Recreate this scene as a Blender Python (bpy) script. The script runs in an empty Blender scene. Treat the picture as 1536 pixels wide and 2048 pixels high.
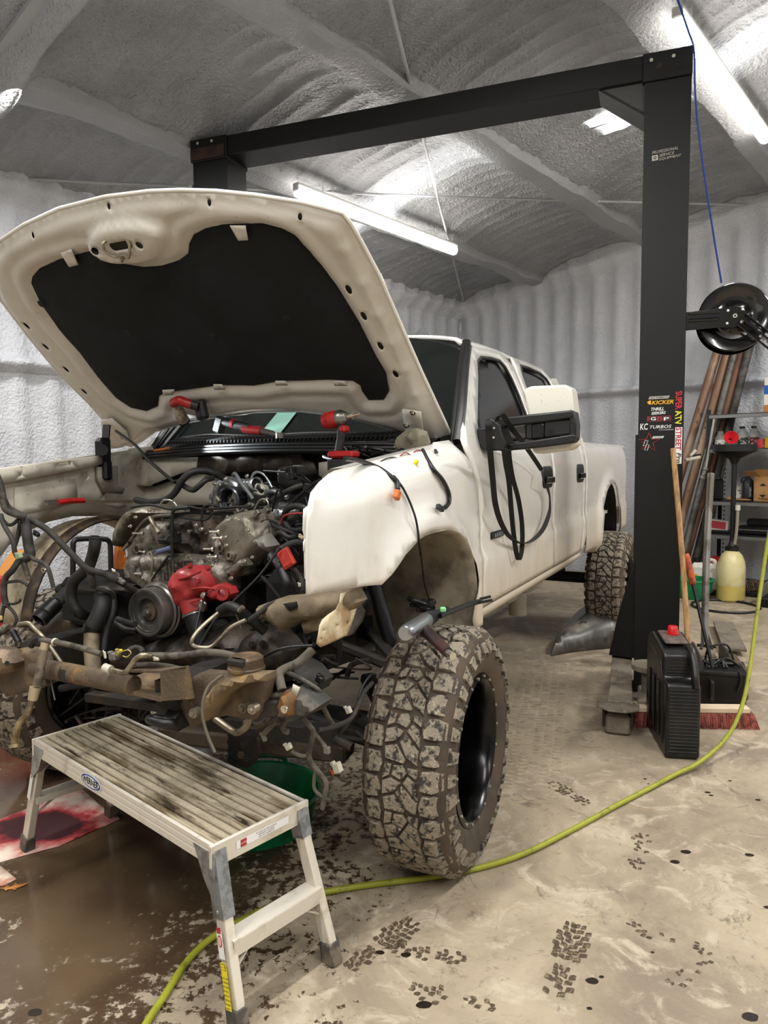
import bpy, bmesh, math, random
from mathutils import Vector, Matrix, noise
from mathutils.geometry import delaunay_2d_cdt
V = Vector
rnd = random.Random(7)
sc = bpy.context.scene
COL = sc.collection

# ------------------------------------------------------------------ camera
F, CX, CY, CAMH = 1420.0, 768.0, 1024.0, 1.6
PITCH = math.atan(105 / 1420.0); ROLL = -0.0077
f0 = V((0, math.cos(PITCH), -math.sin(PITCH))); r0 = V((1, 0, 0)); u0 = r0.cross(f0)
CR = r0 * math.cos(ROLL) + u0 * math.sin(ROLL)
CU = -r0 * math.sin(ROLL) + u0 * math.cos(ROLL)
cam_d = bpy.data.cameras.new('camera'); cam = bpy.data.objects.new('camera', cam_d); COL.objects.link(cam)
cam_d.sensor_fit = 'VERTICAL'; cam_d.sensor_height = 36.0; cam_d.lens = 36.0 * F / 2048
cam_d.clip_start = .05; cam_d.clip_end = 200
m = Matrix((CR, CU, -f0)).transposed().to_4x4(); m.translation = V((0, 0, CAMH)); cam.matrix_world = m
sc.camera = cam
C0 = V((0, 0, CAMH))
def ray(x, y): return f0 + CR * ((x - CX) / F) - CU * ((y - CY) / F)
def onpl(x, y, p, n): d = ray(x, y); return C0 + d * ((V(p) - C0).dot(n) / d.dot(n))
def onz(x, y, z=0.): return onpl(x, y, (0, 0, z), V((0, 0, 1)))

# ------------------------------------------------------------------ world, exposure
w = bpy.data.worlds.new('world'); sc.world = w; w.use_nodes = True
w.node_tree.nodes['Background'].inputs[0].default_value = (.8, .88, 1, 1)
w.node_tree.nodes['Background'].inputs[1].default_value = .3
sc.view_settings.view_transform = 'Standard'; sc.view_settings.look = 'None'
sc.view_settings.exposure = .38; sc.view_settings.gamma = 1
sc.view_settings.use_curve_mapping = False
try:
    sc.cycles.use_denoising = True; sc.cycles.max_bounces = 6; sc.cycles.sample_clamp_indirect = 6
    sc.cycles.caustics_reflective = False; sc.cycles.caustics_refractive = False
except Exception: pass

# frames of reference: building, truck, lift
bt = math.radians(40.7)
BU = V((math.sin(bt), math.cos(bt), 0)); BS = V((math.cos(bt), -math.sin(bt), 0)); BC = V((1.228, 11.365, 0))
MB_ = Matrix((BS, BU, V((0, 0, 1)))).transposed().to_4x4(); MB_.translation = BC
tt = math.radians(27)
TL = V((math.sin(tt), math.cos(tt), 0)); TW = V((-math.cos(tt), math.sin(tt), 0)); TO = V((.18816, 2.77715, 0))
MT = Matrix((TL, TW, V((0, 0, 1)))).transposed().to_4x4(); MT.translation = TO
lt = math.radians(20.2)
LS = V((math.cos(lt), -math.sin(lt), 0)); LU = V((math.sin(lt), math.cos(lt), 0)); LO = V((1.8014, 4.6393, 0))
ML = Matrix((LS, LU, V((0, 0, 1)))).transposed().to_4x4(); ML.translation = LO
MTi, MLi, MBi = MT.inverted(), ML.inverted(), MB_.inverted()
def tb(x, y, b): return MTi @ onpl(x, y, TO + TW * b, TW)     # survey on a plane along the truck
def ta(x, y, a): return MTi @ onpl(x, y, TO + TL * a, TL)     # survey on a plane across the truck
def tz(x, y, z): return MTi @ onz(x, y, z)
def lw(p): return MLi @ V(p)
def bsv(x, y, u=0.): return MBi @ onpl(x, y, BC + BU * u, BU)

# ------------------------------------------------------------------ shop light (room lamps, plus an unseen wall lamp and ceiling fill added)
def area(name, loc, sx, sy, power, rot=(0, 0, 0), col=(1, .96, .9)):
    l = bpy.data.lights.new(name, 'AREA'); l.shape = 'RECTANGLE'; l.size = sx; l.size_y = sy; l.energy = power; l.color = col
    o = bpy.data.objects.new(name, l); COL.objects.link(o); o.location = loc; o.rotation_euler = rot; return o
ROOF0, RK = 4.1, .145
def roofz(s): return ROOF0 + RK * s if s < 8 else ROOF0 + RK * (16 - s)
LAMP_DEF = [(1.62, -4.95, -2.46), (4.78, -4.47, -2.1), (1.62, -9.6, -7.2), (4.78, -9.3, -6.9), (4.78, -12.4, -10.0), (8.0, -3.6, -1.2), (8.0, -9.3, -6.9), (8.0, -12.5, -10.1), (11.4, -9.0, -6.6), (11.4, -4.0, -1.6)]
LAMP_W, CEIL_FILL = 86.0, 11.0
for li, (s, ua, ub) in enumerate(LAMP_DEF):
    k_ = {1: 1.25, 5: 2.2, 0: 1.15}.get(li, 1.0)  # power raised to brighten the back wall; an unseen lamp placed close to it
    p = MB_ @ V((s, (ua + ub) / 2, roofz(s) - .36))
    area('shop_lamp', p, .09, 2.4, LAMP_W * k_, (0, 0, -bt), (1, .98, .95))
    area('ceiling_fill', p + V((0, 0, .13)), .4, 2.4, CEIL_FILL, (math.pi, 0, bt), (1, .98, .96))  # upward areas added above each lamp to brighten the ceiling

# ------------------------------------------------------------------ materials
MATS = {}
def rgb(h):
    h = h.lstrip('#'); c = [int(h[i:i + 2], 16) / 255 for i in (0, 2, 4)]
    return tuple(x / 12.92 if x <= .04045 else ((x + .055) / 1.055) ** 2.4 for x in c) + (1,)
def mat(name, col, rough=.5, metal=0., col2=None, nscale=8., thr=(.45, .6), bump=0., bscale=40., col3=None, n3=25., thr3=(.58, .66), rough2=None, spec=.5, coat=0., emit=0., alpha=1., trans=0., stretch=None, coords='Object', detail=6.):
    if name in MATS: return MATS[name]
    M = bpy.data.materials.new(name); M.use_nodes = True; nt = M.node_tree; N = nt.nodes; Lk = nt.links
    b = N['Principled BSDF']; c = rgb(col) if isinstance(col, str) else col
    b.inputs['Base Color'].default_value = c; b.inputs['Roughness'].default_value = rough; b.inputs['Metallic'].default_value = metal
    b.inputs['Specular IOR Level'].default_value = spec; b.inputs['Coat Weight'].default_value = coat
    b.inputs['Coat Roughness'].default_value = .08
    b.inputs['Transmission Weight'].default_value = trans; b.inputs['Alpha'].default_value = alpha
    if emit: b.inputs['Emission Color'].default_value = c; b.inputs['Emission Strength'].default_value = emit
    tc = N.new('ShaderNodeTexCoord'); src = tc.outputs[coords]
    if stretch:
        mp = N.new('ShaderNodeMapping'); mp.inputs['Scale'].default_value = stretch; Lk.new(src, mp.inputs[0]); src = mp.outputs[0]
    def nz(scale, det=detail):
        n = N.new('ShaderNodeTexNoise'); n.inputs['Scale'].default_value = scale; n.inputs['Detail'].default_value = det
        n.inputs['Roughness'].default_value = .62; Lk.new(src, n.inputs['Vector']); return n.outputs['Fac']
    def ramp(fac, a, bb):
        r = N.new('ShaderNodeMapRange'); r.interpolation_type = 'SMOOTHSTEP'; r.inputs['From Min'].default_value = a; r.inputs['From Max'].default_value = bb
        Lk.new(fac, r.inputs['Value']); return r.outputs['Result']
    def mix(fac, A, B):
        mx = N.new('ShaderNodeMix'); mx.data_type = 'RGBA'; Lk.new(fac, mx.inputs['Factor'])
        for i, X in ((6, A), (7, B)):
            if isinstance(X, (tuple, list)): mx.inputs[i].default_value = X
            else: Lk.new(X, mx.inputs[i])
        return mx.outputs[2]
    cur = c
    if col2:
        f = ramp(nz(nscale), *thr); cur = mix(f, cur, rgb(col2)); 
        if rough2 is not None:
            rr = N.new('ShaderNodeMapRange'); Lk.new(f, rr.inputs['Value']); rr.inputs['To Min'].default_value = rough; rr.inputs['To Max'].default_value = rough2
            Lk.new(rr.outputs['Result'], b.inputs['Roughness'])
    if col3: cur = mix(ramp(nz(n3), *thr3), cur, rgb(col3))
    if col2 or col3: Lk.new(cur, b.inputs['Base Color'])
    if bump:
        bp = N.new('ShaderNodeBump'); bp.inputs['Strength'].default_value = bump; bp.inputs['Distance'].default_value = .01
        Lk.new(nz(bscale, 4), bp.inputs['Height']); Lk.new(bp.outputs[0], b.inputs['Normal'])
    M['b'] = 1; MATS[name] = M; return M

# ------------------------------------------------------------------ mesh helpers
class MB:
    def __init__(s): s.v = []; s.f = []; s.M = Matrix.Identity(4); s.cut = []
    def add(s, vs, fs):
        k = len(s.v); s.cut.append((k, len(s.f))); s.v += [tuple(s.M @ V(p)) for p in vs]; s.f += [tuple(i + k for i in f) for f in fs]; return s
    def box(s, c, d, rot=None, ch=0.):
        dx, dy, dz = d[0] / 2, d[1] / 2, d[2] / 2
        if ch <= 0:
            vs = [V((x * dx, y * dy, z * dz)) for z in (-1, 1) for y in (-1, 1) for x in (-1, 1)]
            fs = [(0, 2, 3, 1), (4, 5, 7, 6), (0, 1, 5, 4), (2, 6, 7, 3), (0, 4, 6, 2), (1, 3, 7, 5)]
        else:
            vs = []; idx = {}
            c_ = min(ch, dx * .95, dy * .95, dz * .95)
            for sx in (-1, 1):
                for sy in (-1, 1):
                    for sz in (-1, 1):
                        for k, p in enumerate(((dx, dy - c_, dz - c_), (dx - c_, dy, dz - c_), (dx - c_, dy - c_, dz))):
                            idx[(sx, sy, sz, k)] = len(vs); vs.append(V((p[0] * sx, p[1] * sy, p[2] * sz)))
            fs = []
            for sx in (-1, 1): fs.append([idx[(sx, a, b_, 0)] for a, b_ in ((-1, -1), (1, -1), (1, 1), (-1, 1))][::sx])
            for sy in (-1, 1): fs.append([idx[(a, sy, b_, 1)] for a, b_ in ((-1, -1), (1, -1), (1, 1), (-1, 1))][::-sy])
            for sz in (-1, 1): fs.append([idx[(a, b_, sz, 2)] for a, b_ in ((-1, -1), (1, -1), (1, 1), (-1, 1))][::sz])
            for a in (-1, 1):
                for b_ in (-1, 1):
                    fs.append((idx[(a, b_, -1, 0)], idx[(a, b_, 1, 0)], idx[(a, b_, 1, 1)], idx[(a, b_, -1, 1)]))
                    fs.append((idx[(a, -1, b_, 0)], idx[(a, 1, b_, 0)], idx[(a, 1, b_, 2)], idx[(a, -1, b_, 2)]))
                    fs.append((idx[(-1, a, b_, 1)], idx[(1, a, b_, 1)], idx[(1, a, b_, 2)], idx[(-1, a, b_, 2)]))
                    for c2 in (-1, 1): fs.append((idx[(a, b_, c2, 0)], idx[(a, b_, c2, 1)], idx[(a, b_, c2, 2)]))
        R = rot if rot is not None else Matrix.Identity(3)
        return s.add([V(c) + R @ p for p in vs], fs)
    def bar(s, p, q, wd, ht, up=(0, 0, 1), ch=0.):
        p, q = V(p), V(q); x = (q - p); L = x.length; x.normalize(); u = V(up)
        if abs(x.dot(u)) > .98: u = V((0, 1, 0))
        y = u.cross(x).normalized(); z = x.cross(y)
        return s.box((p + q) / 2, (L, wd, ht), Matrix((x, y, z)).transposed(), ch)
    def cyl(s, p, q, r, r2=None, n=20, cap=True):
        p, q = V(p), V(q); r2 = r if r2 is None else r2; x = (q - p).normalized()
        u = V((0, 0, 1)) if abs(x.z) < .9 else V((1, 0, 0)); y = u.cross(x).normalized(); z = x.cross(y); vs = []
        for c, rr in ((p, r), (q, r2)):
            for i in range(n):
                t = 2 * math.pi * i / n; vs.append(c + y * math.cos(t) * rr + z * math.sin(t) * rr)
        fs = [(i, (i + 1) % n, n + (i + 1) % n, n + i) for i in range(n)]
        if cap: fs += [tuple(range(n))[::-1], tuple(range(n, 2 * n))]
        return s.add(vs, fs)
    def lathe(s, prof, o=(0, 0, 0), ax=(0, 0, 1), n=32, closed=False, arc=1., start=0., sq=(1, 1), xref=None):
        o = V(o); x = V(ax).normalized(); u = V(xref) if xref else (V((0, 0, 1)) if abs(x.z) < .9 else V((1, 0, 0))); y = u.cross(x).normalized(); z = x.cross(y)
        vs = []; m = len(prof); cnt = n if arc == 1. else n + 1
        for i in range(cnt):
            t = start + 2 * math.pi * arc * i / n
            for r, h in prof: vs.append(o + x * h + (y * math.cos(t) * sq[0] + z * math.sin(t) * sq[1]) * r)
        fs = []
        for i in range(n):
            j = (i + 1) % cnt
            if arc != 1. and i + 1 >= cnt: break
            for k in range(m - 1 + (1 if closed else 0)):
                k2 = (k + 1) % m; fs.append((i * m + k, j * m + k, j * m + k2, i * m + k2))
        return s.add(vs, fs)
    def prism(s, pts, ex):
        n = len(pts); ex = V(ex); pts = [V(p) for p in pts]
        return s.add(pts + [p + ex for p in pts], [tuple(range(n))[::-1], tuple(range(n, 2 * n))] + [(i, (i + 1) % n, n + (i + 1) % n, n + i) for i in range(n)])
    def tube(s, path, r, n=10, cap=True, sub=6, smooth=True, flat=None):
        P = crv(path, sub) if smooth and len(path) > 2 else [V(p) for p in path]
        m = len(P); fr = None; vs = []
        for i, p in enumerate(P):
            t = (P[min(i + 1, m - 1)] - P[max(i - 1, 0)]).normalized() if m > 1 else V((1, 0, 0))
            if t.length == 0: t = V((1, 0, 0))
            if fr is None:
                u = V((0, 0, 1)) if abs(t.z) < .9 else V((1, 0, 0)); fr = u.cross(t).normalized()
            else:
                fr = (fr - t * fr.dot(t)); fr = fr.normalized() if fr.length > 1e-6 else V((1, 0, 0))
            z = t.cross(fr); rr = r(i / (m - 1)) if callable(r) else r
            for k in range(n):
                a = 2 * math.pi * k / n
                if flat: vs.append(p + fr * math.cos(a) * rr * flat[0] + z * math.sin(a) * rr * flat[1])
                else: vs.append(p + fr * math.cos(a) * rr + z * math.sin(a) * rr)
        fs = [(i * n + k, i * n + (k + 1) % n, (i + 1) * n + (k + 1) % n, (i + 1) * n + k) for i in range(m - 1) for k in range(n)]
        if cap: fs += [tuple(range(n))[::-1], tuple((m - 1) * n + k for k in range(n))]
        return s.add(vs, fs)
    def sphere(s, c, r, n=16, m=10, sq=(1, 1, 1), rot=None):
        c = V(c); vs = []; R = rot or Matrix.Identity(3)
        for j in range(m + 1):
            ph = math.pi * j / m
            for i in range(n):
                t = 2 * math.pi * i / n; vs.append(c + R @ V((r * sq[0] * math.sin(ph) * math.cos(t), r * sq[1] * math.sin(ph) * math.sin(t), r * sq[2] * math.cos(ph))))
        return s.add(vs, [(j * n + i, (j + 1) * n + i, (j + 1) * n + (i + 1) % n, j * n + (i + 1) % n) for j in range(m) for i in range(n)])
    def ribbon(s, path, width, th, side, sub=8):
        P = crv(path, sub); side = V(side).normalized(); m = len(P); vs = []
        for i, p in enumerate(P):
            t = (P[min(i + 1, m - 1)] - P[max(i - 1, 0)]).normalized(); sd = side(i / (m - 1)) if callable(side) else side
            nn = t.cross(sd).normalized()
            for a, b_ in ((-1, -1), (1, -1), (1, 1), (-1, 1)): vs.append(p + sd * a * width / 2 + nn * b_ * th / 2)
        fs = [(i * 4 + k, i * 4 + (k + 1) % 4, (i + 1) * 4 + (k + 1) % 4, (i + 1) * 4 + k) for i in range(m - 1) for k in range(4)] + [(3, 2, 1, 0), tuple((m - 1) * 4 + k for k in range(4))]
        return s.add(vs, fs)
    def build_each(s, name, m, parent=None, **kw):
        c = s.cut + [(len(s.v), len(s.f))]; out = []
        for (k0, f0_), (k1, f1_) in zip(c, c[1:]):
            q = MB(); q.v = s.v[k0:k1]; q.f = [tuple(i - k0 for i in f) for f in s.f[f0_:f1_]]; out.append(q.build(name, m, parent, **kw))
        return out
    def build(s, name, m, parent=None, smooth=35, bev=0., **kw):
        me = bpy.data.meshes.new(name); me.from_pydata(s.v, [], s.f); me.validate()
        bm = bmesh.new(); bm.from_mesh(me); bmesh.ops.remove_doubles(bm, verts=bm.verts, dist=1e-6)
        bmesh.ops.recalc_face_normals(bm, faces=bm.faces); bm.to_mesh(me); bm.free()
        return mesh_obj(name, me, m, parent, smooth, bev, **kw)
def mesh_obj(name, me, m, parent=None, smooth=35, bev=0., **kw):
    if smooth:
        me.shade_smooth(); me.set_sharp_from_angle(angle=math.radians(smooth))
    o = bpy.data.objects.new(name, me); COL.objects.link(o); me.materials.append(m)
    if parent: o.parent = parent
    if bev:
        b = o.modifiers.new('b', 'BEVEL'); b.width = bev; b.segments = 2; b.limit_method = 'ANGLE'; b.angle_limit = math.radians(40); b.harden_normals = False
    for k, v_ in kw.items(): o[k] = v_
    return o
def crv(path, sub=6):
    P = [V(p) for p in path]; out = []
    if len(P) < 3: return P
    for i in range(len(P) - 1):
        a, b, c, d = P[max(i - 1, 0)], P[i], P[i + 1], P[min(i + 2, len(P) - 1)]
        for k in range(sub):
            t = k / sub
            out.append(.5 * ((2 * b) + (c - a) * t + (2 * a - 5 * b + 4 * c - d) * t * t + (3 * b - a - 3 * c + d) * t ** 3))
    out.append(P[-1]); return out
def inpoly(x, y, P):
    r = False; j = len(P) - 1
    for i in range(len(P)):
        xi, yi, xj, yj = P[i][0], P[i][1], P[j][0], P[j][1]
        if (yi > y) != (yj > y) and x < (xj - xi) * (y - yi) / (yj - yi) + xi: r = not r
        j = i
    return r
def dpoly(x, y, P):
    d = 9e9; j = len(P) - 1
    for i in range(len(P)):
        ax, ay, bx, by = P[j][0], P[j][1], P[i][0], P[i][1]; dx, dy = bx - ax, by - ay; l = dx * dx + dy * dy
        t = max(0, min(1, ((x - ax) * dx + (y - ay) * dy) / l)) if l else 0
        d = min(d, (x - ax - dx * t) ** 2 + (y - ay - dy * t) ** 2); j = i
    return math.sqrt(d)
def resamp(P, step, closed=True):
    out = []; n = len(P)
    for i in range(n if closed else n - 1):
        a = V(P[i][:2]); b = V(P[(i + 1) % n][:2]); k = max(1, int((b - a).length / step))
        out += [tuple(a.lerp(b, j / k)) for j in range(k)]
    if not closed: out.append(tuple(P[-1][:2]))
    return out
def panel_data(outline, holes=(), grid=.05, mapf=None):
    """flat outline with holes, filled with a triangle grid, each vertex mapped to 3D"""
    loops = [resamp(outline, grid)] + [resamp(h, grid) for h in holes]
    pts = []; edges = []
    for lp in loops:
        k = len(pts); pts += [V(p) for p in lp]; edges += [(k + i, k + (i + 1) % len(lp)) for i in range(len(lp))]
    xs = [p.x for p in pts]; ys = [p.y for p in pts]
    y = min(ys) + grid * .5
    row = 0
    while y < max(ys):
        x = min(xs) + grid * (.25 if row % 2 else .75)
        while x < max(xs):
            if inpoly(x, y, loops[0]) and not any(inpoly(x, y, h) for h in loops[1:]) and min(dpoly(x, y, l) for l in loops) > grid * .35: pts.append(V((x, y)))
            x += grid
        y += grid; row += 1
    vs, es, fs, *_ = delaunay_2d_cdt(pts, edges, [], 0, 1e-7)
    out = []
    for f in fs:
        cx = sum(vs[i].x for i in f) / len(f); cy = sum(vs[i].y for i in f) / len(f)
        if inpoly(cx, cy, loops[0]) and not any(inpoly(cx, cy, h) for h in loops[1:]): out.append(tuple(f))
    mv = [tuple(mapf(v_.x, v_.y)) if mapf else (v_.x, v_.y, 0) for v_ in vs]
    return mv, out
def panel(name, outline, m, parent=None, holes=(), grid=.05, mapf=None, th=.004, smooth=40, off=-1, **kw):
    vs, fs = panel_data(outline, holes, grid, mapf)
    me = bpy.data.meshes.new(name); me.from_pydata(vs, [], fs); me.validate()
    bm = bmesh.new(); bm.from_mesh(me)
    loose = [v_ for v_ in bm.verts if not v_.link_faces]; bmesh.ops.delete(bm, geom=loose, context='VERTS')
    bmesh.ops.recalc_face_normals(bm, faces=bm.faces); bm.to_mesh(me); bm.free()
    o = mesh_obj(name, me, m, parent, smooth, 0, **kw)
    if th:
        s = o.modifiers.new('s', 'SOLIDIFY'); s.thickness = th; s.offset = off
    return o
def ell(cx, cy, rx, ry, n=20, rot=0.):
    c, s = math.cos(rot), math.sin(rot)
    return [(cx + rx * math.cos(t) * c - ry * math.sin(t) * s, cy + rx * math.cos(t) * s + ry * math.sin(t) * c) for t in [2 * math.pi * i / n for i in range(n)]]
def rrect(x0, y0, x1, y1, r, n=4):
    out = []
    for cx, cy, a0 in ((x1 - r, y1 - r, 0), (x0 + r, y1 - r, 90), (x0 + r, y0 + r, 180), (x1 - r, y0 + r, 270)):
        for i in range(n + 1):
            t = math.radians(a0 + 90 * i / n); out.append((cx + r * math.cos(t), cy + r * math.sin(t)))
    return out
def smoothp(P, sub=4):
    n = len(P); out = []
    for i in range(n):
        a, b, c, d = [V(P[(i + k) % n][:2]) for k in (-1, 0, 1, 2)]
        for k in range(sub):
            t = k / sub; out.append(tuple(.5 * ((2 * b) + (c - a) * t + (2 * a - 5 * b + 4 * c - d) * t * t + (3 * b - a - 3 * c + d) * t ** 3)))
    return out
def thing(name, label, cat, M=None, loc=None, group=None):
    o = bpy.data.objects.new(name, None); COL.objects.link(o); o.empty_display_size = .1
    if M is not None: o.matrix_world = M
    if loc is not None: o.location = loc
    o['label'] = label; o['category'] = cat
    if group: o['group'] = group
    return o
def sub(name, parent, **kw):
    o = bpy.data.objects.new(name, None); COL.objects.link(o); o.parent = parent; o.empty_display_size = .1
    for k, v_ in kw.items(): o[k] = v_
    return o
def tag(o, label, cat, group=None):
    o['label'] = label; o['category'] = cat
    if group: o['group'] = group
    return o
def text(name, s, m, M, size, parent=None, ext=.0006, shear=0., sx=1., align='CENTER', bold=0.):
    c = bpy.data.curves.new(name, 'FONT'); c.body = s; c.size = size; c.extrude = ext; c.align_x = align; c.align_y = 'CENTER'; c.shear = shear; c.offset = bold; c.resolution_u = 2
    o = bpy.data.objects.new(name, c); COL.objects.link(o); c.materials.append(m)
    if parent: o.parent = parent
    me = bpy.data.meshes.new_from_object(o); bpy.data.objects.remove(o); o = mesh_obj(name, me, m, parent, 0) if not me.materials else bpy.data.objects.new(name, me)
    if o.name not in COL.objects: COL.objects.link(o)
    if parent: o.parent = parent
    o.matrix_local = M @ Matrix.Diagonal((sx, 1, 1, 1)); return o
def frame(o, x, y):
    x = V(x).normalized(); y = V(y).normalized(); z = x.cross(y).normalized(); y = z.cross(x)
    m_ = Matrix((x, y, z)).transposed().to_4x4(); m_.translation = V(o); return m_
def obj_from(proto, M, parent=None, name=None):
    o = proto.copy(); COL.objects.link(o); o.parent = parent; o.matrix_local = M; return o
# ================================================================== ROOM
def foam_mat(name, col, bump=.9, rough=.42, scale=55.):
    M = mat(name, col, rough, col2='#8f9092', nscale=1.3, thr=(.35, .75), spec=.55)
    nt = M.node_tree; N = nt.nodes; Lk = nt.links; b = N['Principled BSDF']
    tc = N.new('ShaderNodeTexCoord'); n1 = N.new('ShaderNodeTexNoise'); n1.inputs['Scale'].default_value = scale; n1.inputs['Detail'].default_value = 3
    v = N.new('ShaderNodeTexVoronoi'); v.feature = 'SMOOTH_F1'; v.inputs['Scale'].default_value = scale * .55; v.inputs['Smoothness'].default_value = .6
    Lk.new(tc.outputs['Object'], n1.inputs['Vector']); Lk.new(tc.outputs['Object'], v.inputs['Vector'])
    a = N.new('ShaderNodeMath'); a.operation = 'MULTIPLY_ADD'; a.inputs[1].default_value = .5
    Lk.new(v.outputs['Distance'], a.inputs[0]); Lk.new(n1.outputs['Fac'], a.inputs[2])
    bp = N.new('ShaderNodeBump'); bp.inputs['Strength'].default_value = bump; bp.inputs['Distance'].default_value = .018
    Lk.new(a.outputs[0], bp.inputs['Height']); Lk.new(bp.outputs[0], b.inputs['Normal']); return M
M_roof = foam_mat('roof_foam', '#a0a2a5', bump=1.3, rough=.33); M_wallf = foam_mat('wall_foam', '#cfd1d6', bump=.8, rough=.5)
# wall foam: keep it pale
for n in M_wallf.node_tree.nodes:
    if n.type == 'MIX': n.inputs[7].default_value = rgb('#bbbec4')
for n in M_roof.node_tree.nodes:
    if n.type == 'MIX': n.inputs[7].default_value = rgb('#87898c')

def fb(x, y, z=0., o=4): return noise.fractal(V((x, y, z)), 1., 2., o)
def grid_obj(name, nu, nv, fn, m, parent=None, **kw):
    vs = [fn(i / (nu - 1), j / (nv - 1)) for j in range(nv) for i in range(nu)]
    fs = [(j * nu + i, j * nu + i + 1, (j + 1) * nu + i + 1, (j + 1) * nu + i) for j in range(nv - 1) for i in range(nu - 1)]
    me = bpy.data.meshes.new(name); me.from_pydata(vs, [], fs)
    return mesh_obj(name, me, m, parent, 180, 0, **kw)
SMAX, UMIN = 13.0, -14.0
PUR = [1.42, 3.0, 4.58, 6.16, 7.7]
def rribs(t, per=.19, wd=.052):
    p = (t / per) % 1.0; d = abs(p - .5) * per
    return math.exp(-(d / (wd * .62)) ** 2)
def ribs(t, per=.30, wd=.06):           # trapezoidal sheet ribs rounded by the foam
    p = (t / per) % 1.0; d = abs(p - .5) * per
    return 1 - max(0, min(1, (d - wd * .4) / wd)) ** 1.0
def roof_pt(s, u):
    k = min([abs(s - p) for p in PUR + [0]]); near = math.exp(-(k / .28) ** 2)
    h2 = rribs(u + .03 * fb(s * .8, u * .5, 6.)) * (.55 + .45 * (int((u + 40) / .19) % 2)) * (.6 + .5 * abs(fb(s * .7, u * .7, 11.)))
    z = roofz(s) - .05 - .034 * h2 * (1 - near * .6) - .11 * near + .03 * fb(s * .9, u * .9, 3.1) + .012 * fb(s * 4, u * 4, 1.7)
    if u < -7.0 and u > -7.9: z -= .25 * math.exp(-((u + 7.35) / .12) ** 2)
    return (s, u, z)
def gf(nu, nv, x0, x1, y0, y1, f): return lambda a, b: f(x0 + (x1 - x0) * a, y0 + (y1 - y0) * b)
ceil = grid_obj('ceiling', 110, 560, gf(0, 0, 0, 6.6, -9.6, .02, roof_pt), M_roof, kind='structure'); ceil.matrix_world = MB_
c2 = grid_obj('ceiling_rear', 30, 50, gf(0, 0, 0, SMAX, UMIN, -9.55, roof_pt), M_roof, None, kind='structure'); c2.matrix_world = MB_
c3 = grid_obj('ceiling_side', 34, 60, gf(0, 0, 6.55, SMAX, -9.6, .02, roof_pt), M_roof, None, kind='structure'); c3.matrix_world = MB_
M_pur = foam_mat('purlin_foam', '#96989b', bump=.5)
# foam-coated Z purlins
def purlin(s0, ua, ub, w0=.14, d=.16):
    n = int((ub - ua) / .07); vs = []; fs = []
    K = 9
    for i in range(n + 1):
        u = ua + (ub - ua) * i / n; wob = .03 * fb(u * 1.7, s0, 0) + .012 * fb(u * 6, s0, 5); ww = w0 + .03 * fb(u * 1.1, s0 + 9, 0)
        z = roofz(s0) - .03
        sec = [(-ww * 1.5, 0), (-ww * 1.0, -d * .45), (-ww * .82, -d * 1.0), (-ww * .72, -d * 1.22), (-ww * .3, -d * 1.27), (ww * .55, -d * 1.22), (ww * .62, -d * .95), (ww * .9, -d * .4), (ww * 1.5, .02)]
        for k, (ds, dz) in enumerate(sec): vs.append((s0 + ds + wob + .006 * fb(u * 9, k * 3.3, s0), u, z + dz + .02 * fb(u * 1.3, s0, 7) + RK * ds))
    for i in range(n):
        for k in range(K - 1): fs.append((i * K + k, i * K + k + 1, (i + 1) * K + k + 1, (i + 1) * K + k))
    me = bpy.data.meshes.new('purlin'); me.from_pydata(vs, [], fs); return mesh_obj('purlin', me, M_pur, ceil, 50)
for s0 in PUR[:4]: purlin(s0, -9.6, .02)
# rafter of the next frame and its bare flange
b = MB(); b.bar((0, -7.42, roofz(0) - .2), (6.6, -7.42, roofz(6.6) - .2), .16, .03); b.bar((0, -7.42, roofz(0) - .1), (6.6, -7.42, roofz(6.6) - .1), .03, .2)
b.build('rafter', mat('galvanised_dull', '#9fa1a3', .45, .2, bump=.1), ceil)
b = MB(); b.bar((1.1, -7.9, roofz(1.2) - .2), (1.35, -6.95, roofz(1.3) - .2), .09, .02); b.bar((1.12, -7.9, roofz(1.2) - .1), (1.37, -6.95, roofz(1.3) - .1), .015, .18); b.build('purlin_lap', MATS['galvanised_dull'], ceil)
# sway-brace rods
def rod(p, q):
    pth = []; n = 40; p = V(p); q = V(q)
    for i in range(n + 1):
        t = i / n; c = p.lerp(q, t); c.z -= .03 * math.sin(math.pi * t) + .003 * fb(t * 30, p.x); pth.append(c)
    b = MB(); b.tube(pth, lambda t: .0115 + .006 * abs(fb(t * 26, p.x, 2)), 8, smooth=False); return b.build('brace_rod', mat('rod_foam', '#aeb0b2', .4, bump=.5, bscale=60), ceil)
rod((4.2, -7.05, roofz(4.2) - .16), (.08, .0, roofz(.08) - .12)); rod((-.0, -6.9, roofz(0) - .12), (4.24, .0, roofz(4.24) - .16))

def S01(x): x = max(0., min(1., x)); return x * x * (3 - 2 * x)
def foamwall(name, L, zt, along, gz=2.5):
    """wall grid: x along 0..L, ribs vertical, girt foam band at gz, wavy roll at the top"""
    def f(a, bb):
        t = a * L; top = zt(t); z = bb * (top + .03)
        h = ribs(t, .3, .07); out = .032 * h * h * (3 - 2 * h)
        d = z - gz; out += .13 * math.exp(-((d) / .05) ** 4) + (.03 * math.exp(-((d - .12) / .12) ** 2))
        dt = top - .30 - z + .05 * fb(t * 1.6, 2.2, 0); out += .055 * math.exp(-(dt / .03) ** 2) + .16 * S01((.02 - dt) / .12)
        out *= 1; out += .02 * fb(t * .9, z * .9, 4.4) + .006 * fb(t * 5, z * 5, 8)
        return along(t, z, out)
    return f
gw = grid_obj('wall_back', 330, 190, foamwall('g', SMAX, roofz, lambda t, z, o: (t, -o, z)), M_wallf, kind='structure'); gw.matrix_world = MB_
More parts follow.
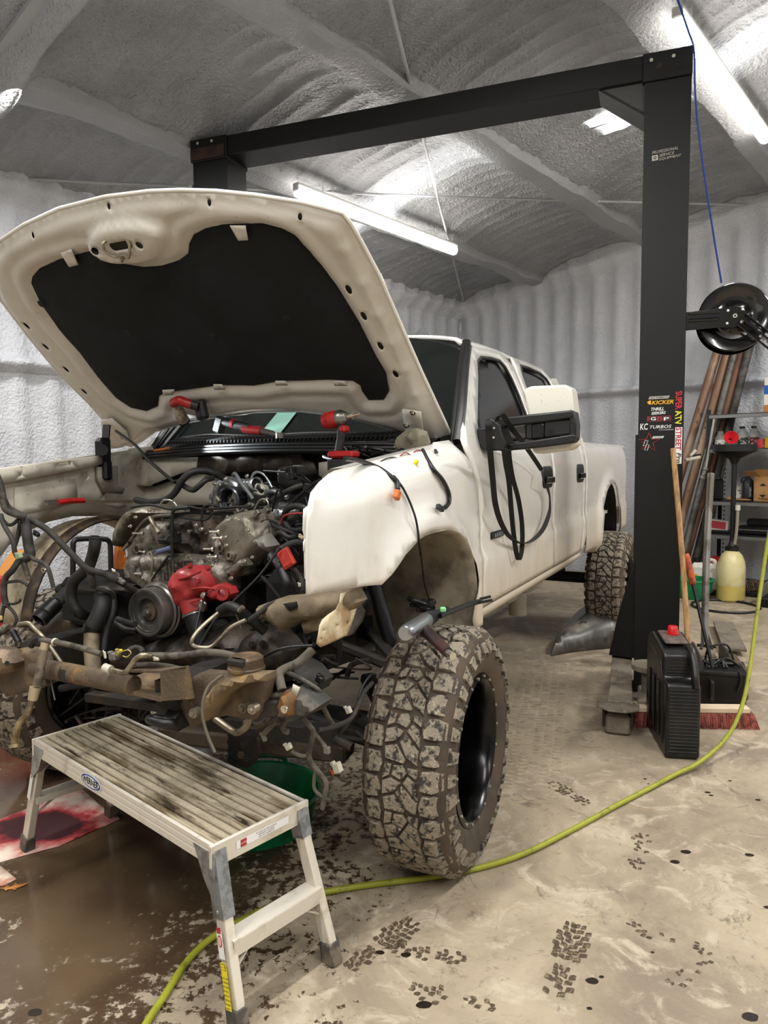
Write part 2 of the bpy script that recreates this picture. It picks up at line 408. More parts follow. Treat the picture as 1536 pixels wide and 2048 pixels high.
lwall = grid_obj('wall_left', 330, 150, foamwall('l', 9.6, lambda t: roofz(0), lambda t, z, o: (o, -t, z), 2.45), M_wallf, kind='structure'); lwall.matrix_world = MB_
pl = mat('plain_wall', '#a9aaab', .6)
for nm, a_, b_ in (('wall_left_front', (0, -9.5), (0, UMIN)), ('wall_front', (0, UMIN), (SMAX, UMIN)), ('wall_right', (SMAX, UMIN), (SMAX, 0))):
    bb = MB(); bb.add([(a_[0], a_[1], 0), (b_[0], b_[1], 0), (b_[0], b_[1], roofz(b_[0]) if nm != 'wall_front' else roofz(8)), (a_[0], a_[1], roofz(a_[0]) if nm != 'wall_front' else roofz(8))], [(0, 1, 2, 3)])
    o = bb.build(nm, pl, kind='structure'); o.matrix_world = MB_
# white base strip along the gable wall
bb = MB(); bb.bar((3.6, -.07, .05), (SMAX, -.07, .05), .03, .1); o = bb.build('baseboard_back', mat('base_trim', '#cfcfc9', .5), kind='structure'); o.matrix_world = MB_

# ---- shop lights
M_led = mat('led_tube', '#fff8ee', .4, emit=18.)
M_lampw = mat('lamp_housing', '#dcdcd8', .4)
for i, (s, ua, ub) in enumerate(LAMP_DEF):
    if i > 1: continue
    zz = roofz(s) - .30
    lab = ['long bright tube light under the far left purlin behind the raised hood', 'long bright tube light at top right beside the black lift post'][i]
    t = thing('shop_light', lab, 'light', MB_ @ Matrix.Translation((s, (ua + ub) / 2, zz)))
    hl = (ub - ua) / 2
    bb = MB(); bb.box((0, 0, .03), (.075, 2 * hl, .03), ch=.006); bb.build('housing', M_lampw, t)
    bb = MB(); bb.lathe([(0, -hl + .02), (.046, -hl + .02), (.05, -hl + .04), (.05, hl - .04), (.046, hl - .02), (0, hl - .02)], (0, 0, -.03), (0, 1, 0), 20); bb.build('diffuser', M_led, t)
    for e in (-1, 1): bb = MB(); bb.box((0, e * (hl - .01), .0), (.07, .03, .06), ch=.008); bb.build('end_cap', M_lampw, t)
    bb = MB()
    for e in (-1, 1): bb.tube([(0, e * .9, .04), (0, e * .9, .26)], .003, 6)
    bb.build_each('hanger', MATS['lamp_housing'], t)

# ---- floor
def floor_poly():
    pts = [(-200, 2300), (-200, 1460), (250, 1420), (560, 1480), (700, 1530), (718, 1600), (660, 1690), (640, 1745), (600, 1770), (540, 1850), (460, 1930), (400, 2010), (330, 2090), (200, 2250)]
    return [tuple(onz(x, y, 0)[:2]) for x, y in pts]
wetP = floor_poly()
x0, x1, y0, y1 = -3.2, 2.6, 1.0, 6.4; st = .05; nx = int((x1 - x0) / st); ny = int((y1 - y0) / st)
def M_floor():
    M = bpy.data.materials.new('concrete'); M.use_nodes = True; nt = M.node_tree; N = nt.nodes; Lk = nt.links; b = N['Principled BSDF']
    tc = N.new('ShaderNodeTexCoord')
    def nz(scale, det=6, rough=.6, dist=0.):
        n = N.new('ShaderNodeTexNoise'); n.inputs['Scale'].default_value = scale; n.inputs['Detail'].default_value = det; n.inputs['Roughness'].default_value = rough; n.inputs['Distortion'].default_value = dist
        Lk.new(tc.outputs['Object'], n.inputs['Vector']); return n.outputs['Fac']
    def rg(f, a, c, lo=0., hi=1.):
        r = N.new('ShaderNodeMapRange'); r.interpolation_type = 'SMOOTHSTEP'; r.inputs['From Min'].default_value = a; r.inputs['From Max'].default_value = c; r.inputs['To Min'].default_value = lo; r.inputs['To Max'].default_value = hi
        Lk.new(f, r.inputs['Value']); return r.outputs['Result']
    def mt(op, a, c):
        m_ = N.new('ShaderNodeMath'); m_.operation = op
        for i, X in enumerate((a, c)):
            if isinstance(X, (int, float)): m_.inputs[i].default_value = X
            else: Lk.new(X, m_.inputs[i])
        return m_.outputs[0]
    def mix(f, A, B):
        mx = N.new('ShaderNodeMix'); mx.data_type = 'RGBA'
        if isinstance(f, (int, float)): mx.inputs['Factor'].default_value = f
        else: Lk.new(f, mx.inputs['Factor'])
        for i, X in ((6, A), (7, B)):
            if isinstance(X, tuple): mx.inputs[i].default_value = X
            else: Lk.new(X, mx.inputs[i])
        return mx.outputs[2]
    base = mix(rg(nz(1.6, 8, .65, .6), .35, .68), rgb('#b0a189'), rgb('#877a68'))
    base = mix(rg(nz(5., 8, .7, 1.2), .5, .66), base, rgb('#bdb09a'))
    base = mix(rg(nz(3.1, 9, .75, 2.2), .56, .66), base, rgb('#7d7060'))
    base = mix(rg(nz(17., 7, .75, 1.5), .56, .70), base, rgb('#7b6e5c'))
    base = mix(rg(nz(2.3, 4, .5), .62, .8), base, rgb('#9a7d5a'))
    at = N.new('ShaderNodeAttribute'); at.attribute_name = 'wet'; sd = at.outputs['Fac']
    n1 = nz(7., 8, .72, .8); n2 = nz(26., 6, .7)
    k = mt('ADD', mt('MULTIPLY', mt('SUBTRACT', n1, .5), 1.7), mt('MULTIPLY', mt('SUBTRACT', n2, .5), 2.1))
    wv = mt('ADD', sd, k)                                  # >0 wet
    wet = rg(wv, -.02, .05)
    wetc = mix(rg(nz(2.2, 5), .35, .7), rgb('#4a3a2b'), rgb('#3a2c20'))
    wetc = mix(rg(nz(1.1, 3), .45, .65), wetc, rgb('#66543f'))
    Lk.new(mix(wet, base, wetc), b.inputs['Base Color'])
    ro = N.new('ShaderNodeMix'); ro.data_type = 'FLOAT'; Lk.new(rg(wv, .0, .3), ro.inputs['Factor']); Lk.new(rg(nz(9.), .3, .7, .48, .72), ro.inputs[2]); ro.inputs[3].default_value = .13
    Lk.new(ro.outputs[0], b.inputs['Roughness'])
    bp = N.new('ShaderNodeBump'); bp.inputs['Distance'].default_value = .006
    inv = mt('SUBTRACT', 1., rg(wv, -.05, .25)); Lk.new(mt('MULTIPLY', inv, .45), bp.inputs['Strength'])
    Lk.new(mt('ADD', nz(60., 5, .7), nz(9., 6, .7, 1.5)), bp.inputs['Height']); Lk.new(bp.outputs[0], b.inputs['Normal'])
    return M
mf = M_floor()
vs = []; wet = []
for j in range(ny + 1):
    for i in range(nx + 1):
        x = x0 + (x1 - x0) * i / nx; y = y0 + (y1 - y0) * j / ny; vs.append((x, y, 0)); d = dpoly(x, y, wetP); wet.append(max(-1, min(.6, d * 1.1 - .06 if inpoly(x, y, wetP) else -d * .62 - .06)))
fs = [(j * (nx + 1) + i, j * (nx + 1) + i + 1, (j + 1) * (nx + 1) + i + 1, (j + 1) * (nx + 1) + i) for j in range(ny) for i in range(nx)]
k = len(vs); R = 16
vs += [(-R, -5, 0), (R, -5, 0), (R, 16, 0), (-R, 16, 0), (x0, -5, 0), (x1, -5, 0), (x0, 16, 0), (x1, 16, 0), (x0, y0, 0), (x1, y0, 0), (x0, y1, 0), (x1, y1, 0)]
fs += [(k, k + 4, k + 6, k + 3), (k + 5, k + 1, k + 2, k + 7), (k + 4, k + 5, k + 9, k + 8), (k + 10, k + 11, k + 7, k + 6)]
wet += [-1] * 12
me = bpy.data.meshes.new('floor'); me.from_pydata(vs, [], fs); at = me.attributes.new('wet', 'FLOAT', 'POINT'); at.data.foreach_set('value', wet)
flo = mesh_obj('floor', me, mf, None, 0, kind='structure')
# ================================================================== TRUCK
truck = thing('pickup_truck', 'white lifted crew cab pickup with its hood up and front end stripped off', 'truck', MT)
M_white = mat('white_paint', '#e8e6df', .2, col2='#dedad0', nscale=3, thr=(.45, .75), coat=.6)
def dusty():
    nt = M_white.node_tree; N = nt.nodes; Lk = nt.links; b = N['Principled BSDF']
    tc = N.new('ShaderNodeTexCoord'); sp = N.new('ShaderNodeSeparateXYZ'); Lk.new(tc.outputs['Object'], sp.inputs[0])
    n = N.new('ShaderNodeTexNoise'); n.inputs['Scale'].default_value = 5; n.inputs['Detail'].default_value = 8; n.inputs['Roughness'].default_value = .7
    mp = N.new('ShaderNodeMapping'); mp.inputs['Scale'].default_value = (1.6, 1, .5); Lk.new(tc.outputs['Object'], mp.inputs[0]); Lk.new(mp.outputs[0], n.inputs['Vector'])
    a = N.new('ShaderNodeMath'); a.operation = 'MULTIPLY_ADD'; a.inputs[1].default_value = -.7; Lk.new(n.outputs['Fac'], a.inputs[0]); Lk.new(sp.outputs['Z'], a.inputs[2])
    r = N.new('ShaderNodeMapRange'); r.interpolation_type = 'SMOOTHSTEP'; r.inputs['From Min'].default_value = .48; r.inputs['From Max'].default_value = 1.02; r.inputs['To Min'].default_value = .72; r.inputs['To Max'].default_value = .0
    Lk.new(a.outputs[0], r.inputs['Value'])
    old = b.inputs['Base Color'].links[0].from_socket
    mx = N.new('ShaderNodeMix'); mx.data_type = 'RGBA'; Lk.new(r.outputs['Result'], mx.inputs['Factor']); Lk.new(old, mx.inputs[6]); mx.inputs[7].default_value = rgb('#b9a688'); Lk.new(mx.outputs[2], b.inputs['Base Color'])
    r2 = N.new('ShaderNodeMapRange'); Lk.new(r.outputs['Result'], r2.inputs['Value']); r2.inputs['To Min'].default_value = .2; r2.inputs['To Max'].default_value = .75; Lk.new(r2.outputs['Result'], b.inputs['Roughness'])
    r3 = N.new('ShaderNodeMapRange'); Lk.new(r.outputs['Result'], r3.inputs['Value']); r3.inputs['To Min'].default_value = .6; r3.inputs['To Max'].default_value = 0; Lk.new(r3.outputs['Result'], b.inputs['Coat Weight'])
dusty()
M_under = mat('dirty_white_inner', '#c2bcae', .45, col2='#a0968a', nscale=4, thr=(.45, .7), col3='#7a6f60', n3=30, thr3=(.6, .72))
M_hoodw = mat('hood_underside_white', '#d0cbc0', .32, col2='#bab3a6', nscale=3, thr=(.45, .75), col3='#9a8e79', n3=40, thr3=(.66, .75))
M_liner = mat('wheelhouse_dusty', '#a09580', .8, col2='#756b5b', nscale=6, thr=(.4, .65))
M_blk = mat('black_plastic', '#0d0d0d', .42); M_blkm = mat('black_matte', '#0d0d0d', .85, col2='#1b1a18', nscale=6)
M_rubber = mat('rubber_hose', '#1c1c1b', .55, col2='#33302b', nscale=12, thr=(.5, .7)); M_glass = mat('tinted_glass', '#16181a', .12, spec=.6)
M_pad = mat('insulation_felt', '#0c0d0e', .95, col2='#15171a', nscale=3, bump=.3, bscale=200)
M_rust = mat('rusty_frame', '#57493a', .8, col2='#7d6848', nscale=4.5, thr=(.44, .64), col3='#8f6a3a', n3=14, thr3=(.60, .72), bump=.5, bscale=60)
M_frame = mat('greasy_frame', '#1f1b17', .7, col2='#3a3024', nscale=7, thr=(.5, .68), bump=.3)
M_steel = mat('bare_steel', '#8f8b84', .32, .85, col2='#4b453c', nscale=14, thr=(.52, .68)); M_zinc = mat('zinc_bolt', '#d9d4c8', .22, .9)
M_alu = mat('greasy_aluminium', '#7d776d', .38, .5, col2='#3d382f', nscale=9, thr=(.46, .66), col3='#1b1815', n3=22, thr3=(.56, .68), bump=.35, bscale=50)
M_aluc = mat('clean_aluminium', '#b9bec2', .28, .9, col2='#7d8083', nscale=14, thr=(.5, .7), bump=.15)
M_alum = mat('dull_tube', '#a39a88', .42, .7, col2='#6e6452', nscale=10)
M_redp = mat('red_enamel', '#9c2a2b', .5, col2='#4f1412', nscale=9, thr=(.55, .72), coat=.15)
M_harn = mat('loom_tape', '#2b2825', .75, col2='#4a443b', nscale=16, thr=(.5, .7), bump=.3)
M_harnd = mat('dusty_loom', '#5b554a', .8, col2='#34302a', nscale=14, bump=.3)
M_conw = mat('white_connector', '#c4bfae', .5); M_cong = mat('grey_connector', '#6e6c66', .5); M_ory = mat('orange_connector', '#c0662a', .5); M_yel = mat('yellow_clip', '#dfc21d', .45)

def sideb(z):
    if z < .92: return .05 * ((.92 - z) / .09) ** 2
    if z < 1.13: return 0.
    if z < 1.17: return .018 * (z - 1.13) / .04
    if z < 1.45: return .018 - (z - 1.17) / .28 * .008
    if z < 1.68: return .01 + .03 * ((z - 1.45) / .23) ** 2
    if z < 2.15: return .04 + (z - 1.68) * .34
    return .2 + (z - 2.15) * .34 + ((z - 2.15) * 1.2) ** 2
def P2(x, y, b): p = tb(x, y, b); return (p.x, p.z)
FA, RA, WB = 0., 4.1, 4.1
def flare(a, z, c, zc, r):
    d = math.hypot(a - c, (z - zc)); return -.035 * math.exp(-((d - r) / .07) ** 2) if z < 1.45 else 0
def smap(a, z): return (a, sideb(z) + flare(a, z, 0, .85, .5), z)
def ztop(a): 
    P = [(-.95, 1.47), (-.82, 1.51), (-.645, 1.556), (-.366, 1.59), (-.066, 1.625), (.337, 1.67), (.6, 1.69)]
    for (x0_, y0_), (x1_, y1_) in zip(P, P[1:]):
        if a <= x1_: return y0_ + (y1_ - y0_) * (a - x0_) / (x1_ - x0_)
    return 1.69
def fmap(a, z):
    t = ztop(a) - z; rb = 0
    if t < .12: rb = .10 * (1 - max(0, t) / .12) ** 2
    fr = .0 * max(0, (-.78 - a) / .1) ** 2
    rb *= max(0, min(1, (a + .87) / .3))
    return (a, .012 + rb * .9 + fr + flare(a, z, 0, .85, .5) + (.0 if z > 1.17 else -.012 * min(1, (1.17 - z) / .04)), z)
archF = [(.433, .874), (.445, .954), (.475, 1.049), (.455, 1.166), (.365, 1.249), (.19, 1.305), (-.02, 1.318), (-.162, 1.303), (-.291, 1.262), (-.392, 1.205), (-.448, 1.178)]
fend = [(-.876, 1.217), (-.874, 1.36), (-.868, 1.43), (-.852, 1.475), (-.82, 1.508), (-.74, 1.535), (-.645, 1.556), (-.366, 1.59), (-.066, 1.625), (.25, 1.662), (.26, 1.672), (.435, 1.685), (.455, 1.62), (.56, 1.467), (.60, 1.3), (.61, 1.122), (.60, .98), (.545, .84), (.44, .835)] + archF
fender = panel('fender', fend, M_white, truck, grid=.035, mapf=fmap, th=.006, label='driver side front fender')
# top flange of the fender, turning in towards the hood gap
b = MB(); n = 30; vs = []; fs = []
for i in range(n + 1):
    a = -.50 + .90 * i / n; z = ztop(a); vs += [(a, .10, z), (a, .16, z - .004), (a, .19, z - .03), (a, .20, z - .09)]
for i in range(n):
    for k in range(3): fs.append((i * 4 + k, i * 4 + k + 1, i * 4 + 5 + k, i * 4 + 4 + k))
b.add(vs, fs); b.build('fender_flange', M_white, truck)
# headlamp bracket tabs at the fender front
tabm = lambda a, z: (a, .035, z)
panel('fender_bracket', [(-.83, 1.24), (-.83, 1.47), (-.856, 1.46), (-.862, 1.40), (-.856, 1.385), (-.856, 1.26)], M_white, truck, grid=.03, mapf=tabm, th=.004)
o_ = [P2(x, y, .03) for x, y in [(622, 1078), (610, 1078), (606, 1083), (606, 1102), (614, 1107), (622, 1108)]]
h_ = [P2(x, y, .03) for x, y in [(615, 1085), (611, 1085), (611, 1100), (615, 1101)]]
panel('headlamp_tab', o_, M_white, truck, holes=[h_], grid=.01, mapf=lambda a, z: (a, .03, z), th=.004)
# hanging bumper bracket below the fender
o_ = [P2(x, y, .10) for x, y in [(671, 1186), (709, 1177), (697, 1235), (690, 1270), (684, 1272), (655, 1286), (637, 1293), (629, 1286), (629, 1250), (634, 1238), (645, 1228), (660, 1218), (668, 1203)]]
hs = [[P2(x + dx, y + dy, .10) for dx, dy in ((-2, -3), (2, -3), (2, 3), (-2, 3))] for x, y in [(637, 1259), (634, 1276), (664, 1250), (686, 1243)]]
panel('bumper_bracket', o_, mat('dusty_white', '#d8c9a8', .6, col2='#a98f68', nscale=8), truck, holes=hs, grid=.02, mapf=lambda a, z: (a, .10 - .02 * math.sin((z - 1.0) * 12), z), th=.006)
o_ = [P2(x, y, .16) for x, y in [(700, 1188), (707, 1192), (726, 1220), (722, 1240), (702, 1268), (690, 1272), (697, 1230)]]
panel('plate_bracket', o_, mat('grey_bracket', '#6b675f', .5, .5, col2='#4a463f'), truck, grid=.02, mapf=lambda a, z: (a, .16, z), th=.01)

# doors
def hol_(P, s=1.): return smoothp(P, 3)
wf = [(.98, 2.02), (1.06, 2.12), (1.15, 2.155), (1.35, 2.175), (1.52, 2.18), (1.60, 2.15), (1.66, 2.08), (1.70, 1.98), (1.72, 1.85), (1.72, 1.75), (1.69, 1.705), (1.4, 1.69), (1.0, 1.66), (.72, 1.645), (.67, 1.67), (.74, 1.78), (.86, 1.90)]
wr = [(1.93, 2.15), (1.97, 2.205), (2.2, 2.215), (2.48, 2.21), (2.62, 2.18), (2.70, 2.11), (2.76, 1.95), (2.78, 1.80), (2.75, 1.74), (2.4, 1.73), (1.99, 1.725), (1.93, 1.77)]
fd = [(.615, .98), (.626, 1.122), (.615, 1.3), (.575, 1.467), (.475, 1.62), (.45, 1.69), (.56, 1.80), (.78, 2.0), (.94, 2.165), (1.1, 2.2), (1.4, 2.225), (1.62, 2.235), (1.78, 2.16), (1.82, 2.0), (1.86, 1.72), (2.01, 1.66), (2.02, 1.4), (2.02, .92), (2.0, .9), (.60, .9)]
rd = [(2.03, .90), (2.035, 1.4), (2.025, 1.66), (1.875, 1.73), (1.835, 2.0), (1.80, 2.16), (1.83, 2.235), (2.2, 2.25), (2.6, 2.25), (2.76, 2.18), (2.84, 2.0), (2.88, 1.75), (2.93, 1.6), (2.96, 1.4), (2.97, 1.2), (2.93, 1.05), (2.84, .92), (2.82, .90)]
dA = panel('front_door', fd, M_white, truck, holes=[wf], grid=.05, mapf=smap, th=.012)
dB = panel('rear_door', rd, M_white, truck, holes=[wr], grid=.05, mapf=smap, th=.012)
for d_, wP in ((dA, wf), (dB, wr)):
    c = V((sum(p[0] for p in wP) / len(wP), sum(p[1] for p in wP) / len(wP))); big = [tuple(c + (V(p) - c) * 1.05) for p in wP]
    panel('window_seal', [tuple(c + (V(p) - c) * 1.004) for p in wP], M_blk, d_, holes=[[tuple(c + (V(p) - c) * .94) for p in wP]], grid=.03, mapf=lambda a, z: (a, sideb(z) + .0, z), th=.01)
    panel('window_pane', big, M_glass, d_, grid=.08, mapf=lambda a, z: (a, sideb(z) + .02, z), th=.004)
# cab: rockers, cab corner, roof rail
panel('rocker_panel', [(.555, .835), (2.80, .833), (2.86, .89), (.585, .89)], M_white, truck, grid=.04, mapf=lambda a, z: (a, .012 + sideb(z), z), th=.02)
b = MB(); b.tube([(.55, .045, .84), (2.82, .045, .838)], .014, 8, smooth=False); b.build('rocker_trim', M_white, truck)
panel('cab_corner', [(2.985, 1.2), (2.975, 1.4), (2.945, 1.6), (2.895, 1.75), (2.85, 2.0), (2.82, 2.10), (2.85, 2.14), (2.89, 2.10), (2.94, 1.98), (3.04, 1.71), (3.05, 1.4), (3.05, 1.0), (2.95, .90), (2.86, .90), (2.94, 1.04)], M_white, truck, grid=.04, mapf=smap, th=.01)
# roof and rear of cab as one skin
def roof_sec(t):            # t 0..1 across
    y = .23 + (1.77 - .23) * t; return y
def roofz_(a, y):
    e = abs(y - 1.0) / .77; fa = max(0, (1.5 - a) / .56); ba = max(0, (a - 2.45) / .42)
    return 2.255 + .155 * (1 - e ** 2.6) - .115 * fa ** 2.0 * (.25 + .75 * (1 - e * e) ** .5 if e < 1 else .25) - .05 * ba ** 2
nu, nv = 40, 34; vs = []; fs = []
for i in range(nu + 1):
    for j in range(nv + 1):
        t = j / nv; y = .245 + 1.51 * t; e = abs(y - 1) / .8; af = .93 + .12 * 0 + (-.0) + .36 * (e ** 2 - 0) * 0
        fa_ = 1.22 - .28 * (e ** 2.2); a = fa_ + (2.86 - fa_) * (i / nu)
        ee = min(1, abs(y - 1.0) / .755); front = (i / nu)
        z = 2.225 + .095 * (1 - ee ** 2.4) + .028 * math.sin(math.pi * min(1, front * 1.15 + .02)) - .06 * max(0, (front - .86) / .14) ** 2
        if j in (0, nv): z -= .02
        vs.append((a, y, z))
for i in range(nu):
    for j in range(nv): fs.append((i * (nv + 1) + j, i * (nv + 1) + j + 1, (i + 1) * (nv + 1) + j + 1, (i + 1) * (nv + 1) + j))
b = MB(); b.add(vs, fs); ro = b.build('roof', M_white, truck, 60); s_ = ro.modifiers.new('s', 'SOLIDIFY'); s_.thickness = .02
# back wall of cab, far side of cab (seen from the other side)
b = MB(); b.add([(2.86, .2, 2.2), (2.86, 1.8, 2.2), (3.04, 1.98, 1.7), (3.04, .02, 1.7), (3.04, 0.05, .95), (3.04, 1.95, .95)], [(0, 1, 2, 3), (3, 2, 5, 4)]); b.build('cab_rear_wall', M_white, truck)
far = lambda a, z: (a, 2.0 - sideb(z), z)
o = panel('passenger_side', [(.585, .835), (2.80, .833), (3.04, 1.0), (3.04, 1.71), (2.88, 2.2), (1.62, 2.24), (.94, 2.165), (.45, 1.69), (.475, 1.62), (.6, 1.3)], M_white, truck, holes=[wf, wr], grid=.09, mapf=far, th=.02)
for wP in (wf, wr):
    c = V((sum(p[0] for p in wP) / len(wP), sum(p[1] for p in wP) / len(wP)))
    panel('window_pane', [tuple(c + (V(p) - c) * 1.05) for p in wP], M_glass, o, grid=.2, mapf=lambda a, z: (a, 2.0 - sideb(z) - .03, z), th=.004)
# windshield
vs = []; fs = []; n = 16
def ws(t, v_): 
    y0_, y1_ = .10 + .14 * v_, 1.90 - .14 * v_; y = y0_ + (y1_ - y0_) * t; e = abs(y - 1) / .9
    a0_ = .52 + .08 * (1 - 0) - .14 * (1 - e * e) ; a1_ = 1.21 - .27 * (e ** 2.2)
    a0_ = .46 - .10 * (1 - e * e) + .04
    return (a0_ + (a1_ - a0_) * v_ + .015 * math.sin(math.pi * v_), y, 1.66 + (2.215 + .095 * (1 - min(1, abs(y - 1) / .755) ** 2.4) - 1.66) * v_)
for j in range(n + 1):
    for i in range(n + 1): vs.append(ws(i / n, j / n))
for j in range(n):
    for i in range(n): fs.append((j * (n + 1) + i, j * (n + 1) + i + 1, (j + 1) * (n + 1) + i + 1, (j + 1) * (n + 1) + i))
b = MB(); b.add(vs, fs); wsO = b.build('windshield', mat('windshield_glass', '#0a100f', .05, spec=.7, coat=.3), truck, 80)
for t0 in (0, 1):
    b = MB(); b.tube([V(ws(t0, k / 8)) + V((-.01, (-.006, .006)[t0], .0)) for k in range(9)], .026, 8, flat=(1, .6)); b.build('windshield_trim', M_blk, truck)
# inspection sticker glow-green sheet inside the glass
b = MB(); p_ = [V(ws(.61, .12)), V(ws(.535, .12)), V(ws(.535, .30)), V(ws(.61, .30))]; b.add([p + V((-.008, 0, .004)) for p in p_], [(0, 1, 2, 3)]); b.build('windshield_sheet', mat('green_sheet', '#5f8a7d', .6), truck)
# A pillars
for sgn in (0, 1):
    f_ = (lambda y: y) if sgn == 0 else (lambda y: 2 - y)
    b = MB(); b.tube([(.47, f_(.075), 1.68), (.60, f_(.105), 1.84), (.80, f_(.165), 2.04), (.95, f_(.205), 2.18)], .020, 8, flat=(1.2, .8)); b.build('windshield_pillar', M_blk, truck)
# shark antenna
b = MB(); p0 = tz(843, 679, 2.335)
_y = p0.y
b.add([(p0.x - .09, _y - .03, p0.z), (p0.x - .09, _y + .03, p0.z), (p0.x + .13, _y + .03, p0.z), (p0.x + .13, _y - .03, p0.z), (p0.x + .0, _y, p0.z + .075), (p0.x + .05, _y, p0.z + .08), (p0.x - .09, _y, p0.z + .02), (p0.x + .09, _y, p0.z + .03)], [(0, 1, 2, 3), (0, 4, 1), (1, 4, 5, 2), (0, 3, 5, 4), (3, 2, 5)])
b.box((p0.x, _y, p0.z - .02), (.26, .07, .05)); b.build('roof_antenna', mat('antenna_grey', '#5f6264', .4), truck)
# bed
archR = [(RA - .50, .80), (RA - .49, 1.0), (RA - .43, 1.18), (RA - .28, 1.31), (RA - .08, 1.37), (RA + .12, 1.37), (RA + .3, 1.31), (RA + .44, 1.18), (RA + .5, 1.0), (RA + .51, .86)]
bed = [(3.07, .86), (3.07, 1.705), (3.2, 1.715), (5.2, 1.735), (5.32, 1.70), (5.36, 1.6), (5.37, 1.2), (5.33, .9), (RA + .51, .86)] + archR[::-1][1:] 
def bmap(a, z):
    e = max(0, (a - 5.1) / .27); return (a, sideb(min(z, 1.7)) * .8 + .10 * e ** 2 + flare(a, z, RA, .87, .52) - .0 + (.03 * max(0, (z - 1.66) / .06) if z > 1.66 else 0), z)
bs_ = panel('bedside', bed, M_white, truck, grid=.05, mapf=bmap, th=.01)
b = MB(); b.box((4.2, .12, 1.71), (2.26, .12, .03), ch=.01); b.build('bed_rail', M_white, truck)
panel('far_bedside', bed, M_white, truck, grid=.12, mapf=lambda a, z: (a, 2 - bmap(a, z)[1], z), th=.01)
b = MB(); b.box((3.07, 1.0, 1.3), (.02, 1.8, .82)); b.box((5.3, 1.0, 1.3), (.03, 1.8, .8)); b.box((4.2, 1, 1.08), (2.2, 1.8, .03)); b.build('bed_box', M_white, truck)
# wheelhouses: dusty inner liner behind the front wheel, rear liner
def liner(name, c, inner, rad, m_, a0=.06, a1=.94, zc=.86, outer=.02):
    n = 28; vs = []; fs = []; K = [outer, outer + .04, (inner + outer) * .45, inner * .8, inner]
    for i in range(n + 1):
        t = math.pi * (a0 + (a1 - a0) * i / n); r = rad; ct_, st_ = math.cos(t), math.sin(t); ct_ = math.copysign(abs(ct_) ** .72, ct_); st_ = math.copysign(abs(st_) ** .8, st_)
        for k, y in enumerate(K):
            rr = r * (1 - .02 * (k % 2)) ; vs.append((c - ct_ * rr, y, zc + st_ * rr * (.97)))
    for i in range(n):
        for k in range(len(K) - 1): fs.append((i * 5 + k, i * 5 + k + 1, i * 5 + 6 + k, i * 5 + 5 + k))
    b = MB(); b.add(vs, fs); o = b.build(name, m_, truck, 40); s = o.modifiers.new('s', 'SOLIDIFY'); s.thickness = .006; return o
# rear half only: the front half of this liner lies on the floor
liner('wheelhouse_liner', 0, .56, .485, M_liner, .45, 1.12, .85, -.022)
b = MB(); b.prism([(.0, .57, 1.35), (.50, .57, 1.35), (.60, .57, 1.0), (.58, .57, .62), (.47, .57, .72), (.40, .57, 1.1), (.2, .57, 1.28)], (0, .01, 0)); b.build('inner_wheelhouse', M_liner, truck)
liner('rear_wheelhouse', RA, .5, .53, M_blkm, 0, 1)
b = MB(); b.box((RA, .53, 1.15), (1.05, .02, .6)); b.build('rear_inner_panel', M_blkm, truck)
# door handles
hp = smoothp(rrect(-.13, -.085, .13, .085, .05), 1)
for ac, zc in ((1.86, 1.483), (2.845, 1.487)):
    d_ = dA if ac < 2 else dB
    h = panel('door_handle', [(ac + x, zc + z * .9) for x, z in rrect(-.125, -.075, .125, .075, .045)], M_blk, d_, grid=.03, mapf=lambda a, z: (a, sideb(z) - .004 + .012 * (1 - ((a - ac) / .12) ** 2) * 0, z), th=.012)
    b = MB(); b.box((ac + .02, sideb(zc) - .014, zc - .02), (.20, .014, .042), ch=.006); b.build('handle_grip', mat('gloss_black', '#060606', .08, spec=.7), d_)
# badge on the door
b = MB(); b.box((.86, -.001 + .012, 1.222), (.19, .012, .035), ch=.004); b.build('door_badge', M_blk, truck)
b = MB()
for k in range(4): b.box((.81 + .034 * k, .003, 1.222), (.024, .006, .02), ch=.002)
b.build('badge_letter', M_aluc, truck)
# ---- tow mirror
mir = sub('towing_mirror', truck)
def mp(x, y, a=.8): return ta(x, y, a)
def mprism(name, px, a0, a1, m_, bev=.008, hl=None):
    P = [V((a0, mp(x, y, a0).y, mp(x, y, a0).z)) for x, y in px]; b = MB(); b.prism(P, (a1 - a0, 0, 0)); return b.build(name, m_, mir, bev=bev)
mprism('mirror_head', [(1047, 782), (1052, 776), (1062, 772), (1130, 769), (1140, 773), (1143, 782), (1148, 822), (1151, 885), (1148, 893), (1135, 900), (1070, 908), (1064, 900), (1056, 830)], .84, .98, mat('mirror_white', '#d9d5c8', .35, col2='#a59a84', nscale=60, thr=(.63, .68)), .012)
mprism('mirror_arm', [(984, 840), (1000, 835), (1055, 829), (1142, 820), (1147, 823), (1147, 835), (1100, 843), (1050, 849), (1010, 854), (984, 854)], .76, .83, M_blk)
mprism('mirror_arm', [(982, 886), (1010, 889), (1060, 882), (1148, 868), (1151, 872), (1149, 885), (1100, 892), (1050, 898), (1000, 902), (982, 897)], .76, .83, M_blk)
mprism('mirror_mount', [(972, 838), (984, 836), (1001, 850), (1004, 868), (1012, 885), (1010, 902), (972, 900)], .70, .84, M_blk)
mprism('mirror_foot', [(953, 856), (975, 854), (978, 902), (965, 900), (955, 888)], .66, .80, M_blk)
mprism('turn_lamp', [(1050, 847), (1060, 845), (1148, 836), (1149, 868), (1060, 880), (1050, 878)], .79, .86, mat('smoked_lens', '#1d1d1e', .12, spec=.7))
mprism('turn_lamp_lens', [(1062, 847), (1088, 843), (1088, 876), (1062, 879)], .775, .80, mat('smoked_lens2', '#141415', .15))
b = MB()
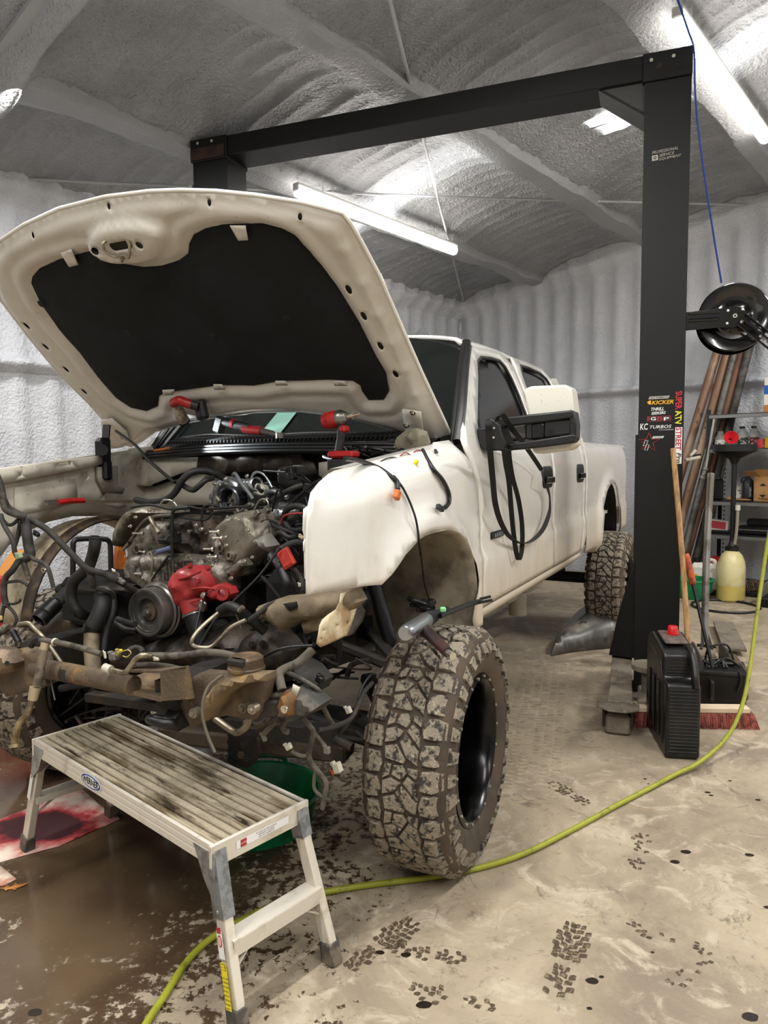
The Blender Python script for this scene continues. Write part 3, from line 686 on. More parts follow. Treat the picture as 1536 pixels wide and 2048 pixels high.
for x, y in ((988, 856), (987, 875)): p = mp(x, y, .695); b.cyl(p, p + V((.01, 0, 0)), .006, n=8)
b.build_each('mirror_screw', M_zinc, mir)

mprism('arm_end_cap', [(1138, 822), (1149, 822), (1153, 850), (1152, 878), (1146, 884), (1138, 880)], .765, .86, M_blk)
# ---- wheels
def tire_profile(D=.94, Wd=.32, rim=.27):
    R = D / 2; h = Wd / 2
    half = [(rim, h * .74), (rim + .02, h * .86), (rim + .07, h * 1.0), (rim + .12, h * 1.02), (R - .045, h * .97), (R - .022, h * .88), (R - .016, h * .72), (R - .012, h * .4), (R - .011, 0)]
    return half + [(r, -y) for r, y in half[::-1][1:]]
M_tread = mat('muddy_tread', '#8b8171', .85, col2='#33312e', nscale=34, thr=(.49, .60), bump=.8, bscale=90, col3='#a99d86', n3=70, thr3=(.55, .66))
M_side = mat('dusty_sidewall', '#4e4133', .8, col2='#3c332a', nscale=5, bump=.2, bscale=120); M_groove = mat('tire_rubber', '#231f1c', .85, col2='#5c5244', nscale=22, thr=(.5, .64))
M_rim = mat('gloss_black_rim', '#020202', .22, spec=.35)
def lug(b, poly, R, circ, top=.0, depth=.016, edge=.16):
    n = len(poly); cx = sum(p[0] for p in poly) / n; cw = sum(p[1] for p in poly) / n
    def P(u, w, r): 
        t = u / R; return (r * math.sin(t), w, r * math.cos(t))
    def rad(w): a = abs(w); return R - .055 * max(0, (a - .115) / .05) ** 2
    base = [P(u, w, rad(w) - depth) for u, w in poly]; mid = [P(cx + (u - cx) * .95, cw + (w - cw) * .95, rad(w) - .002 + top) for u, w in poly]
    tp = [P(cx + (u - cx) * .88, cw + (w - cw) * .88, rad(w) + top) for u, w in poly]; c = P(cx, cw, rad(cw) + top)
    fs = []
    for i in range(n):
        j = (i + 1) % n; fs += [(i, j, n + j, n + i), (n + i, n + j, 2 * n + j, 2 * n + i), (2 * n + i, 2 * n + j, 3 * n)]
    b.add(base + mid + tp + [c], fs)
def make_wheel(name, M, seed=0, dirt=True, hub=True):
    rr = random.Random(seed); w_ = sub(name, truck); w_.matrix_local = M
    R = .47; NP = 34; circ = 2 * math.pi * R; p = circ / NP
    b = MB(); b.lathe([(r, y) for r, y in tire_profile()], (0, 0, 0), (0, 1, 0), 96); b.build('tire', M_side, w_, 60)
    b = MB(); b.lathe([(R - .0165, -.12), (R - .0135, -.06), (R - .013, 0), (R - .0135, .06), (R - .0165, .12)], (0, 0, 0), (0, 1, 0), 96); b.build('tread_base', M_groove, w_, 60)
    b = MB(); J = lambda: rr.uniform(-.002, .002)
    for k in range(NP):
        u = k * p; e = .16 if k % 2 else .150
        for sgn in (1, -1):
            uo = u + (0 if sgn > 0 else p * .5)
            q = [(uo - p * .40, .074), (uo - p * .05, .066), (uo + p * .38, .080), (uo + p * .44, .118), (uo + p * .40, e), (uo - p * .34, e), (uo - p * .42, .118)]
            lug(b, [(a + J(), y * sgn + J()) for a, y in q][::sgn], R, circ)
            # side biters
            yb = .158 * sgn
            for dz in (0,):
                t = uo / R; r1, r2 = R - .052, R - (.098 if k % 2 else .085); y1, y2 = .158, .171
                tw = p * .30 / R
                pts = [(r1, t - tw, y1), (r1, t + tw, y1), (r2, t + tw * .7, y2), (r2, t - tw * .9, y2)]; vv = []
                for d_ in (-.01, .006): vv += [(r * math.sin(a), (y + d_ - (.0 if d_ > 0 else 0)) * sgn, r * math.cos(a)) for r, a, y in pts]
                b.add(vv, [(4, 5, 6, 7), (0, 1, 5, 4), (1, 2, 6, 5), (2, 3, 7, 6), (3, 0, 4, 7)])
        if k % 2 == 0:
            P2 = 2 * p
            cells = [[(-.48, -.062), (-.20, -.064), (.12, -.010), (-.05, .012), (-.35, -.022)], [(-.14, -.066), (.20, -.060), (.30, -.030), (.16, -.014)],
                     [(-.46, -.014), (-.40, -.020), (-.10, .020), (-.18, .060), (-.42, .058)], [(-.04, .018), (.14, -.004), (.22, .030), (.14, .064), (-.12, .062)],
                     [(.20, -.008), (.36, -.026), (.50, -.006), (.48, .022), (.28, .030)], [(.27, .037), (.48, .030), (.50, .056), (.20, .064)], [(.26, -.062), (.46, -.064), (.47, -.03), (.37, -.034)]]
            for c_ in cells: lug(b, [(u + a * P2 + J(), y + J()) for a, y in c_][::-1], R, circ, 0)
    b.build('tread_block', M_tread, w_, 30, kind='stuff')
    # rim: outer lip, bead ring, deep barrel, face
    f = -.125
    b = MB(); b.lathe([(.272, f + .02), (.292, f - .004), (.29, f - .018), (.268, f - .022), (.258, f - .012), (.248, f + .01), (.243, f + .05), (.236, .10), (.20, .115), (.0, .115)], (0, 0, 0), (0, 1, 0), 72)
    b.lathe([(.268, .13), (.28, .14), (.27, .15), (.25, .12), (.24, .0)], (0, 0, 0), (0, 1, 0), 48); b.build('rim', M_rim, w_, 50)
    b = MB()
    for k in range(20):
        t = 2 * math.pi * k / 20; c = V((math.cos(t) * .279, f - .019, math.sin(t) * .279)); b.cyl(c, c + V((0, -.006, 0)), .0055, n=8)
    b.build_each('rim_bolt', mat('grey_stud', '#b5b0a5', .35, .5), w_)
    return w_
wcL = MTi @ V((.36637, 2.68635, .47))
axis_in = .16
def wheelM(a, bc, steer=0., spin=0., mirror=False): return Matrix.Translation((a, bc, .47)) @ Matrix.Rotation(math.radians(steer + (180 if mirror else 0)), 4, 'Z') @ Matrix.Rotation(spin, 4, 'Y')
w1 = make_wheel('front_wheel', wheelM(0, -.045, 3.5, .3), 1); w1['label'] = 'driver side front wheel with deep black rim'
def dupw(src, name, M):
    r = src.copy(); COL.objects.link(r); r.matrix_local = M
    for ch in src.children: c = ch.copy(); COL.objects.link(c); c.parent = r
    return r
dupw(w1, 'w', wheelM(RA - .05, -.04, 0, 1.1)); dupw(w1, 'w', wheelM(0, 2.045, -3, .7, True)); dupw(w1, 'w', wheelM(RA - .05, 2.04, 0, .2, True))
for o in COL.objects:
    if o.name.startswith('front_wheel.'): o['label'] = ''
    if o.name.startswith('front_wheel.') and 'label' in o: del o['label']
# ================================================================== HOOD (raised)
hood = sub('hood', truck)
HP0 = V((.52, 0, 1.73)); HD = V((-.783, 0, .622)).normalized(); HN = V((HD.z, 0, -HD.x)).normalized()   # along the hood, and outward (up/back)
HPw, HNw = MT @ HP0, (MT.to_3x3() @ HN)
def hq(x, y):
    p = MTi @ onpl(x, y, HPw, HNw); return ((p - HP0).dot(HD), p.y)
def crown(p, q): return .022 * (1 - min(1, abs(q - 1.0) / .9) ** 2.2) * 0 + .0
def hpt(p, q, h): return HP0 + HD * p + V((0, q, 0)) - HN * h
hout = [hq(*c) for c in [(902, 878), (880, 830), (839, 743), (797, 648), (755, 552), (722, 490), (700, 452), (683, 430), (640, 418), (599, 408), (509, 394), (430, 386), (360, 384), (300, 386), (210, 397), (120, 420), (48, 453), (0, 485), (-22, 508), (-24, 540), (0, 598), (60, 677), (120, 749), (180, 809), (205, 838), (222, 880), (262, 893), (284, 882), (311, 862), (360, 848), (419, 836), (509, 824), (599, 822), (689, 833), (779, 857), (820, 872), (852, 895), (880, 899)]]
hpad = [hq(.599 * x, 360 + .599 * y) for x, y in [(108, 340), (112, 318), (135, 292), (200, 262), (300, 235), (345, 238), (375, 262), (420, 278), (480, 288), (540, 284), (600, 265), (632, 240), (636, 205), (650, 178), (690, 158), (750, 145), (880, 142), (940, 158), (985, 180), (1040, 240), (1090, 300), (1140, 370), (1200, 470), (1260, 590), (1290, 640), (1300, 700), (1282, 730), (1232, 732), (1210, 700), (1205, 682), (1180, 666), (1100, 662), (950, 664), (850, 682), (750, 680), (640, 692), (560, 702), (532, 718), (528, 752), (492, 768), (440, 755), (390, 722), (330, 655), (270, 572), (200, 492), (140, 410)]]
boss = hq(.599 * 445, 360 + .599 * 190)
def S_(x): x = max(0., min(1., x)); return x * x * (3 - 2 * x)
latch_c = [hq(.599 * x, 360 + .599 * y) for x, y in [(300, 190), (330, 130), (420, 105), (520, 110), (580, 150), (575, 220), (520, 255), (430, 262), (350, 245)]]
latch_p = smoothp(latch_c, 3)
def hrel(p, q):
    d1 = dpoly(p, q, hout); ins = inpoly(p, q, hpad); d2 = dpoly(p, q, hpad) * (-1 if ins else 1)
    h = .030 * S_((d1 - .008) / .05) * S_((d2 + .005) / .05)
    # long bead in the side members, cross bead at the front
    if d2 > .03 and d1 > .05: h -= .009 * math.exp(-((d2 - .085) / .016) ** 2)
    if inpoly(p, q, latch_p): h += .042 * S_(dpoly(p, q, latch_p) / .035)
    # small stiffening dimples along the driver side edge
    for k in range(6):
        pp = .28 + k * .15; h += .010 * math.exp(-((p - pp) / .018) ** 2) * math.exp(-((d1 - .05) / .03) ** 2) if q < .6 else 0
    return h
def hslot(x, y, l=.022, w_=.011, ang=0.):
    c = hq(.599 * x, 360 + .599 * y); return ell(c[0], c[1], l, w_, 12, ang)
slots = [hslot(x, y) for x, y in ((1172, 348), (1222, 436), (1277, 536), (1327, 630), (100, 472), (163, 542), (231, 618), (291, 692))]
small = [hslot(x, y, .010, .008) for x, y in ((368, 82), (704, 68), (1008, 112), (120, 175))]
hc = hq(.599 * 432, 360 + .599 * 180)
lh = [(hc[0] + a, hc[1] + b_) for a, b_ in rrect(-.018, -.055, .018, .055, .016)]
rh = [hslot(345, 201, .016, .016), hslot(493, 178, .016, .016)]
hp_ = panel('inner_frame', hout, M_hoodw, hood, holes=slots + small + [lh] + rh, grid=.019, mapf=lambda p, q: hpt(p, q, hrel(p, q)), th=.002, smooth=60)
cc = V((sum(p[0] for p in hout) / len(hout), sum(p[1] for p in hout) / len(hout)))
ho2 = [tuple(cc + (V(p) - cc) * 1.006) for p in hout]
panel('outer_skin', ho2, M_white, hood, grid=.06, mapf=lambda p, q: hpt(p, q, -.012 - .035 * S_(dpoly(p, q, ho2) / .25)), th=.004, smooth=60)
b = MB(); ring = [hpt(p, q, -.005) for p, q in resamp(ho2, .03)]; b.tube(ring + [ring[0]], .008, 8, smooth=False, cap=False); b.build('hem_edge', M_white, hood, 60)
panel('insulation_pad', hpad, M_pad, hood, grid=.04, mapf=lambda p, q: hpt(p, q, .010 + .016 * S_(dpoly(p, q, hpad) / .12) + .006 * fb(p * 3, q * 3, 9)), th=.008, off=1, smooth=70)
b = MB()
for x, y in ((965, 447), (440, 497), (720, 507), (148, 402), (620, 560)):
    c = hq(.599 * x, 360 + .599 * y); P = hpt(c[0], c[1], .026); b.M = Matrix.Translation(P) @ V((0, 0, 1)).rotation_difference(-HN).to_matrix().to_4x4(); b.lathe([(0, .006), (.012, .006), (.017, .002), (.02, 0)], n=14)
b.M = Matrix.Identity(4); b.build_each('pad_clip', M_blkm, hood)
def htab(pts): 
    P = [hq(.599 * x, 360 + .599 * y) for x, y in pts]; panel('pad_tab', P, M_hoodw, hood, grid=.02, mapf=lambda p, q: hpt(p, q, .034), th=.003)
htab([(780, 132), (832, 132), (840, 180), (808, 182)]); htab([(215, 225), (252, 212), (275, 265), (245, 272)])
htab([(552, 684), (592, 682), (588, 700), (556, 702)]); htab([(722, 664), (750, 664), (764, 682), (724, 682)]); htab([(928, 652), (962, 652), (970, 667), (930, 667)]); htab([(1120, 652), (1158, 652), (1168, 668), (1126, 668)])
# latch striker: wire loop round the opening
b = MB(); L_ = lambda dp, dq, h=.075: hpt(hc[0] + dp, hc[1] + dq, h)
b.tube([L_(.03, .05, .065), L_(.03, .06, .09), L_(0, .068, .095), L_(-.03, .05, .09), L_(-.03, .0, .09), L_(-.045, -.01, .09), L_(-.03, -.03, .09), L_(.0, -.05, .08), L_(.02, -.045, .07)], .006, 8)
b.tube([L_(-.03, .03, .07), L_(-.055, .035, .085), L_(-.06, .05, .07)], .007, 8); b.build('hood_striker', M_alum, hood)
# hinge plates with bolts
def hplate(nm, px, hb, m_=M_hoodw):
    P = [hq(*c) for c in px]; o = panel(nm, P, m_, hood, grid=.04, mapf=lambda p, q: hpt(p, q, hb), th=.008); return o
hplate('hinge_plate', [(811, 800), (848, 806), (853, 850), (872, 880), (866, 900), (850, 905), (842, 860), (815, 838)], .05)
hplate('hinge_plate', [(211, 826), (232, 822), (262, 848), (268, 872), (252, 880), (224, 884), (214, 862)], .05)
def hbolt(x, y, h=.056):
    c = hq(x, y); P = hpt(c[0], c[1], h); b = MB(); b.cyl(P, P - HN * .003, .014, n=14); b.cyl(P, P - HN * .012, .008, n=6); b.build('hinge_bolt', M_zinc, hood)
for x, y in ((832, 806), (819, 832), (254, 859), (262, 862)): hbolt(x, y)
# slotted hinge openings (dark recess)
for x, y, w_ in ((843, 841, .022), (253, 857, .018)):
    c = hq(x, y); panel('hinge_slot', ell(c[0], c[1], .008, w_, 12), M_blkm, hood, grid=.02, mapf=lambda p, q: hpt(p, q, .056), th=.002)
# hinge arms running down to the cowl
for (p1, p2) in (((848, 806), (878, 898)), ((224, 884), (212, 905))):
    pass
b = MB(); b.bar(tb(846, 812, .22), tb(879, 905, .2), .03, .012); b.build('hinge_arm', M_hoodw, hood)
b = MB(); b.bar(tb(214, 850, 1.84), tb(207, 920, 1.82), .035, .014); b.box(tb(207, 895, 1.82), (.07, .05, .10), ch=.012); b.build('hinge_arm', M_blk, hood)

# ================================================================== COWL, FIREWALL, APRON
def ppx(name, px, a, m_, par=None, th=.012, grid=.05, holes=(), curve=None, **kw):
    """flat plate standing across the truck at station a, outline surveyed from the photograph"""
    cvt = lambda P: [(ta(x, y, a).y, ta(x, y, a).z) for x, y in P]
    return panel(name, cvt(px), m_, par or truck, holes=[cvt(h) for h in holes], grid=grid, mapf=lambda y, z: (a + (curve(y, z) if curve else 0), y, z), th=th, **kw)
def mound(name, px, a, H, m_, par, grid=.016, soft=.04, rough_=0., sc_=14., flat=.5, smooth=50):
    P = [(ta(x, y, a).y, ta(x, y, a).z) for x, y in px]; sd = rnd.random() * 50
    def f(y, z):
        d = dpoly(y, z, P); t = min(1, d / soft); h = H * (1 - (1 - t) ** 2) ** .5
        if rough_: h += rough_ * t * (noise.noise(V((y * sc_, z * sc_, sd))) + .5 * abs(noise.noise(V((y * sc_ * 2.3, z * sc_ * 2.3, sd)))))
        return (a - h, y, z)
    vs, fs = panel_data(P, (), grid, f)
    me = bpy.data.meshes.new(name); me.from_pydata(vs, [], fs); me.validate()
    bm = bmesh.new(); bm.from_mesh(me); bmesh.ops.delete(bm, geom=[v_ for v_ in bm.verts if not v_.link_faces], context='VERTS')
    be = [e for e in bm.edges if e.is_boundary]; r = bmesh.ops.extrude_edge_only(bm, edges=be)
    for v_ in [g for g in r['geom'] if isinstance(g, bmesh.types.BMVert)]: v_.co.x += max(.05, H)
    bmesh.ops.recalc_face_normals(bm, faces=bm.faces); bm.to_mesh(me); bm.free()
    return mesh_obj(name, me, m_, par, smooth)
def E(x, y, a): return ta(x, y, a)
def hose(name, pts, r, m_, par, n=9, sub=6, **kw):
    b = MB(); b.tube([E(*p) for p in pts], r, n, sub=sub, **kw); return b.build(name, m_, par, 60)
body = sub('front_structure', truck)
b = MB(); b.box((.50, 1.0, 1.2), (.03, 1.9, .95)); b.build('firewall', M_blkm, body)
ppx('firewall_panel', [(232, 918), (398, 914), (395, 938), (360, 948), (318, 964), (300, 972), (236, 970)], .40, M_under, body)
ppx('firewall_panel', [(252, 978), (300, 976), (345, 962), (400, 944), (440, 940), (440, 1010), (256, 1010)], .46, M_under, body)
ppx('heat_shield', [(390, 922), (396, 914), (600, 908), (612, 918), (632, 925), (640, 948), (560, 946), (470, 944), (440, 950), (400, 944)], .40, mat('heat_shield', '#3a322a', .55, .4, col2='#6b5c45', nscale=12, thr=(.55, .72)), body, curve=lambda y, z: .01 * math.sin(y * 30))
ppx('firewall_panel', [(640, 925), (700, 918), (700, 960), (660, 965), (640, 950)], .36, M_under, body)
# cowl: two long rails, louvred grille panel
b = MB()
for z_, dz, a_ in ((1.655, .012, .38), (1.672, .01, .40), (1.64, .012, .37)): b.tube([(a_, 1.90, z_ - .02), (a_ - .03, 1.5, z_), (a_ - .05, 1.0, z_ + .006), (a_ - .03, .5, z_), (a_, .16, z_ - .01)], dz, 8)
b.build_each('cowl_seal', M_blk, body)
n = 20; b = MB(); vs = []; fs = []
for i in range(n + 1):
    y = .18 + 1.66 * i / n; e = 1 - ((y - 1) / .83) ** 2; vs += [(.40 - .05 * e, y, 1.665), (.52 - .06 * e, y, 1.70), (.60 - .06 * e, y, 1.695)]
for i in range(n): fs += [(3 * i, 3 * i + 3, 3 * i + 4, 3 * i + 1), (3 * i + 1, 3 * i + 4, 3 * i + 5, 3 * i + 2)]
b.add(vs, fs); b.build('cowl_panel', M_blk, body)
b = MB()
for i in range(62):
    y = .28 + 1.45 * i / 61;  e = 1 - ((y - 1) / .83) ** 2
    for r_ in range(2):
        a_ = .43 + .05 * r_ - .05 * e; z_ = 1.706 + .014 * r_; b.box((a_, y, z_), (.045, .010, .016), Matrix.Rotation(.5, 3, 'X') @ Matrix.Rotation(-.28, 3, 'Y'))
b.build_each('cowl_louvre', M_blkm, body)
# wipers
b = MB(); b.tube([(.50, .45, 1.72), (.49, .8, 1.735), (.48, 1.1, 1.73)], .008, 6); b.tube([(.50, 1.15, 1.72), (.48, 1.5, 1.74), (.52, 1.75, 1.73)], .008, 6)
b.build_each('wiper', M_blk, body)
# passenger apron and rail, seen from the engine side
def bpx(name, px, bb_, m_, th=.012, grid=.06, holes=(), **kw):
    cvt = lambda P: [(tb(x, y, bb_).x, tb(x, y, bb_).z) for x, y in P]
    return panel(name, cvt(px), m_, body, holes=[cvt(h) for h in holes], grid=grid, mapf=lambda a, z: (a, bb_, z), th=th, off=1, **kw)
circ = lambda x, y, r, n=12, e=1.: [(x + r * math.cos(2 * math.pi * i / n), y + r * e * math.sin(2 * math.pi * i / n)) for i in range(n)]
bpx('apron_panel', [(-110, 955), (0, 945), (205, 915), (242, 910), (242, 1004), (255, 1012), (240, 1018), (190, 1005), (165, 1003), (130, 1012), (100, 1024), (60, 1048), (28, 1078), (0, 1115), (-40, 1150), (-110, 1160)], 1.8, M_under, holes=[circ(172, 953, 7), [(208, 990), (214, 985), (246, 981), (250, 1000), (210, 1000)], [(126, 990), (148, 985), (149, 989), (128, 994)]])
bpx('apron_rail', [(-110, 948), (0, 938), (120, 922), (205, 911), (205, 928), (130, 944), (0, 968), (-110, 985)], 1.76, M_under, th=.03, holes=[[(118, 926), (143, 921), (143, 929), (119, 934)], circ(41, 950, 2.5)])
bpx('apron_stiffener', [(30, 975), (105, 962), (152, 958), (156, 1000), (128, 1008), (90, 1020), (30, 1030)], 1.79, M_under, th=.01)
bpx('apron_column', [(196, 934), (236, 932), (236, 972), (250, 976), (246, 988), (210, 986), (197, 960)], 1.77, mat('grey_primer', '#6e6a60', .6, col2='#8f887a', nscale=8), th=.02)
b = MB(); b.box(tb(206, 905, 1.78), (.07, .05, .13), ch=.01); b.box(tb(212, 940, 1.77), (.05, .05, .10), ch=.01); b.cyl(tb(204, 900, 1.76), tb(204, 900, 1.70), .028, n=14); b.build_each('hinge_base', M_blk, body)
panel('far_fender', fend, M_under, truck, grid=.07, mapf=lambda a, z: (a, 2 - fmap(a, z)[1], z), th=.006)
# wheelhouse arch strip (dark) between apron and far fender, and its bright rolled lip
for nm, y0_, y1_, r0_, r1_, m_ in (('arch_lip', 1.80, 1.985, .50, .475, mat('tan_lip', '#a2967f', .6, col2='#6f6450', nscale=7)), ('arch_inner', 1.75, 1.80, .485, .50, mat('brown_metal', '#33291f', .7, col2='#5a4a37', nscale=8))):
    vs = []; fs = []; n = 26
    for i in range(n + 1):
        t = math.pi * (.02 + .98 * i / n); vs += [(-math.cos(t) * r0_ + .0, y0_, .83 + math.sin(t) * r0_), (-math.cos(t) * r1_, y1_, .83 + math.sin(t) * r1_)]
    for i in range(n): fs.append((2 * i, 2 * i + 2, 2 * i + 3, 2 * i + 1))
    b = MB(); b.add(vs, fs); o = b.build(nm, m_, body, 60); s_ = o.modifiers.new('s', 'SOLIDIFY'); s_.thickness = .012
b = MB(); b.bar(tb(150, 1003, 1.76), tb(262, 1003, 1.70), .03, .016); b.build('rusty_brace', M_rust, body)
# front panel below the driver fender (bumper beam bracket, radiator support remains)
mound('support_stamping', [(517, 1212), (560, 1196), (612, 1192), (624, 1184), (705, 1178), (718, 1204), (700, 1222), (648, 1236), (600, 1242), (570, 1260), (545, 1240), (525, 1240)], -.52, .06, mat('dusty_stamping', '#6d604c', .75, col2='#8c7d65', nscale=8, thr=(.45, .7), bump=.3), body, rough_=.015)
ppx('support_slot', [(566, 1208), (590, 1204), (592, 1216), (578, 1222)], -.585, M_blkm, body, grid=.03)
mound('support_leg', [(600, 1236), (634, 1230), (632, 1262), (612, 1268)], -.5, .04, MATS['dusty_stamping'], body)

# ---- frame
fr = sub('frame', truck)
b = MB()
for y in (.58, 1.42): b.ribbon([(-.86, y, .80), (-.3, y, .80), (.5, y, .72), (3.2, y, .72), (4.1, y, .86), (5.2, y, .86)], .09, .16, (0, 1, 0), 2)
b.build_each('frame_rail', M_frame, fr)
b = MB(); b.bar((-.2, .55, .62), (-.2, 1.45, .62), .22, .10, ch=.02); b.bar((.55, .55, .62), (.55, 1.45, .62), .12, .08, ch=.02); b.bar((1.7, .5, .68), (1.7, 1.5, .68), .2, .06, ch=.02); b.bar((3, .5, .7), (3, 1.5, .7), .1, .1, ch=.02)
b.build_each('crossmember', M_frame, fr)
AF = -.86
b = MB(); b.tube([E(70, 1336, AF), E(135, 1345, AF), E(268, 1372, AF)], .034, 20); b.build('front_tube', M_rust, fr, 60)
b = MB(); b.tube([E(132, 1345, AF), E(146, 1348, AF)], .0348, 20); b.build('tube_wear_band', M_frame, fr, 60)
mound('frame_plate', [(20, 1302), (40, 1299), (63, 1300), (79, 1312), (84, 1330), (88, 1350), (93, 1370), (63, 1383), (14, 1394), (-6, 1372), (-60, 1360), (-60, 1310)], AF - .01, .012, M_rust, fr, soft=.012, rough_=.002)
mound('tow_loop', [(-30, 1298), (4, 1299), (22, 1308), (31, 1326), (27, 1340), (10, 1348), (-30, 1350)], AF - .06, .03, mat('scuffed_steel', '#57493b', .55, .5, col2='#84705a', nscale=10), fr, soft=.02)
b = MB(); b.cyl(E(14, 1326, AF - .08), E(14, 1326, AF - .1), .008, n=10); b.build('tow_loop_hole', M_blkm, fr)
# square channel end on the driver rail
b = MB(); P = [E(*c, AF - .03) for c in [(262, 1346), (323, 1338), (374, 1331), (384, 1398), (323, 1404), (322, 1348)]]
w4 = [E(262, 1345, AF), E(320, 1343, AF - .05), E(322, 1402, AF - .05), E(310, 1400, AF)]
b.prism([E(320, 1342, AF - .05), E(372, 1333, AF - .05), E(383, 1398, AF - .05), E(322, 1402, AF - .05)], (.014, 0, 0)); b.prism([E(258, 1340, AF), E(322, 1342, AF - .05), E(372, 1333, AF - .05), E(320, 1330, AF + .05)], (0, 0, -.008))
b.prism([E(322, 1396, AF - .05), E(322, 1404, AF - .05), E(256, 1388, AF), E(258, 1382, AF)], (.06, 0, 0)); b.build('channel_end', M_rust, fr)
mound('crossmember_ball', [(270, 1352), (300, 1350), (318, 1362), (318, 1388), (300, 1392), (275, 1378)], AF + .12, .05, M_rust, fr, soft=.05)
big = [(377, 1358), (400, 1346), (446, 1350), (470, 1348), (532, 1350), (531, 1368), (527, 1389), (520, 1426), (508, 1440), (490, 1438), (454, 1431), (425, 1436), (412, 1444), (382, 1454), (368, 1430), (340, 1402), (383, 1398), (378, 1370)]
mound('frame_horn_plate', big, AF + .03, .010, M_rust, fr, soft=.01, rough_=.004)
rib_ = [(412, 1442), (405, 1440), (410, 1400), (425, 1375), (450, 1357), (480, 1350), (533, 1349), (533, 1362), (500, 1365), (470, 1378), (447, 1395), (430, 1420)]
mound('frame_horn_flange', rib_, AF - .03, .03, M_rust, fr, soft=.02, rough_=.003)
for x, y in ((388, 1426), (487, 1416), (505, 1418)): b = MB(); p = E(x, y, AF - .0); b.cyl(p + V((.02, 0, 0)), p - V((.006, 0, 0)), .016, n=16); b.cyl(p, p - V((.016, 0, 0)), .009, n=6); b.build('frame_bolt', M_alum, fr)
p = E(493, 1336, AF + .02); b = MB(); b.lathe([(0, .04), (.045, .04), (.052, .034), (.054, .008), (.058, .004), (.058, -.004), (.054, -.008), (.056, -.018), (.048, -.03), (0, -.03)], p, n=36); b.build('body_mount_cup', mat('rusty_cup', '#4d3f2e', .65, .3, col2='#7a6448', nscale=10), fr)
b = MB(); b.box(p + V((-.045, 0, .03)), (.03, .06, .02), ch=.004); b.build('mount_notch', M_frame, fr)
# lower valance strip behind the platform
b = MB(); b.bar(E(180, 1392, -.7), E(400, 1422, -.7), .05, .03); b.bar(E(420, 1440, -.6), E(660, 1468, -.55), .08, .05); b.build_each('lower_crossbar', M_frame, fr)
# tow hook loop
b = MB(); c = E(322, 1442, AF - .05); pth = [c + V((-.02 * math.sin(t), .045 * math.cos(t), .004 * math.sin(t))) * 1.05 for t in [2 * math.pi * i / 24 for i in range(25)]]
b.tube(pth, .014, 10, smooth=False, cap=False); b.bar(c + V((.0, -.03, 0)), E(352, 1420, AF + .02), .05, .018, ch=.005); b.build('tow_hook', M_blk, fr, 60)
# steering gear tab / shock mount on the right
mound('bracket_tab', [(562, 1386), (572, 1381), (582, 1384), (588, 1398), (586, 1430), (576, 1434), (560, 1430)], -.78, .03, mat('worn_tab', '#5e5a58', .45, .6, col2='#8c6a45', nscale=16), fr, soft=.012)
b = MB(); p = E(570, 1418, -.81); b.cyl(p, p - V((.006, 0, 0)), .012, n=14); b.cyl(p, p - V((.01, 0, 0)), .006, n=6); b.build('frame_bolt', M_zinc, fr)
b = MB(); b.bar(E(520, 1417, -.8), E(562, 1414, -.79), .04, .05, ch=.006); b.build('bracket_arm', M_frame, fr)
mound('module_box', [(590, 1378), (600, 1372), (648, 1406), (640, 1420), (590, 1440), (578, 1430), (590, 1400)], -.72, .05, mat('grey_box', '#3b3a36', .6, col2='#5a564e', nscale=12), fr, soft=.01)
ppx('paper_tag', [(586, 1368), (600, 1375), (593, 1392), (582, 1388)], -.80, M_conw, fr, grid=.03, th=.002)
mound('finned_module', [(600, 1322), (625, 1335), (648, 1362), (640, 1382), (612, 1375), (592, 1345)], -.62, .06, M_frame, fr, rough_=.03, sc_=40)
# suspension: axle beam, diff, arms, shocks, hubs
su = sub('front_suspension', truck)
b = MB(); b.cyl((0, .25, .50), (0, 1.75, .50), .045, n=18); b.build('axle_tube', M_frame, su)
b = MB(); b.sphere((0, .98, .56), .17, 20, 12, (1, .9, .95)); b.build('differential', M_frame, su)
for y0_, y1_ in ((.45, .12), (1.55, 1.88)):
    b = MB(); b.bar((-.28, y0_, .60), (0, y1_, .40), .07, .05, ch=.012); b.bar((.28, y0_, .60), (0, y1_, .40), .07, .05, ch=.012); b.bar((-.18, y0_, .90), (0, y1_, .74), .05, .04, ch=.01); b.bar((.18, y0_, .90), (0, y1_, .74), .05, .04, ch=.01); b.build_each('control_arm', M_frame, su)
    yk = .12 if y0_ < 1 else 1.88
    b = MB(); b.bar((0, yk, .36), (0, yk, .78), .09, .07, ch=.02); b.cyl((0, yk - .03, .47), (0, yk + .03, .47), .09, n=20); b.build('steering_knuckle', M_frame, su)
    yb = .045 if y0_ < 1 else 1.955
    b = MB(); b.cyl((0, yb - .015, .47), (0, yb + .015, .47), .165, n=40); b.cyl((0, yb - .05, .47), (0, yb + .04, .47), .08, n=24); b.build('brake_rotor', mat('rotor_steel', '#3d3833', .5, .7), su)
    b = MB(); b.cyl((.12, y0_ + (.12 if y0_ < 1 else -.12) * 0 - (.1 if y0_ < 1 else -.1), 1.15), (.1, yk, .45), .032, n=14); b.build('shock_absorber', M_blk, su)
b = MB(); b.tube([(-.3, .2, .52), (-.3, .6, .60), (-.3, 1.4, .60), (-.3, 1.8, .52)], .018, 10); b.build('steering_link', M_frame, su)
b = MB(); b.tube([E(430, 1437, -.7), E(455, 1455, -.7), E(475, 1465, -.7), E(495, 1450, -.7), E(503, 1428, -.72)], .012, 10); b.build('sway_bar', M_alum, su)
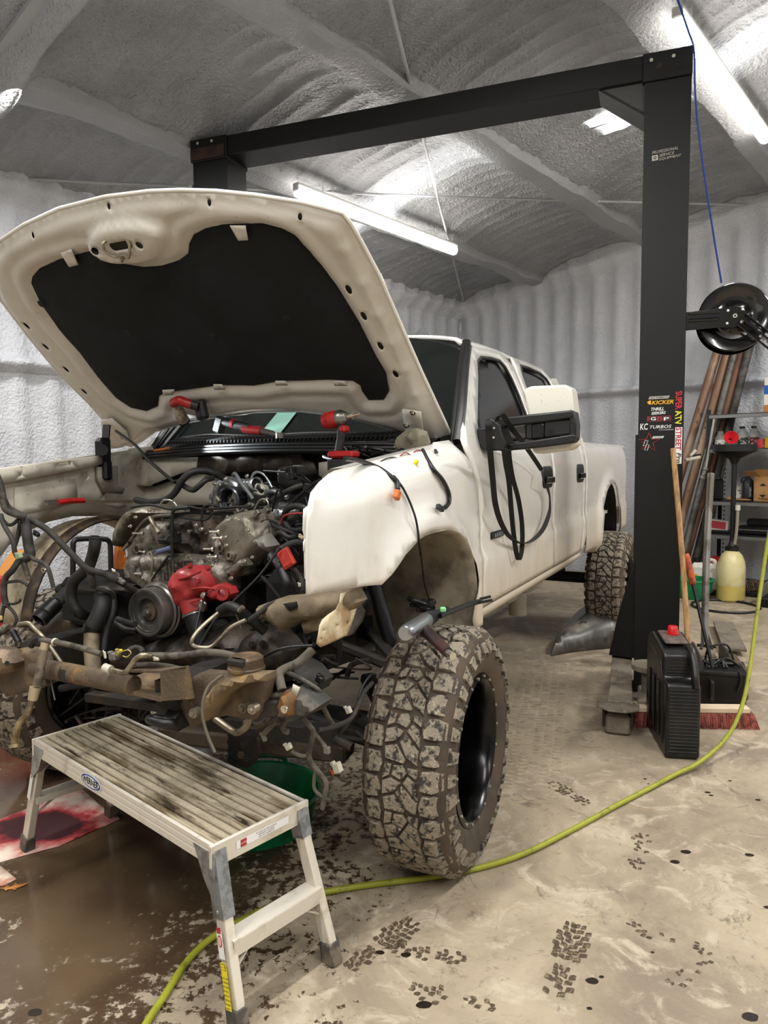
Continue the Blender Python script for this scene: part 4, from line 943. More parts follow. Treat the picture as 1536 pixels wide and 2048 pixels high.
mound('hanging_bracket', [(456, 1440), (492, 1440), (498, 1500), (504, 1520), (494, 1536), (474, 1534), (462, 1520)], -.5, .03, M_frame, su, soft=.012); b = MB(); p = E(483, 1509, -.54); b.cyl(p, p - V((.01, 0, 0)), .013, n=6); b.build('bracket_bolt', M_rust, su)
b = MB(); b.bar(E(330, 1460, -.35), E(700, 1500, -.2), .12, .07, ch=.01); b.build('skid_beam', mat('dusty_beam', '#4a4033', .8, col2='#2b2620', nscale=6), su)
b = MB(); b.bar((-.15, .35, .92), (.3, .45, .98), .1, .05); b.bar((.0, .3, .78), (.35, .5, .84), .08, .05); b.build_each('coil_bucket', M_frame, su)
# rear axle, driveshaft, exhaust
ra = sub('rear_driveline', truck)
b = MB(); b.cyl((RA - .05, .05, .5), (RA - .05, 1.95, .5), .05, n=16); b.sphere((RA - .05, 1, .5), .17); b.build('rear_axle', M_frame, ra)
b = MB(); b.cyl((.6, 1.0, .62), (RA - .2, 1, .52), .045, n=14); b.build('driveshaft', M_frame, ra)
b = MB(); b.bar((3.5, .45, .62), (4.7, .45, .64), .06, .05); b.bar((3.5, 1.55, .62), (4.7, 1.55, .64), .06, .05); b.box((4.05, .45, .6), (.15, .1, .14)); b.build_each('leaf_spring', M_frame, ra)
b = MB(); b.bar((2.6, .35, .70), (3.6, .42, .60), .06, .05, ch=.01); b.build('traction_bar', M_frame, ra)
b = MB(); b.cyl((2.28, .32, .66), (2.28, .32, .50), .062, n=20); b.bar((2.0, .36, .68), (2.9, .36, .66), .12, .10); b.build('exhaust_tip', mat('cream_pipe', '#a89f8e', .6), ra)
b = MB(); b.bar((2.5, .5, .72), (3.3, .5, .70), .3, .16, ch=.02); b.box((1.3, 1.0, .72), (1.3, .5, .2), ch=.03); b.box((3.75, 1.0, .78), (.5, 1.4, .3), ch=.05); b.box((3.3, .55, .72), (.5, .3, .26), ch=.04); b.build_each('transmission_case', M_frame, ra)
# ================================================================== ENGINE
en = sub('engine', truck)
b = MB(); b.box((.1, 1.02, 1.08), (.62, .46, .42), ch=.04); b.build('engine_block', M_frame, en)
AB = -.28
mound('block_front', [(262, 1110), (300, 1104), (360, 1108), (440, 1112), (470, 1130), (466, 1180), (380, 1200), (300, 1180), (266, 1160), (255, 1135)], AB, .05, M_alu, en, rough_=.03, sc_=30)
b = MB()
for k in range(9): x = 318 + k * 7; b.bar(E(x, 1122, AB - .06), E(x + 2, 1160, AB - .06), .006, .014)
b.build_each('block_rib', M_alu, en)
mound('timing_cover', [(345, 1040), (372, 1030), (430, 1034), (445, 1060), (446, 1105), (420, 1120), (370, 1122), (345, 1105)], -.2, .05, mat('brown_casting', '#2a231c', .6, .3, col2='#4b3e2e', nscale=10, bump=.4), en, rough_=.04, sc_=24)
M_alu2 = mat('cast_cover', '#8f887b', .34, .45, col2='#5f574a', nscale=7, thr=(.45, .68), col3='#2b2620', n3=16, thr3=(.62, .72), bump=.25, bscale=60)
# cylinder heads and valve covers
mound('valve_cover', [(449, 1053), (460, 1040), (476, 1026), (503, 1020), (520, 1023), (530, 1035), (546, 1075), (536, 1098), (520, 1119), (500, 1135), (488, 1130), (471, 1108)], -.18, .10, M_alu2, en, rough_=.008, sc_=14, soft=.03)
mound('valve_cover', [(246, 1098), (252, 1065), (257, 1042), (268, 1026), (282, 1014), (312, 1008), (345, 1013), (349, 1026), (330, 1032), (300, 1034), (276, 1058), (262, 1084)], -.16, .10, M_alu2, en, rough_=.008, sc_=14, soft=.03)
b = MB(); pts = [(449, 1055), (458, 1080), (470, 1110), (486, 1134)]; b.tube([E(x, y, -.26) for x, y in pts], .007, 8); b.tube([E(x, y, -.24) for x, y in [(246, 1100), (262, 1080), (280, 1052), (302, 1034), (345, 1030)]], .008, 8); b.build_each('cover_rail', M_alu, en)
mound('cylinder_head', [(420, 1062), (446, 1056), (470, 1108), (498, 1138), (500, 1150), (470, 1158), (455, 1148), (438, 1112), (424, 1090)], -.24, .05, M_alu, en, rough_=.02, sc_=26)
mound('cylinder_head', [(262, 1095), (290, 1052), (312, 1040), (345, 1040), (345, 1095), (330, 1118), (300, 1124), (268, 1118)], -.22, .05, M_alu, en, rough_=.03, sc_=26)
# intake/exhaust ports: oval flanges with dark bores
def flange(x, y, a, r, e=1.4, m1=M_alum, tiltd=0):
    c = E(x, y, a); b = MB(); b.lathe([(r * .55, .01), (r * .6, -.004), (r * 1.0, -.004), (r * 1.05, .012)], c, (1, 0, 0), 20, sq=(1, e)); o = b.build('port_flange', m1, en)
    b = MB(); b.cyl(c + V((-.001, 0, 0)), c + V((.012, 0, 0)), r * .56, n=16); b.build('port_bore', M_blkm, en)
for x, y, r in ((441, 1097, .013), (458, 1111, .014), (274, 1098, .018)): flange(x, y, -.30, r, 1.15)
b = MB(); b.prism([E(x, y, -.29) for x, y in [(432, 1092), (444, 1088), (470, 1108), (466, 1120), (452, 1120)]], (.02, 0, 0)); b.build('port_gasket', M_alum, en)
mound('head_end_cover', [(452, 1142), (482, 1118), (492, 1132), (464, 1157)], -.31, .015, M_alu, en, soft=.006)
# studs and bolts, bright
def stud(x, y, a, dy=0., l=.05, r=.005, dx=-1.):
    c = E(x, y, a); b = MB(); d = V((-.35, dx, dy)).normalized(); b.cyl(c, c + d * l, r, n=10); b.cyl(c, c + d * .008, r * 2.2, n=12); b.build('stud', M_zinc, en)
for x, y in ((440, 1063), (446, 1076), (428, 1098), (435, 1114)): stud(x, y, -.32, 0, .045, .0052, 1.)
stud(287, 1067, -.32, 0, .05, .0045, 1.); stud(284, 1148, -.33, 0, .035, .004, 1.); stud(291, 1105, -.3, .2, .03, .004, 1)
def boltat(x, y, a, r=.006, par=None, m_=None):
    c = E(x, y, a); b = MB(); b.cyl(c, c + V((-.005, 0, 0)), r * 1.5, n=12); b.cyl(c, c + V((-.013, 0, 0)), r, n=6); b.build('bolt', m_ or M_zinc, par or en)
for x, y in ((497, 1060), (478, 1040), (512, 1082), (506, 1114), (490, 1122), (464, 1156), (452, 1074), (273, 1034), (262, 1052), (300, 1020), (330, 1016), (254, 1112), (256, 1152), (268, 1130), (345, 1100), (368, 1120), (420, 1110), (404, 1058), (393, 1050), (425, 1130), (346, 1124), (454, 1090), (350, 1168), (306, 1152)): boltat(x, y, -.325 + .02 * rnd.random(), .0045 + .002 * rnd.random())
# eyelet brackets
def eyelet(x, y, a, R_e=.012, leg=None):
    c = E(x, y, a); b = MB(); b.lathe([(R_e * .5, .004), (R_e * .5, -.004), (R_e, -.004), (R_e, .004)], c, (1, 0, 0), 18, closed=True); b.build('bracket_eye', M_zinc, en)
    if leg: b = MB(); b.tube([c + V((0, 0, -R_e))] + [E(lx, ly, a) for lx, ly in leg], .004, 6); b.build('bracket_leg', M_alum, en)
eyelet(301, 1108, -.34, .013, [(305, 1118), (304, 1140), (302, 1160)]); eyelet(378, 1114, -.34, .014); eyelet(234, 1150, -.5, .011); eyelet(420, 1118, -.34, .009)
b = MB(); b.tube([E(337, 1112, -.34), E(320, 1135, -.35), E(304, 1160, -.35)], .005, 8); b.build('dipstick_lower', M_blk, en)
b = MB(); b.tube([E(300, 1035, -.3), E(308, 1050, -.33), E(318, 1066, -.34)], .010, 10); b.build('coolant_pipe', M_alum, en)
mound('inlet_elbow', [(316, 1075), (330, 1070), (346, 1068), (346, 1086), (330, 1090), (318, 1088)], -.32, .03, M_rubber, en)
b = MB(); b.cyl(E(316, 1104, -.34), E(342, 1096, -.34), .011, n=14); b.build('blue_sleeve', mat('blue_sleeve', '#56607c', .6), en)
# turbo
tbx = sub('turbocharger', truck)
c = E(455, 1000, .02); ax = V((-1, .25, .05)).normalized()
b = MB(); pth = []; 
for k in range(26):
    t = math.radians(-60 + k * 13); pth.append((t, .060 + .0))
ctr = E(458, 994, .06); vs = []
sp = [ctr + V((0, math.cos(t) * .068, math.sin(t) * .068)) for t, _ in pth]
b.tube(sp, lambda u: .022 + .016 * u, 14, smooth=False); b.build('compressor_volute', M_aluc, tbx, 60)
b = MB(); cc2 = E(460, 1000, -.0); b.lathe([(.062, .05), (.064, .0), (.062, -.012), (.054, -.016), (.046, -.012), (.042, .004), (.040, .03), (.0, .034)], cc2, (1, 0, 0), 40); b.build('compressor_inlet', mat('inlet_ring', '#5e6266', .25, .9), tbx)
b = MB()
for k in range(9):
    t = 2 * math.pi * k / 9; b.bar(cc2 + V((.02, math.cos(t) * .008, math.sin(t) * .008)), cc2 + V((.024, math.cos(t + .35) * .037, math.sin(t + .35) * .037)), .003, .012)
b.cyl(cc2 + V((.025, 0, 0)), cc2 + V((.0, 0, 0)), .007, n=10); b.build('compressor_wheel', M_steel, tbx, kind='stuff')
b = MB(); b.cyl(E(486, 975, .02), E(515, 968, -.02), .030, .032, n=24, cap=False); b.lathe([(.033, -.006), (.033, .006)], E(497, 972, 0), (E(515, 968, -.02) - E(486, 975, .02)), 24); o = b.build('outlet_pipe', M_aluc, tbx); s_ = o.modifiers.new('s', 'SOLIDIFY'); s_.thickness = .004
b = MB(); b.cyl(E(509, 970, -.01), E(512, 969, -.015), .027, n=20); b.build('outlet_bore', M_blkm, tbx)
mound('turbo_housing', [(425, 990), (440, 968), (470, 958), (500, 960), (510, 985), (500, 1015), (470, 1020), (430, 1016)], .12, .06, M_aluc, tbx, rough_=.01)
hose('vacuum_hose', [(466, 950, .0), (470, 947, -.02), (476, 955, -.04), (485, 970, -.06), (497, 985, -.06), (506, 998, -.06)], .008, mat('grey_hose', '#6a6f6e', .4), tbx)
hose('steel_pipe', [(502, 965, 0), (505, 950, -.02), (514, 944, -.03), (526, 948, -.03), (536, 960, -.03), (544, 975, -.03)], .0055, M_aluc, tbx)
for x, y in ((452, 958), (440, 970), (495, 952), (430, 968)): boltat(x, y, .02, .006, tbx)
b = MB(); b.box(E(522, 980, -.0), (.05, .06, .05), Matrix.Rotation(.3, 3, 'X'), ch=.01); b.build('cream_fitting', M_conw, tbx)
hose('intercooler_stub', [(535, 985, 0), (548, 982, -.02), (560, 988, -.03), (575, 995, -.03)], .012, M_aluc, tbx)
# main hoses of the bay
hs = sub('engine_hoses', truck)
hose('heater_hose', [(272, 1000, -.05), (300, 1005, -.1), (330, 1000, -.12), (350, 985, -.12), (365, 960, -.12), (385, 944, -.1), (412, 942, -.05), (435, 950, 0), (455, 960, .1)], .016, M_rubber, hs)
hose('heater_hose', [(368, 972, -.1), (385, 980, -.12), (398, 972, -.12), (412, 960, -.1), (425, 956, -.05)], .013, M_rubber, hs)
hose('fuel_rail_line', [(262, 1015, -.3), (300, 1010, -.32), (340, 1018, -.34), (352, 1015, -.34), (380, 1014, -.34), (405, 1018, -.34), (440, 1016, -.33), (500, 1012, -.3)], .006, M_blk, hs)
hose('fuel_line', [(345, 1112, -.36), (344, 1060, -.36), (345, 1028, -.36), (352, 1018, -.36), (376, 1016, -.36)], .007, M_blk, hs)
hose('fuel_line', [(360, 1034, -.33), (395, 1040, -.34), (415, 1038, -.34), (430, 1024, -.34), (470, 1020, -.33)], .005, M_blk, hs)
hose('fuel_line', [(404, 1040, -.34), (405, 1020, -.34), (415, 1010, -.34), (438, 1012, -.33)], .006, M_blk, hs)
hose('injector_pipe', [(320, 1010, -.3), (328, 1000, -.32), (345, 1002, -.33), (354, 1012, -.33)], .004, M_zinc, hs)
hose('injector_pipe', [(508, 1020, -.25), (518, 1002, -.28), (530, 998, -.3), (537, 1008, -.3), (530, 1018, -.28)], .003, M_zinc, hs)
hose('hood_cable', [(232, 862, .3), (270, 890, .25), (292, 915, .2), (325, 945, .1), (350, 965, 0)], .008, M_blk, hs)
hose('side_hose', [(545, 1000, -.1), (570, 985, -.12), (590, 975, -.12), (605, 970, -.1)], .012, M_rubber, hs)
mound('alternator', [(545, 1012), (560, 1004), (578, 1010), (585, 1030), (575, 1048), (556, 1050), (544, 1035)], -.05, .06, M_aluc, en, rough_=.03, sc_=50)
mound('power_steering_can', [(560, 935), (590, 930), (612, 950), (610, 980), (585, 990), (562, 970)], .1, .06, M_blk, en)
hose('charge_ring', [(568, 1035, -.2), (575, 1018, -.24), (595, 1012, -.26), (615, 1020, -.26), (622, 1040, -.24), (610, 1058, -.22), (585, 1060, -.2), (570, 1046, -.2)], .013, M_rubber, hs)
hose('red_cable', [(562, 1048, -.3), (566, 1034, -.32), (580, 1028, -.33), (605, 1026, -.33)], .004, mat('red_cable', '#8c2b24', .5), hs)
for k, P in enumerate([[(545, 1050, -.2), (570, 1060, -.22), (600, 1070, -.2), (620, 1066, -.18)], [(548, 1080, -.2), (560, 1065, -.25), (580, 1075, -.25), (600, 1066, -.2)], [(540, 1120, -.3), (560, 1100, -.3), (590, 1085, -.28), (615, 1090, -.25)], [(600, 1080, -.2), (612, 1110, -.25), (616, 1150, -.3), (612, 1190, -.3)], [(590, 1140, -.3), (605, 1165, -.35), (606, 1190, -.35)], [(560, 1140, -.3), (585, 1160, -.33), (598, 1185, -.33)], [(520, 1150, -.2), (540, 1170, -.25), (560, 1195, -.25)], [(625, 1050, -.3), (618, 1090, -.3), (622, 1130, -.3)]]):
    hose('bay_hose', P, .008 + .003 * (k % 3), M_rubber if k % 2 else M_harn, hs)
hose('belt_guide', [(545, 1110, -.33), (560, 1130, -.36), (575, 1160, -.38), (578, 1172, -.38)], .022, M_blk, hs, n=6)
# red fuse box lid
p = E(573, 1117, -.38); b = MB(); b.box(p, (.02, .056, .072), Matrix.Rotation(-.55, 3, 'X'), ch=.004); b.build('red_cover', mat('red_plastic', '#c23b30', .55, col2='#a02e26', nscale=30), en)
b = MB(); b.box(p + V((-.011, 0, 0)), (.004, .04, .052), Matrix.Rotation(-.55, 3, 'X')); b.build('red_cover_emboss', MATS['red_plastic'], en)
mound('relay_box', [(512, 1078), (528, 1070), (545, 1092), (538, 1105), (524, 1100)], -.33, .02, M_cong, en, soft=.006)
# crank pulley
pu = E(310, 1221, -.40)
b = MB(); b.lathe([(.118, .07), (.118, .02), (.112, .016), (.112, .006), (.104, .0)], pu, (1, 0, 0), 56); b.build('pulley_rear_rim', mat('pulley_bright', '#7d7a74', .3, .8), en, 40)
b = MB(); b.lathe([(.100, .03), (.101, -.045), (.097, -.052), (.088, -.052), (.086, -.048), (.078, -.048), (.076, -.045), (.058, -.042), (.050, -.025), (.040, -.025)], pu, (1, 0, 0), 56); b.build('pulley_damper', mat('pulley_black', '#434240', .45, .2, col2='#57524a', nscale=10), en, 40)
b = MB(); b.lathe([(.056, -.030), (.048, -.022), (.036, -.024), (.034, -.034), (.020, -.036), (.018, -.044), (0, -.044)], pu, (1, 0, 0), 40); b.build('pulley_hub', mat('hub_dirty', '#6d6151', .5, .5, col2='#453c30', nscale=18), en, 40)
b = MB(); b.cyl(pu + V((-.05, 0, 0)), pu + V((-.062, 0, 0)), .013, n=6); b.cyl(pu + V((-.044, 0, 0)), pu + V((-.052, 0, 0)), .017, n=18); b.build('pulley_bolt', M_steel, en)
# red thermostat housing with its hose
red = sub('red_water_pump', truck)
mound('pump_housing', [(356, 1150), (362, 1138), (378, 1128), (398, 1128), (420, 1136), (430, 1155), (434, 1172), (428, 1186), (416, 1194), (410, 1205), (398, 1212), (372, 1216), (362, 1190), (354, 1168)], -.33, .09, M_redp, red, soft=.05, rough_=.018, sc_=26)
mound('pump_outlet', [(424, 1172), (438, 1168), (456, 1176), (462, 1188), (456, 1200), (434, 1200), (420, 1194)], -.36, .05, M_redp, red, soft=.03)
b = MB(); b.lathe([(.016, .01), (.03, .01), (.03, -.004), (.016, -.004)], E(444, 1186, -.41), (1, .2, 0), 20, closed=True); b.build('outlet_flange', M_redp, red)
b = MB(); b.tube([E(358, 1158, -.42), E(380, 1152, -.43), E(402, 1142, -.43)], .006, 8); b.tube([E(384, 1178, -.42), E(405, 1175, -.43), E(430, 1178, -.4)], .005, 8); b.tube([E(380, 1205, -.42), E(410, 1196, -.42)], .005, 8); b.build_each('pump_rib', M_redp, red)
for x, y in ((381, 1132), (398, 1162), (417, 1136), (428, 1190)): boltat(x, y, -.42, .008, red, M_redp)
boltat(408, 1190, -.43, .008, red, M_zinc)
b = MB(); b.cyl(E(384, 1196, -.36), E(391, 1226, -.37), .056, .051, n=28); b.build('hose_neck', M_redp, red)
b = MB(); b.cyl(E(388, 1222, -.365), E(398, 1262, -.38), .050, .040, n=28); b.cyl(E(398, 1262, -.38), E(402, 1300, -.40), .040, .024, n=28); b.build('lower_hose', M_blk, red)
b = MB(); b.cyl(E(388.5, 1224, -.366), E(390.5, 1231, -.368), .0525, n=28); b.build('hose_clamp', M_steel, red)
b = MB(); b.box(E(404, 1212, -.44), (.012, .035, .045), Matrix.Rotation(.4, 3, 'X'), ch=.005); b.build('hose_bracket', M_steel, red); boltat(404, 1210, -.45, .006, red)
# lower castings
mound('oil_pan', [(250, 1275), (300, 1285), (360, 1262), (420, 1262), (470, 1240), (540, 1280), (560, 1330), (540, 1350), (470, 1345), (400, 1330), (330, 1340), (240, 1335)], -.30, .10, mat('greasy_cover', '#241f1a', .5, .3, col2='#3f372c', nscale=8, bump=.3), en, rough_=.06, sc_=16, soft=.08)
mound('diff_cover', [(470, 1320), (490, 1275), (520, 1255), (560, 1265), (590, 1300), (580, 1340), (540, 1352), (500, 1350)], -.42, .07, MATS['greasy_cover'], en, soft=.08)
for x, y in ((527, 1288), (546, 1322), (505, 1290)): boltat(x, y, -.49, .010, en, M_frame)
mound('starter_case', [(100, 1240), (140, 1215), (170, 1230), (175, 1270), (150, 1320), (110, 1310), (95, 1280)], -.25, .08, mat('amber_case', '#4a3d2a', .5, .3, col2='#2a231a', nscale=6), en, rough_=.02)
mound('intake_plenum_dark', [(230, 1180), (262, 1182), (268, 1262), (240, 1280), (215, 1270), (212, 1200)], -.2, .04, M_blkm, en)
b = MB(); b.box((-.15, 1.62, .95), (.35, .3, .22), ch=.03); b.box((-.1, .5, 1.0), (.3, .3, .3), ch=.04); b.box((-.2, 1.02, .88), (.25, .5, .16), ch=.03); b.build_each('dark_casting', M_blkm, en)
# big coolant hoses on the passenger side
hose('radiator_hose', [(191, 1076, -.62), (189, 1095, -.62), (184, 1115, -.6), (176, 1135, -.6), (160, 1150, -.6), (147, 1164, -.6), (142, 1188, -.6), (146, 1210, -.6), (160, 1226, -.58), (180, 1234, -.5)], .023, M_rubber, hs, n=14)
b = MB(); b.lathe([(.016, -.001), (.024, -.001), (.024, .004)], E(191, 1074, -.62), E(189, 1095, -.62) - E(191, 1076, -.62), 18); b.build('hose_mouth', M_blkm, hs)
hose('intercooler_hose', [(205, 1190, -.56), (206, 1205, -.58), (199, 1228, -.6), (186, 1254, -.62)], .033, M_rubber, hs, n=16)
hose('lower_pipe', [(184, 1256, -.62), (183, 1290, -.64), (185, 1320, -.66), (188, 1352, -.68)], .030, mat('tan_pipe', '#7a6c55', .7, col2='#51483a', nscale=9), hs, n=16)
b = MB(); b.tube([E(188, 1248, -.62), E(183, 1262, -.62)], .036, 20); b.build('hose_clamp', M_blk, hs)
hose('side_pipe', [(198, 1180, -.5), (215, 1180, -.52), (226, 1198, -.54), (224, 1230, -.56), (212, 1262, -.58), (207, 1300, -.6)], .015, M_rubber, hs, n=12)
hose('spigot_hose', [(140, 1180, -.45), (126, 1192, -.5), (112, 1206, -.55)], .026, M_harn, hs, n=14)
b = MB(); b.lathe([(.022, .0), (.034, .0), (.036, .06), (.033, .064), (.036, .068), (.037, .10), (.031, .10), (.028, .05)], E(112, 1206, -.55), E(82, 1236, -.62) - E(112, 1206, -.55), 28); b.build('rubber_boot', M_blk, hs)
hose('grey_pipe', [(236, 1238, -.45), (255, 1245, -.48), (270, 1248, -.5)], .013, M_rubber, hs)
hose('cross_hose', [(225, 1240, -.4), (250, 1258, -.42), (275, 1262, -.42)], .013, M_rubber, hs)
mound('frame_shelf', [(118, 1168), (160, 1166), (228, 1168), (262, 1172), (262, 1186), (220, 1190), (140, 1190), (110, 1185)], -.3, .04, M_frame, en)
# black elbows bottom front
hose('air_line', [(25, 1251, -.8), (42, 1248, -.8), (58, 1247, -.8), (71, 1259, -.8), (85, 1273, -.8), (92, 1282, -.79), (108, 1305, -.78), (125, 1330, -.77)], .0085, M_alum, hs)
hose('air_line', [(-5, 1268, -.82), (8, 1262, -.82), (20, 1254, -.82)], .011, M_harnd, hs)
hose('quick_fitting', [(25, 1262, -.83), (32, 1275, -.83), (37, 1284, -.83)], .012, M_blk, hs)
b = MB(); b.cyl(E(36, 1282, -.83), E(36, 1292, -.83), .013, n=12); b.build('fitting_nut', M_steel, hs); b = MB(); b.cyl(E(36, 1292, -.83), E(36, 1304, -.83), .010, n=12); b.build('fitting_stem', M_frame, hs)
hose('ac_hose', [(88, 1300, -.92), (84, 1320, -.93), (80, 1345, -.94), (74, 1370, -.95)], .015, mat('braided_hose', '#4a4338', .6, col2='#6e6350', nscale=20), hs, n=12)
b = MB(); b.cyl(E(91, 1286, -.91), E(86, 1306, -.92), .015, n=16); b.cyl(E(71, 1374, -.95), E(65, 1400, -.96), .019, .016, n=16); b.build_each('hose_ferrule', mat('cream_ferrule', '#b3a587', .45, .4), hs)
hose('ac_pipe', [(65, 1398, -.96), (60, 1415, -.97), (54, 1430, -.98), (42, 1442, -.99), (35, 1455, -1.0), (31, 1485, -1.0)], .011, mat('brass_pipe', '#9a8a68', .35, .6, col2='#6e5f45', nscale=15), hs, n=12)
b = MB(); b.lathe([(.010, -.006), (.019, -.006), (.019, .006), (.010, .006)], E(30, 1492, -1.0), (.3, .3, 1), 18, closed=True); b.cyl(E(24, 1468, -1.), E(26, 1488, -1.), .006, n=8); b.build('pipe_ring', MATS['brass_pipe'], hs)
hose('thin_tube', [(98, 1315, -.85), (102, 1360, -.85), (110, 1400, -.85)], .003, M_cong, hs)
hose('ac_line', [(449, 1217, -.55), (425, 1235, -.6), (400, 1258, -.65), (385, 1278, -.68), (386, 1290, -.68), (400, 1295, -.68), (421, 1294, -.66), (440, 1278, -.64), (462, 1255, -.62), (492, 1240, -.6)], .0075, M_alum, hs)
hose('rubber_hose', [(440, 1222, -.56), (458, 1212, -.58), (478, 1220, -.58), (495, 1234, -.55), (530, 1262, -.5)], .018, M_rubber, hs, n=12)
hose('ac_stub', [(470, 1222, -.56), (476, 1236, -.56), (482, 1258, -.56)], .005, M_alum, hs)
b = MB(); b.tube([E(478, 1222, -.6), E(486, 1214, -.6)], .009, 8); b.build('hose_clip', M_ory if False else M_alum, hs)
hose('black_cable', [(560, 1095, -.4), (520, 1150, -.45), (470, 1200, -.5), (430, 1240, -.55), (400, 1290, -.6), (392, 1310, -.62)], .005, M_blk, hs)
hose('black_cable', [(414, 1185, -.46), (402, 1215, -.48), (388, 1280, -.6)], .004, M_blk, hs)
hose('cross_pipe', [(213, 1338, -.9), (232, 1342, -.9), (250, 1345, -.9), (262, 1332, -.9), (272, 1318, -.9), (285, 1311, -.9), (302, 1312, -.88)], .0095, M_alum, hs)
b = MB(); b.cyl(E(209, 1335, -.9), E(222, 1340, -.9), .015, n=14); b.build('pipe_nut', M_conw, hs)
hose('vent_tube', [(528, 1313, -.75), (560, 1298, -.75), (590, 1293, -.72), (625, 1291, -.7)], .005, M_blk, hs)
hose('ground_strap', [(446, 1350, -.9), (420, 1370, -.92), (408, 1395, -.94), (405, 1430, -.95), (415, 1470, -.95), (430, 1505, -.95)], .005, mat('grey_cable', '#5f564a', .6), hs)
hose('flex_line', [(566, 1390, -.78), (545, 1394, -.78), (540, 1412, -.76), (538, 1435, -.74), (515, 1452, -.7), (490, 1446, -.68)], .011, M_harnd, hs)
hose('flex_line', [(562, 1436, -.74), (545, 1450, -.74), (528, 1468, -.74)], .009, M_harnd, hs)
hose('flex_line', [(575, 1438, -.74), (566, 1450, -.74), (570, 1462, -.74), (576, 1463, -.74)], .010, M_harnd, hs)
# wiring looms
wr_ = sub('wiring_harness', truck)
def loom(P, r=.011, m_=None, nm='loom'): return hose(nm, P, r, m_ or M_harn, wr_)
loom([(-10, 940, -.8), (2, 975, -.8), (8, 1000, -.8), (20, 1018, -.78), (55, 1036, -.75), (95, 1060, -.72), (130, 1095, -.7), (155, 1120, -.68), (175, 1138, -.66), (215, 1150, -.6), (250, 1170, -.5), (280, 1186, -.42)], .0125)
loom([(5, 1000, -.82), (12, 1020, -.82), (35, 1030, -.8), (52, 1034, -.78)], .012); loom([(50, 1040, -.76), (54, 1070, -.78), (57, 1092, -.78), (60, 1110, -.78), (45, 1118, -.8)], .019)
loom([(60, 1112, -.8), (70, 1120, -.8), (90, 1128, -.8), (99, 1145, -.8), (107, 1176, -.8)], .008); loom([(44, 1118, -.8), (52, 1140, -.8), (58, 1160, -.8)], .010, M_harnd)
loom([(2, 1030, -.8), (8, 1050, -.82), (25, 1080, -.84), (30, 1105, -.84), (38, 1118, -.82)], .009); loom([(38, 1120, -.82), (25, 1140, -.84), (10, 1158, -.84), (8, 1190, -.84), (14, 1215, -.84)], .012)
loom([(14, 1165, -.84), (35, 1162, -.84), (50, 1166, -.84), (54, 1172, -.84)], .006); loom([(10, 1205, -.84), (24, 1208, -.84), (38, 1204, -.84), (41, 1198, -.84)], .005); loom([(14, 1210, -.84), (28, 1226, -.84), (33, 1240, -.84), (28, 1250, -.84)], .006)
loom([(8, 1210, -.86), (4, 1230, -.86), (2, 1245, -.86)], .007); loom([(40, 1045, -.78), (36, 1070, -.78), (30, 1092, -.8)], .008); loom([(0, 1035, -.8), (20, 1050, -.8), (40, 1036, -.78)], .007)
loom([(179, 1140, -.64), (183, 1155, -.64), (186, 1172, -.62)], .014); loom([(186, 1172, -.62), (200, 1180, -.6), (222, 1186, -.56), (228, 1200, -.54)], .008); loom([(215, 1150, -.6), (232, 1158, -.6), (246, 1166, -.55)], .016)
loom([(81, 1280, -.9), (110, 1284, -.9), (152, 1293, -.9), (203, 1308, -.9)], .010, M_harnd); loom([(62, 1292, -.88), (70, 1281, -.88), (82, 1279, -.88)], .012, M_blk)
b = MB(); b.lathe([(.011, -.004), (.014, -.004), (.014, .004), (.011, .004)], E(110, 1284, -.9), (0, 1, .2), 14, closed=True); b.build('cable_tie', M_conw, wr_)
loom([(285, 1312, -.86), (330, 1312, -.86), (367, 1311, -.86), (400, 1306, -.85), (421, 1305, -.84), (450, 1308, -.82), (480, 1316, -.8)], .012, M_harnd); loom([(256, 1302, -.86), (270, 1295, -.84), (282, 1298, -.84), (286, 1306, -.86)], .009)
loom([(262, 1332, -.84), (300, 1330, -.84), (340, 1334, -.84), (372, 1342, -.84)], .010, M_harnd); loom([(626, 1298, -.66), (610, 1314, -.68), (594, 1327, -.7), (566, 1340, -.74), (558, 1350, -.76), (564, 1380, -.78)], .015, M_harnd)
loom([(566, 1340, -.74), (590, 1352, -.72), (622, 1370, -.7), (640, 1385, -.68), (645, 1410, -.66), (660, 1440, -.6), (668, 1452, -.58)], .008, M_harnd)
loom([(500, 1240, -.6), (520, 1225, -.6), (540, 1210, -.55), (570, 1200, -.5)], .010)
loom([(607, 1436, -.7), (622, 1455, -.7), (627, 1465, -.7), (622, 1490, -.7), (618, 1510, -.7), (623, 1526, -.7), (638, 1545, -.7), (652, 1565, -.7), (650, 1590, -.7), (646, 1610, -.7)], .0085, M_harnd)
loom([(583, 1502, -.72), (600, 1511, -.71), (615, 1512, -.7)], .007, M_harnd); loom([(627, 1463, -.7), (640, 1480, -.68), (652, 1495, -.68)], .007, M_harnd); loom([(636, 1460, -.68), (652, 1458, -.64), (672, 1452, -.6), (700, 1438, -.5), (716, 1410, -.45), (728, 1385, -.4), (745, 1365, -.35)], .0085, M_harn)
loom([(632, 1540, -.7), (628, 1560, -.7), (630, 1580, -.7), (645, 1593, -.7), (660, 1600, -.7)], .006, M_harnd); loom([(700, 1438, -.5), (688, 1455, -.52), (680, 1465, -.52)], .009, M_harn); loom([(715, 1412, -.44), (722, 1380, -.4), (740, 1352, -.36), (752, 1350, -.36)], .005, M_blk); loom([(700, 1440, -.48), (712, 1425, -.42), (716, 1432, -.4)], .014, M_blk)
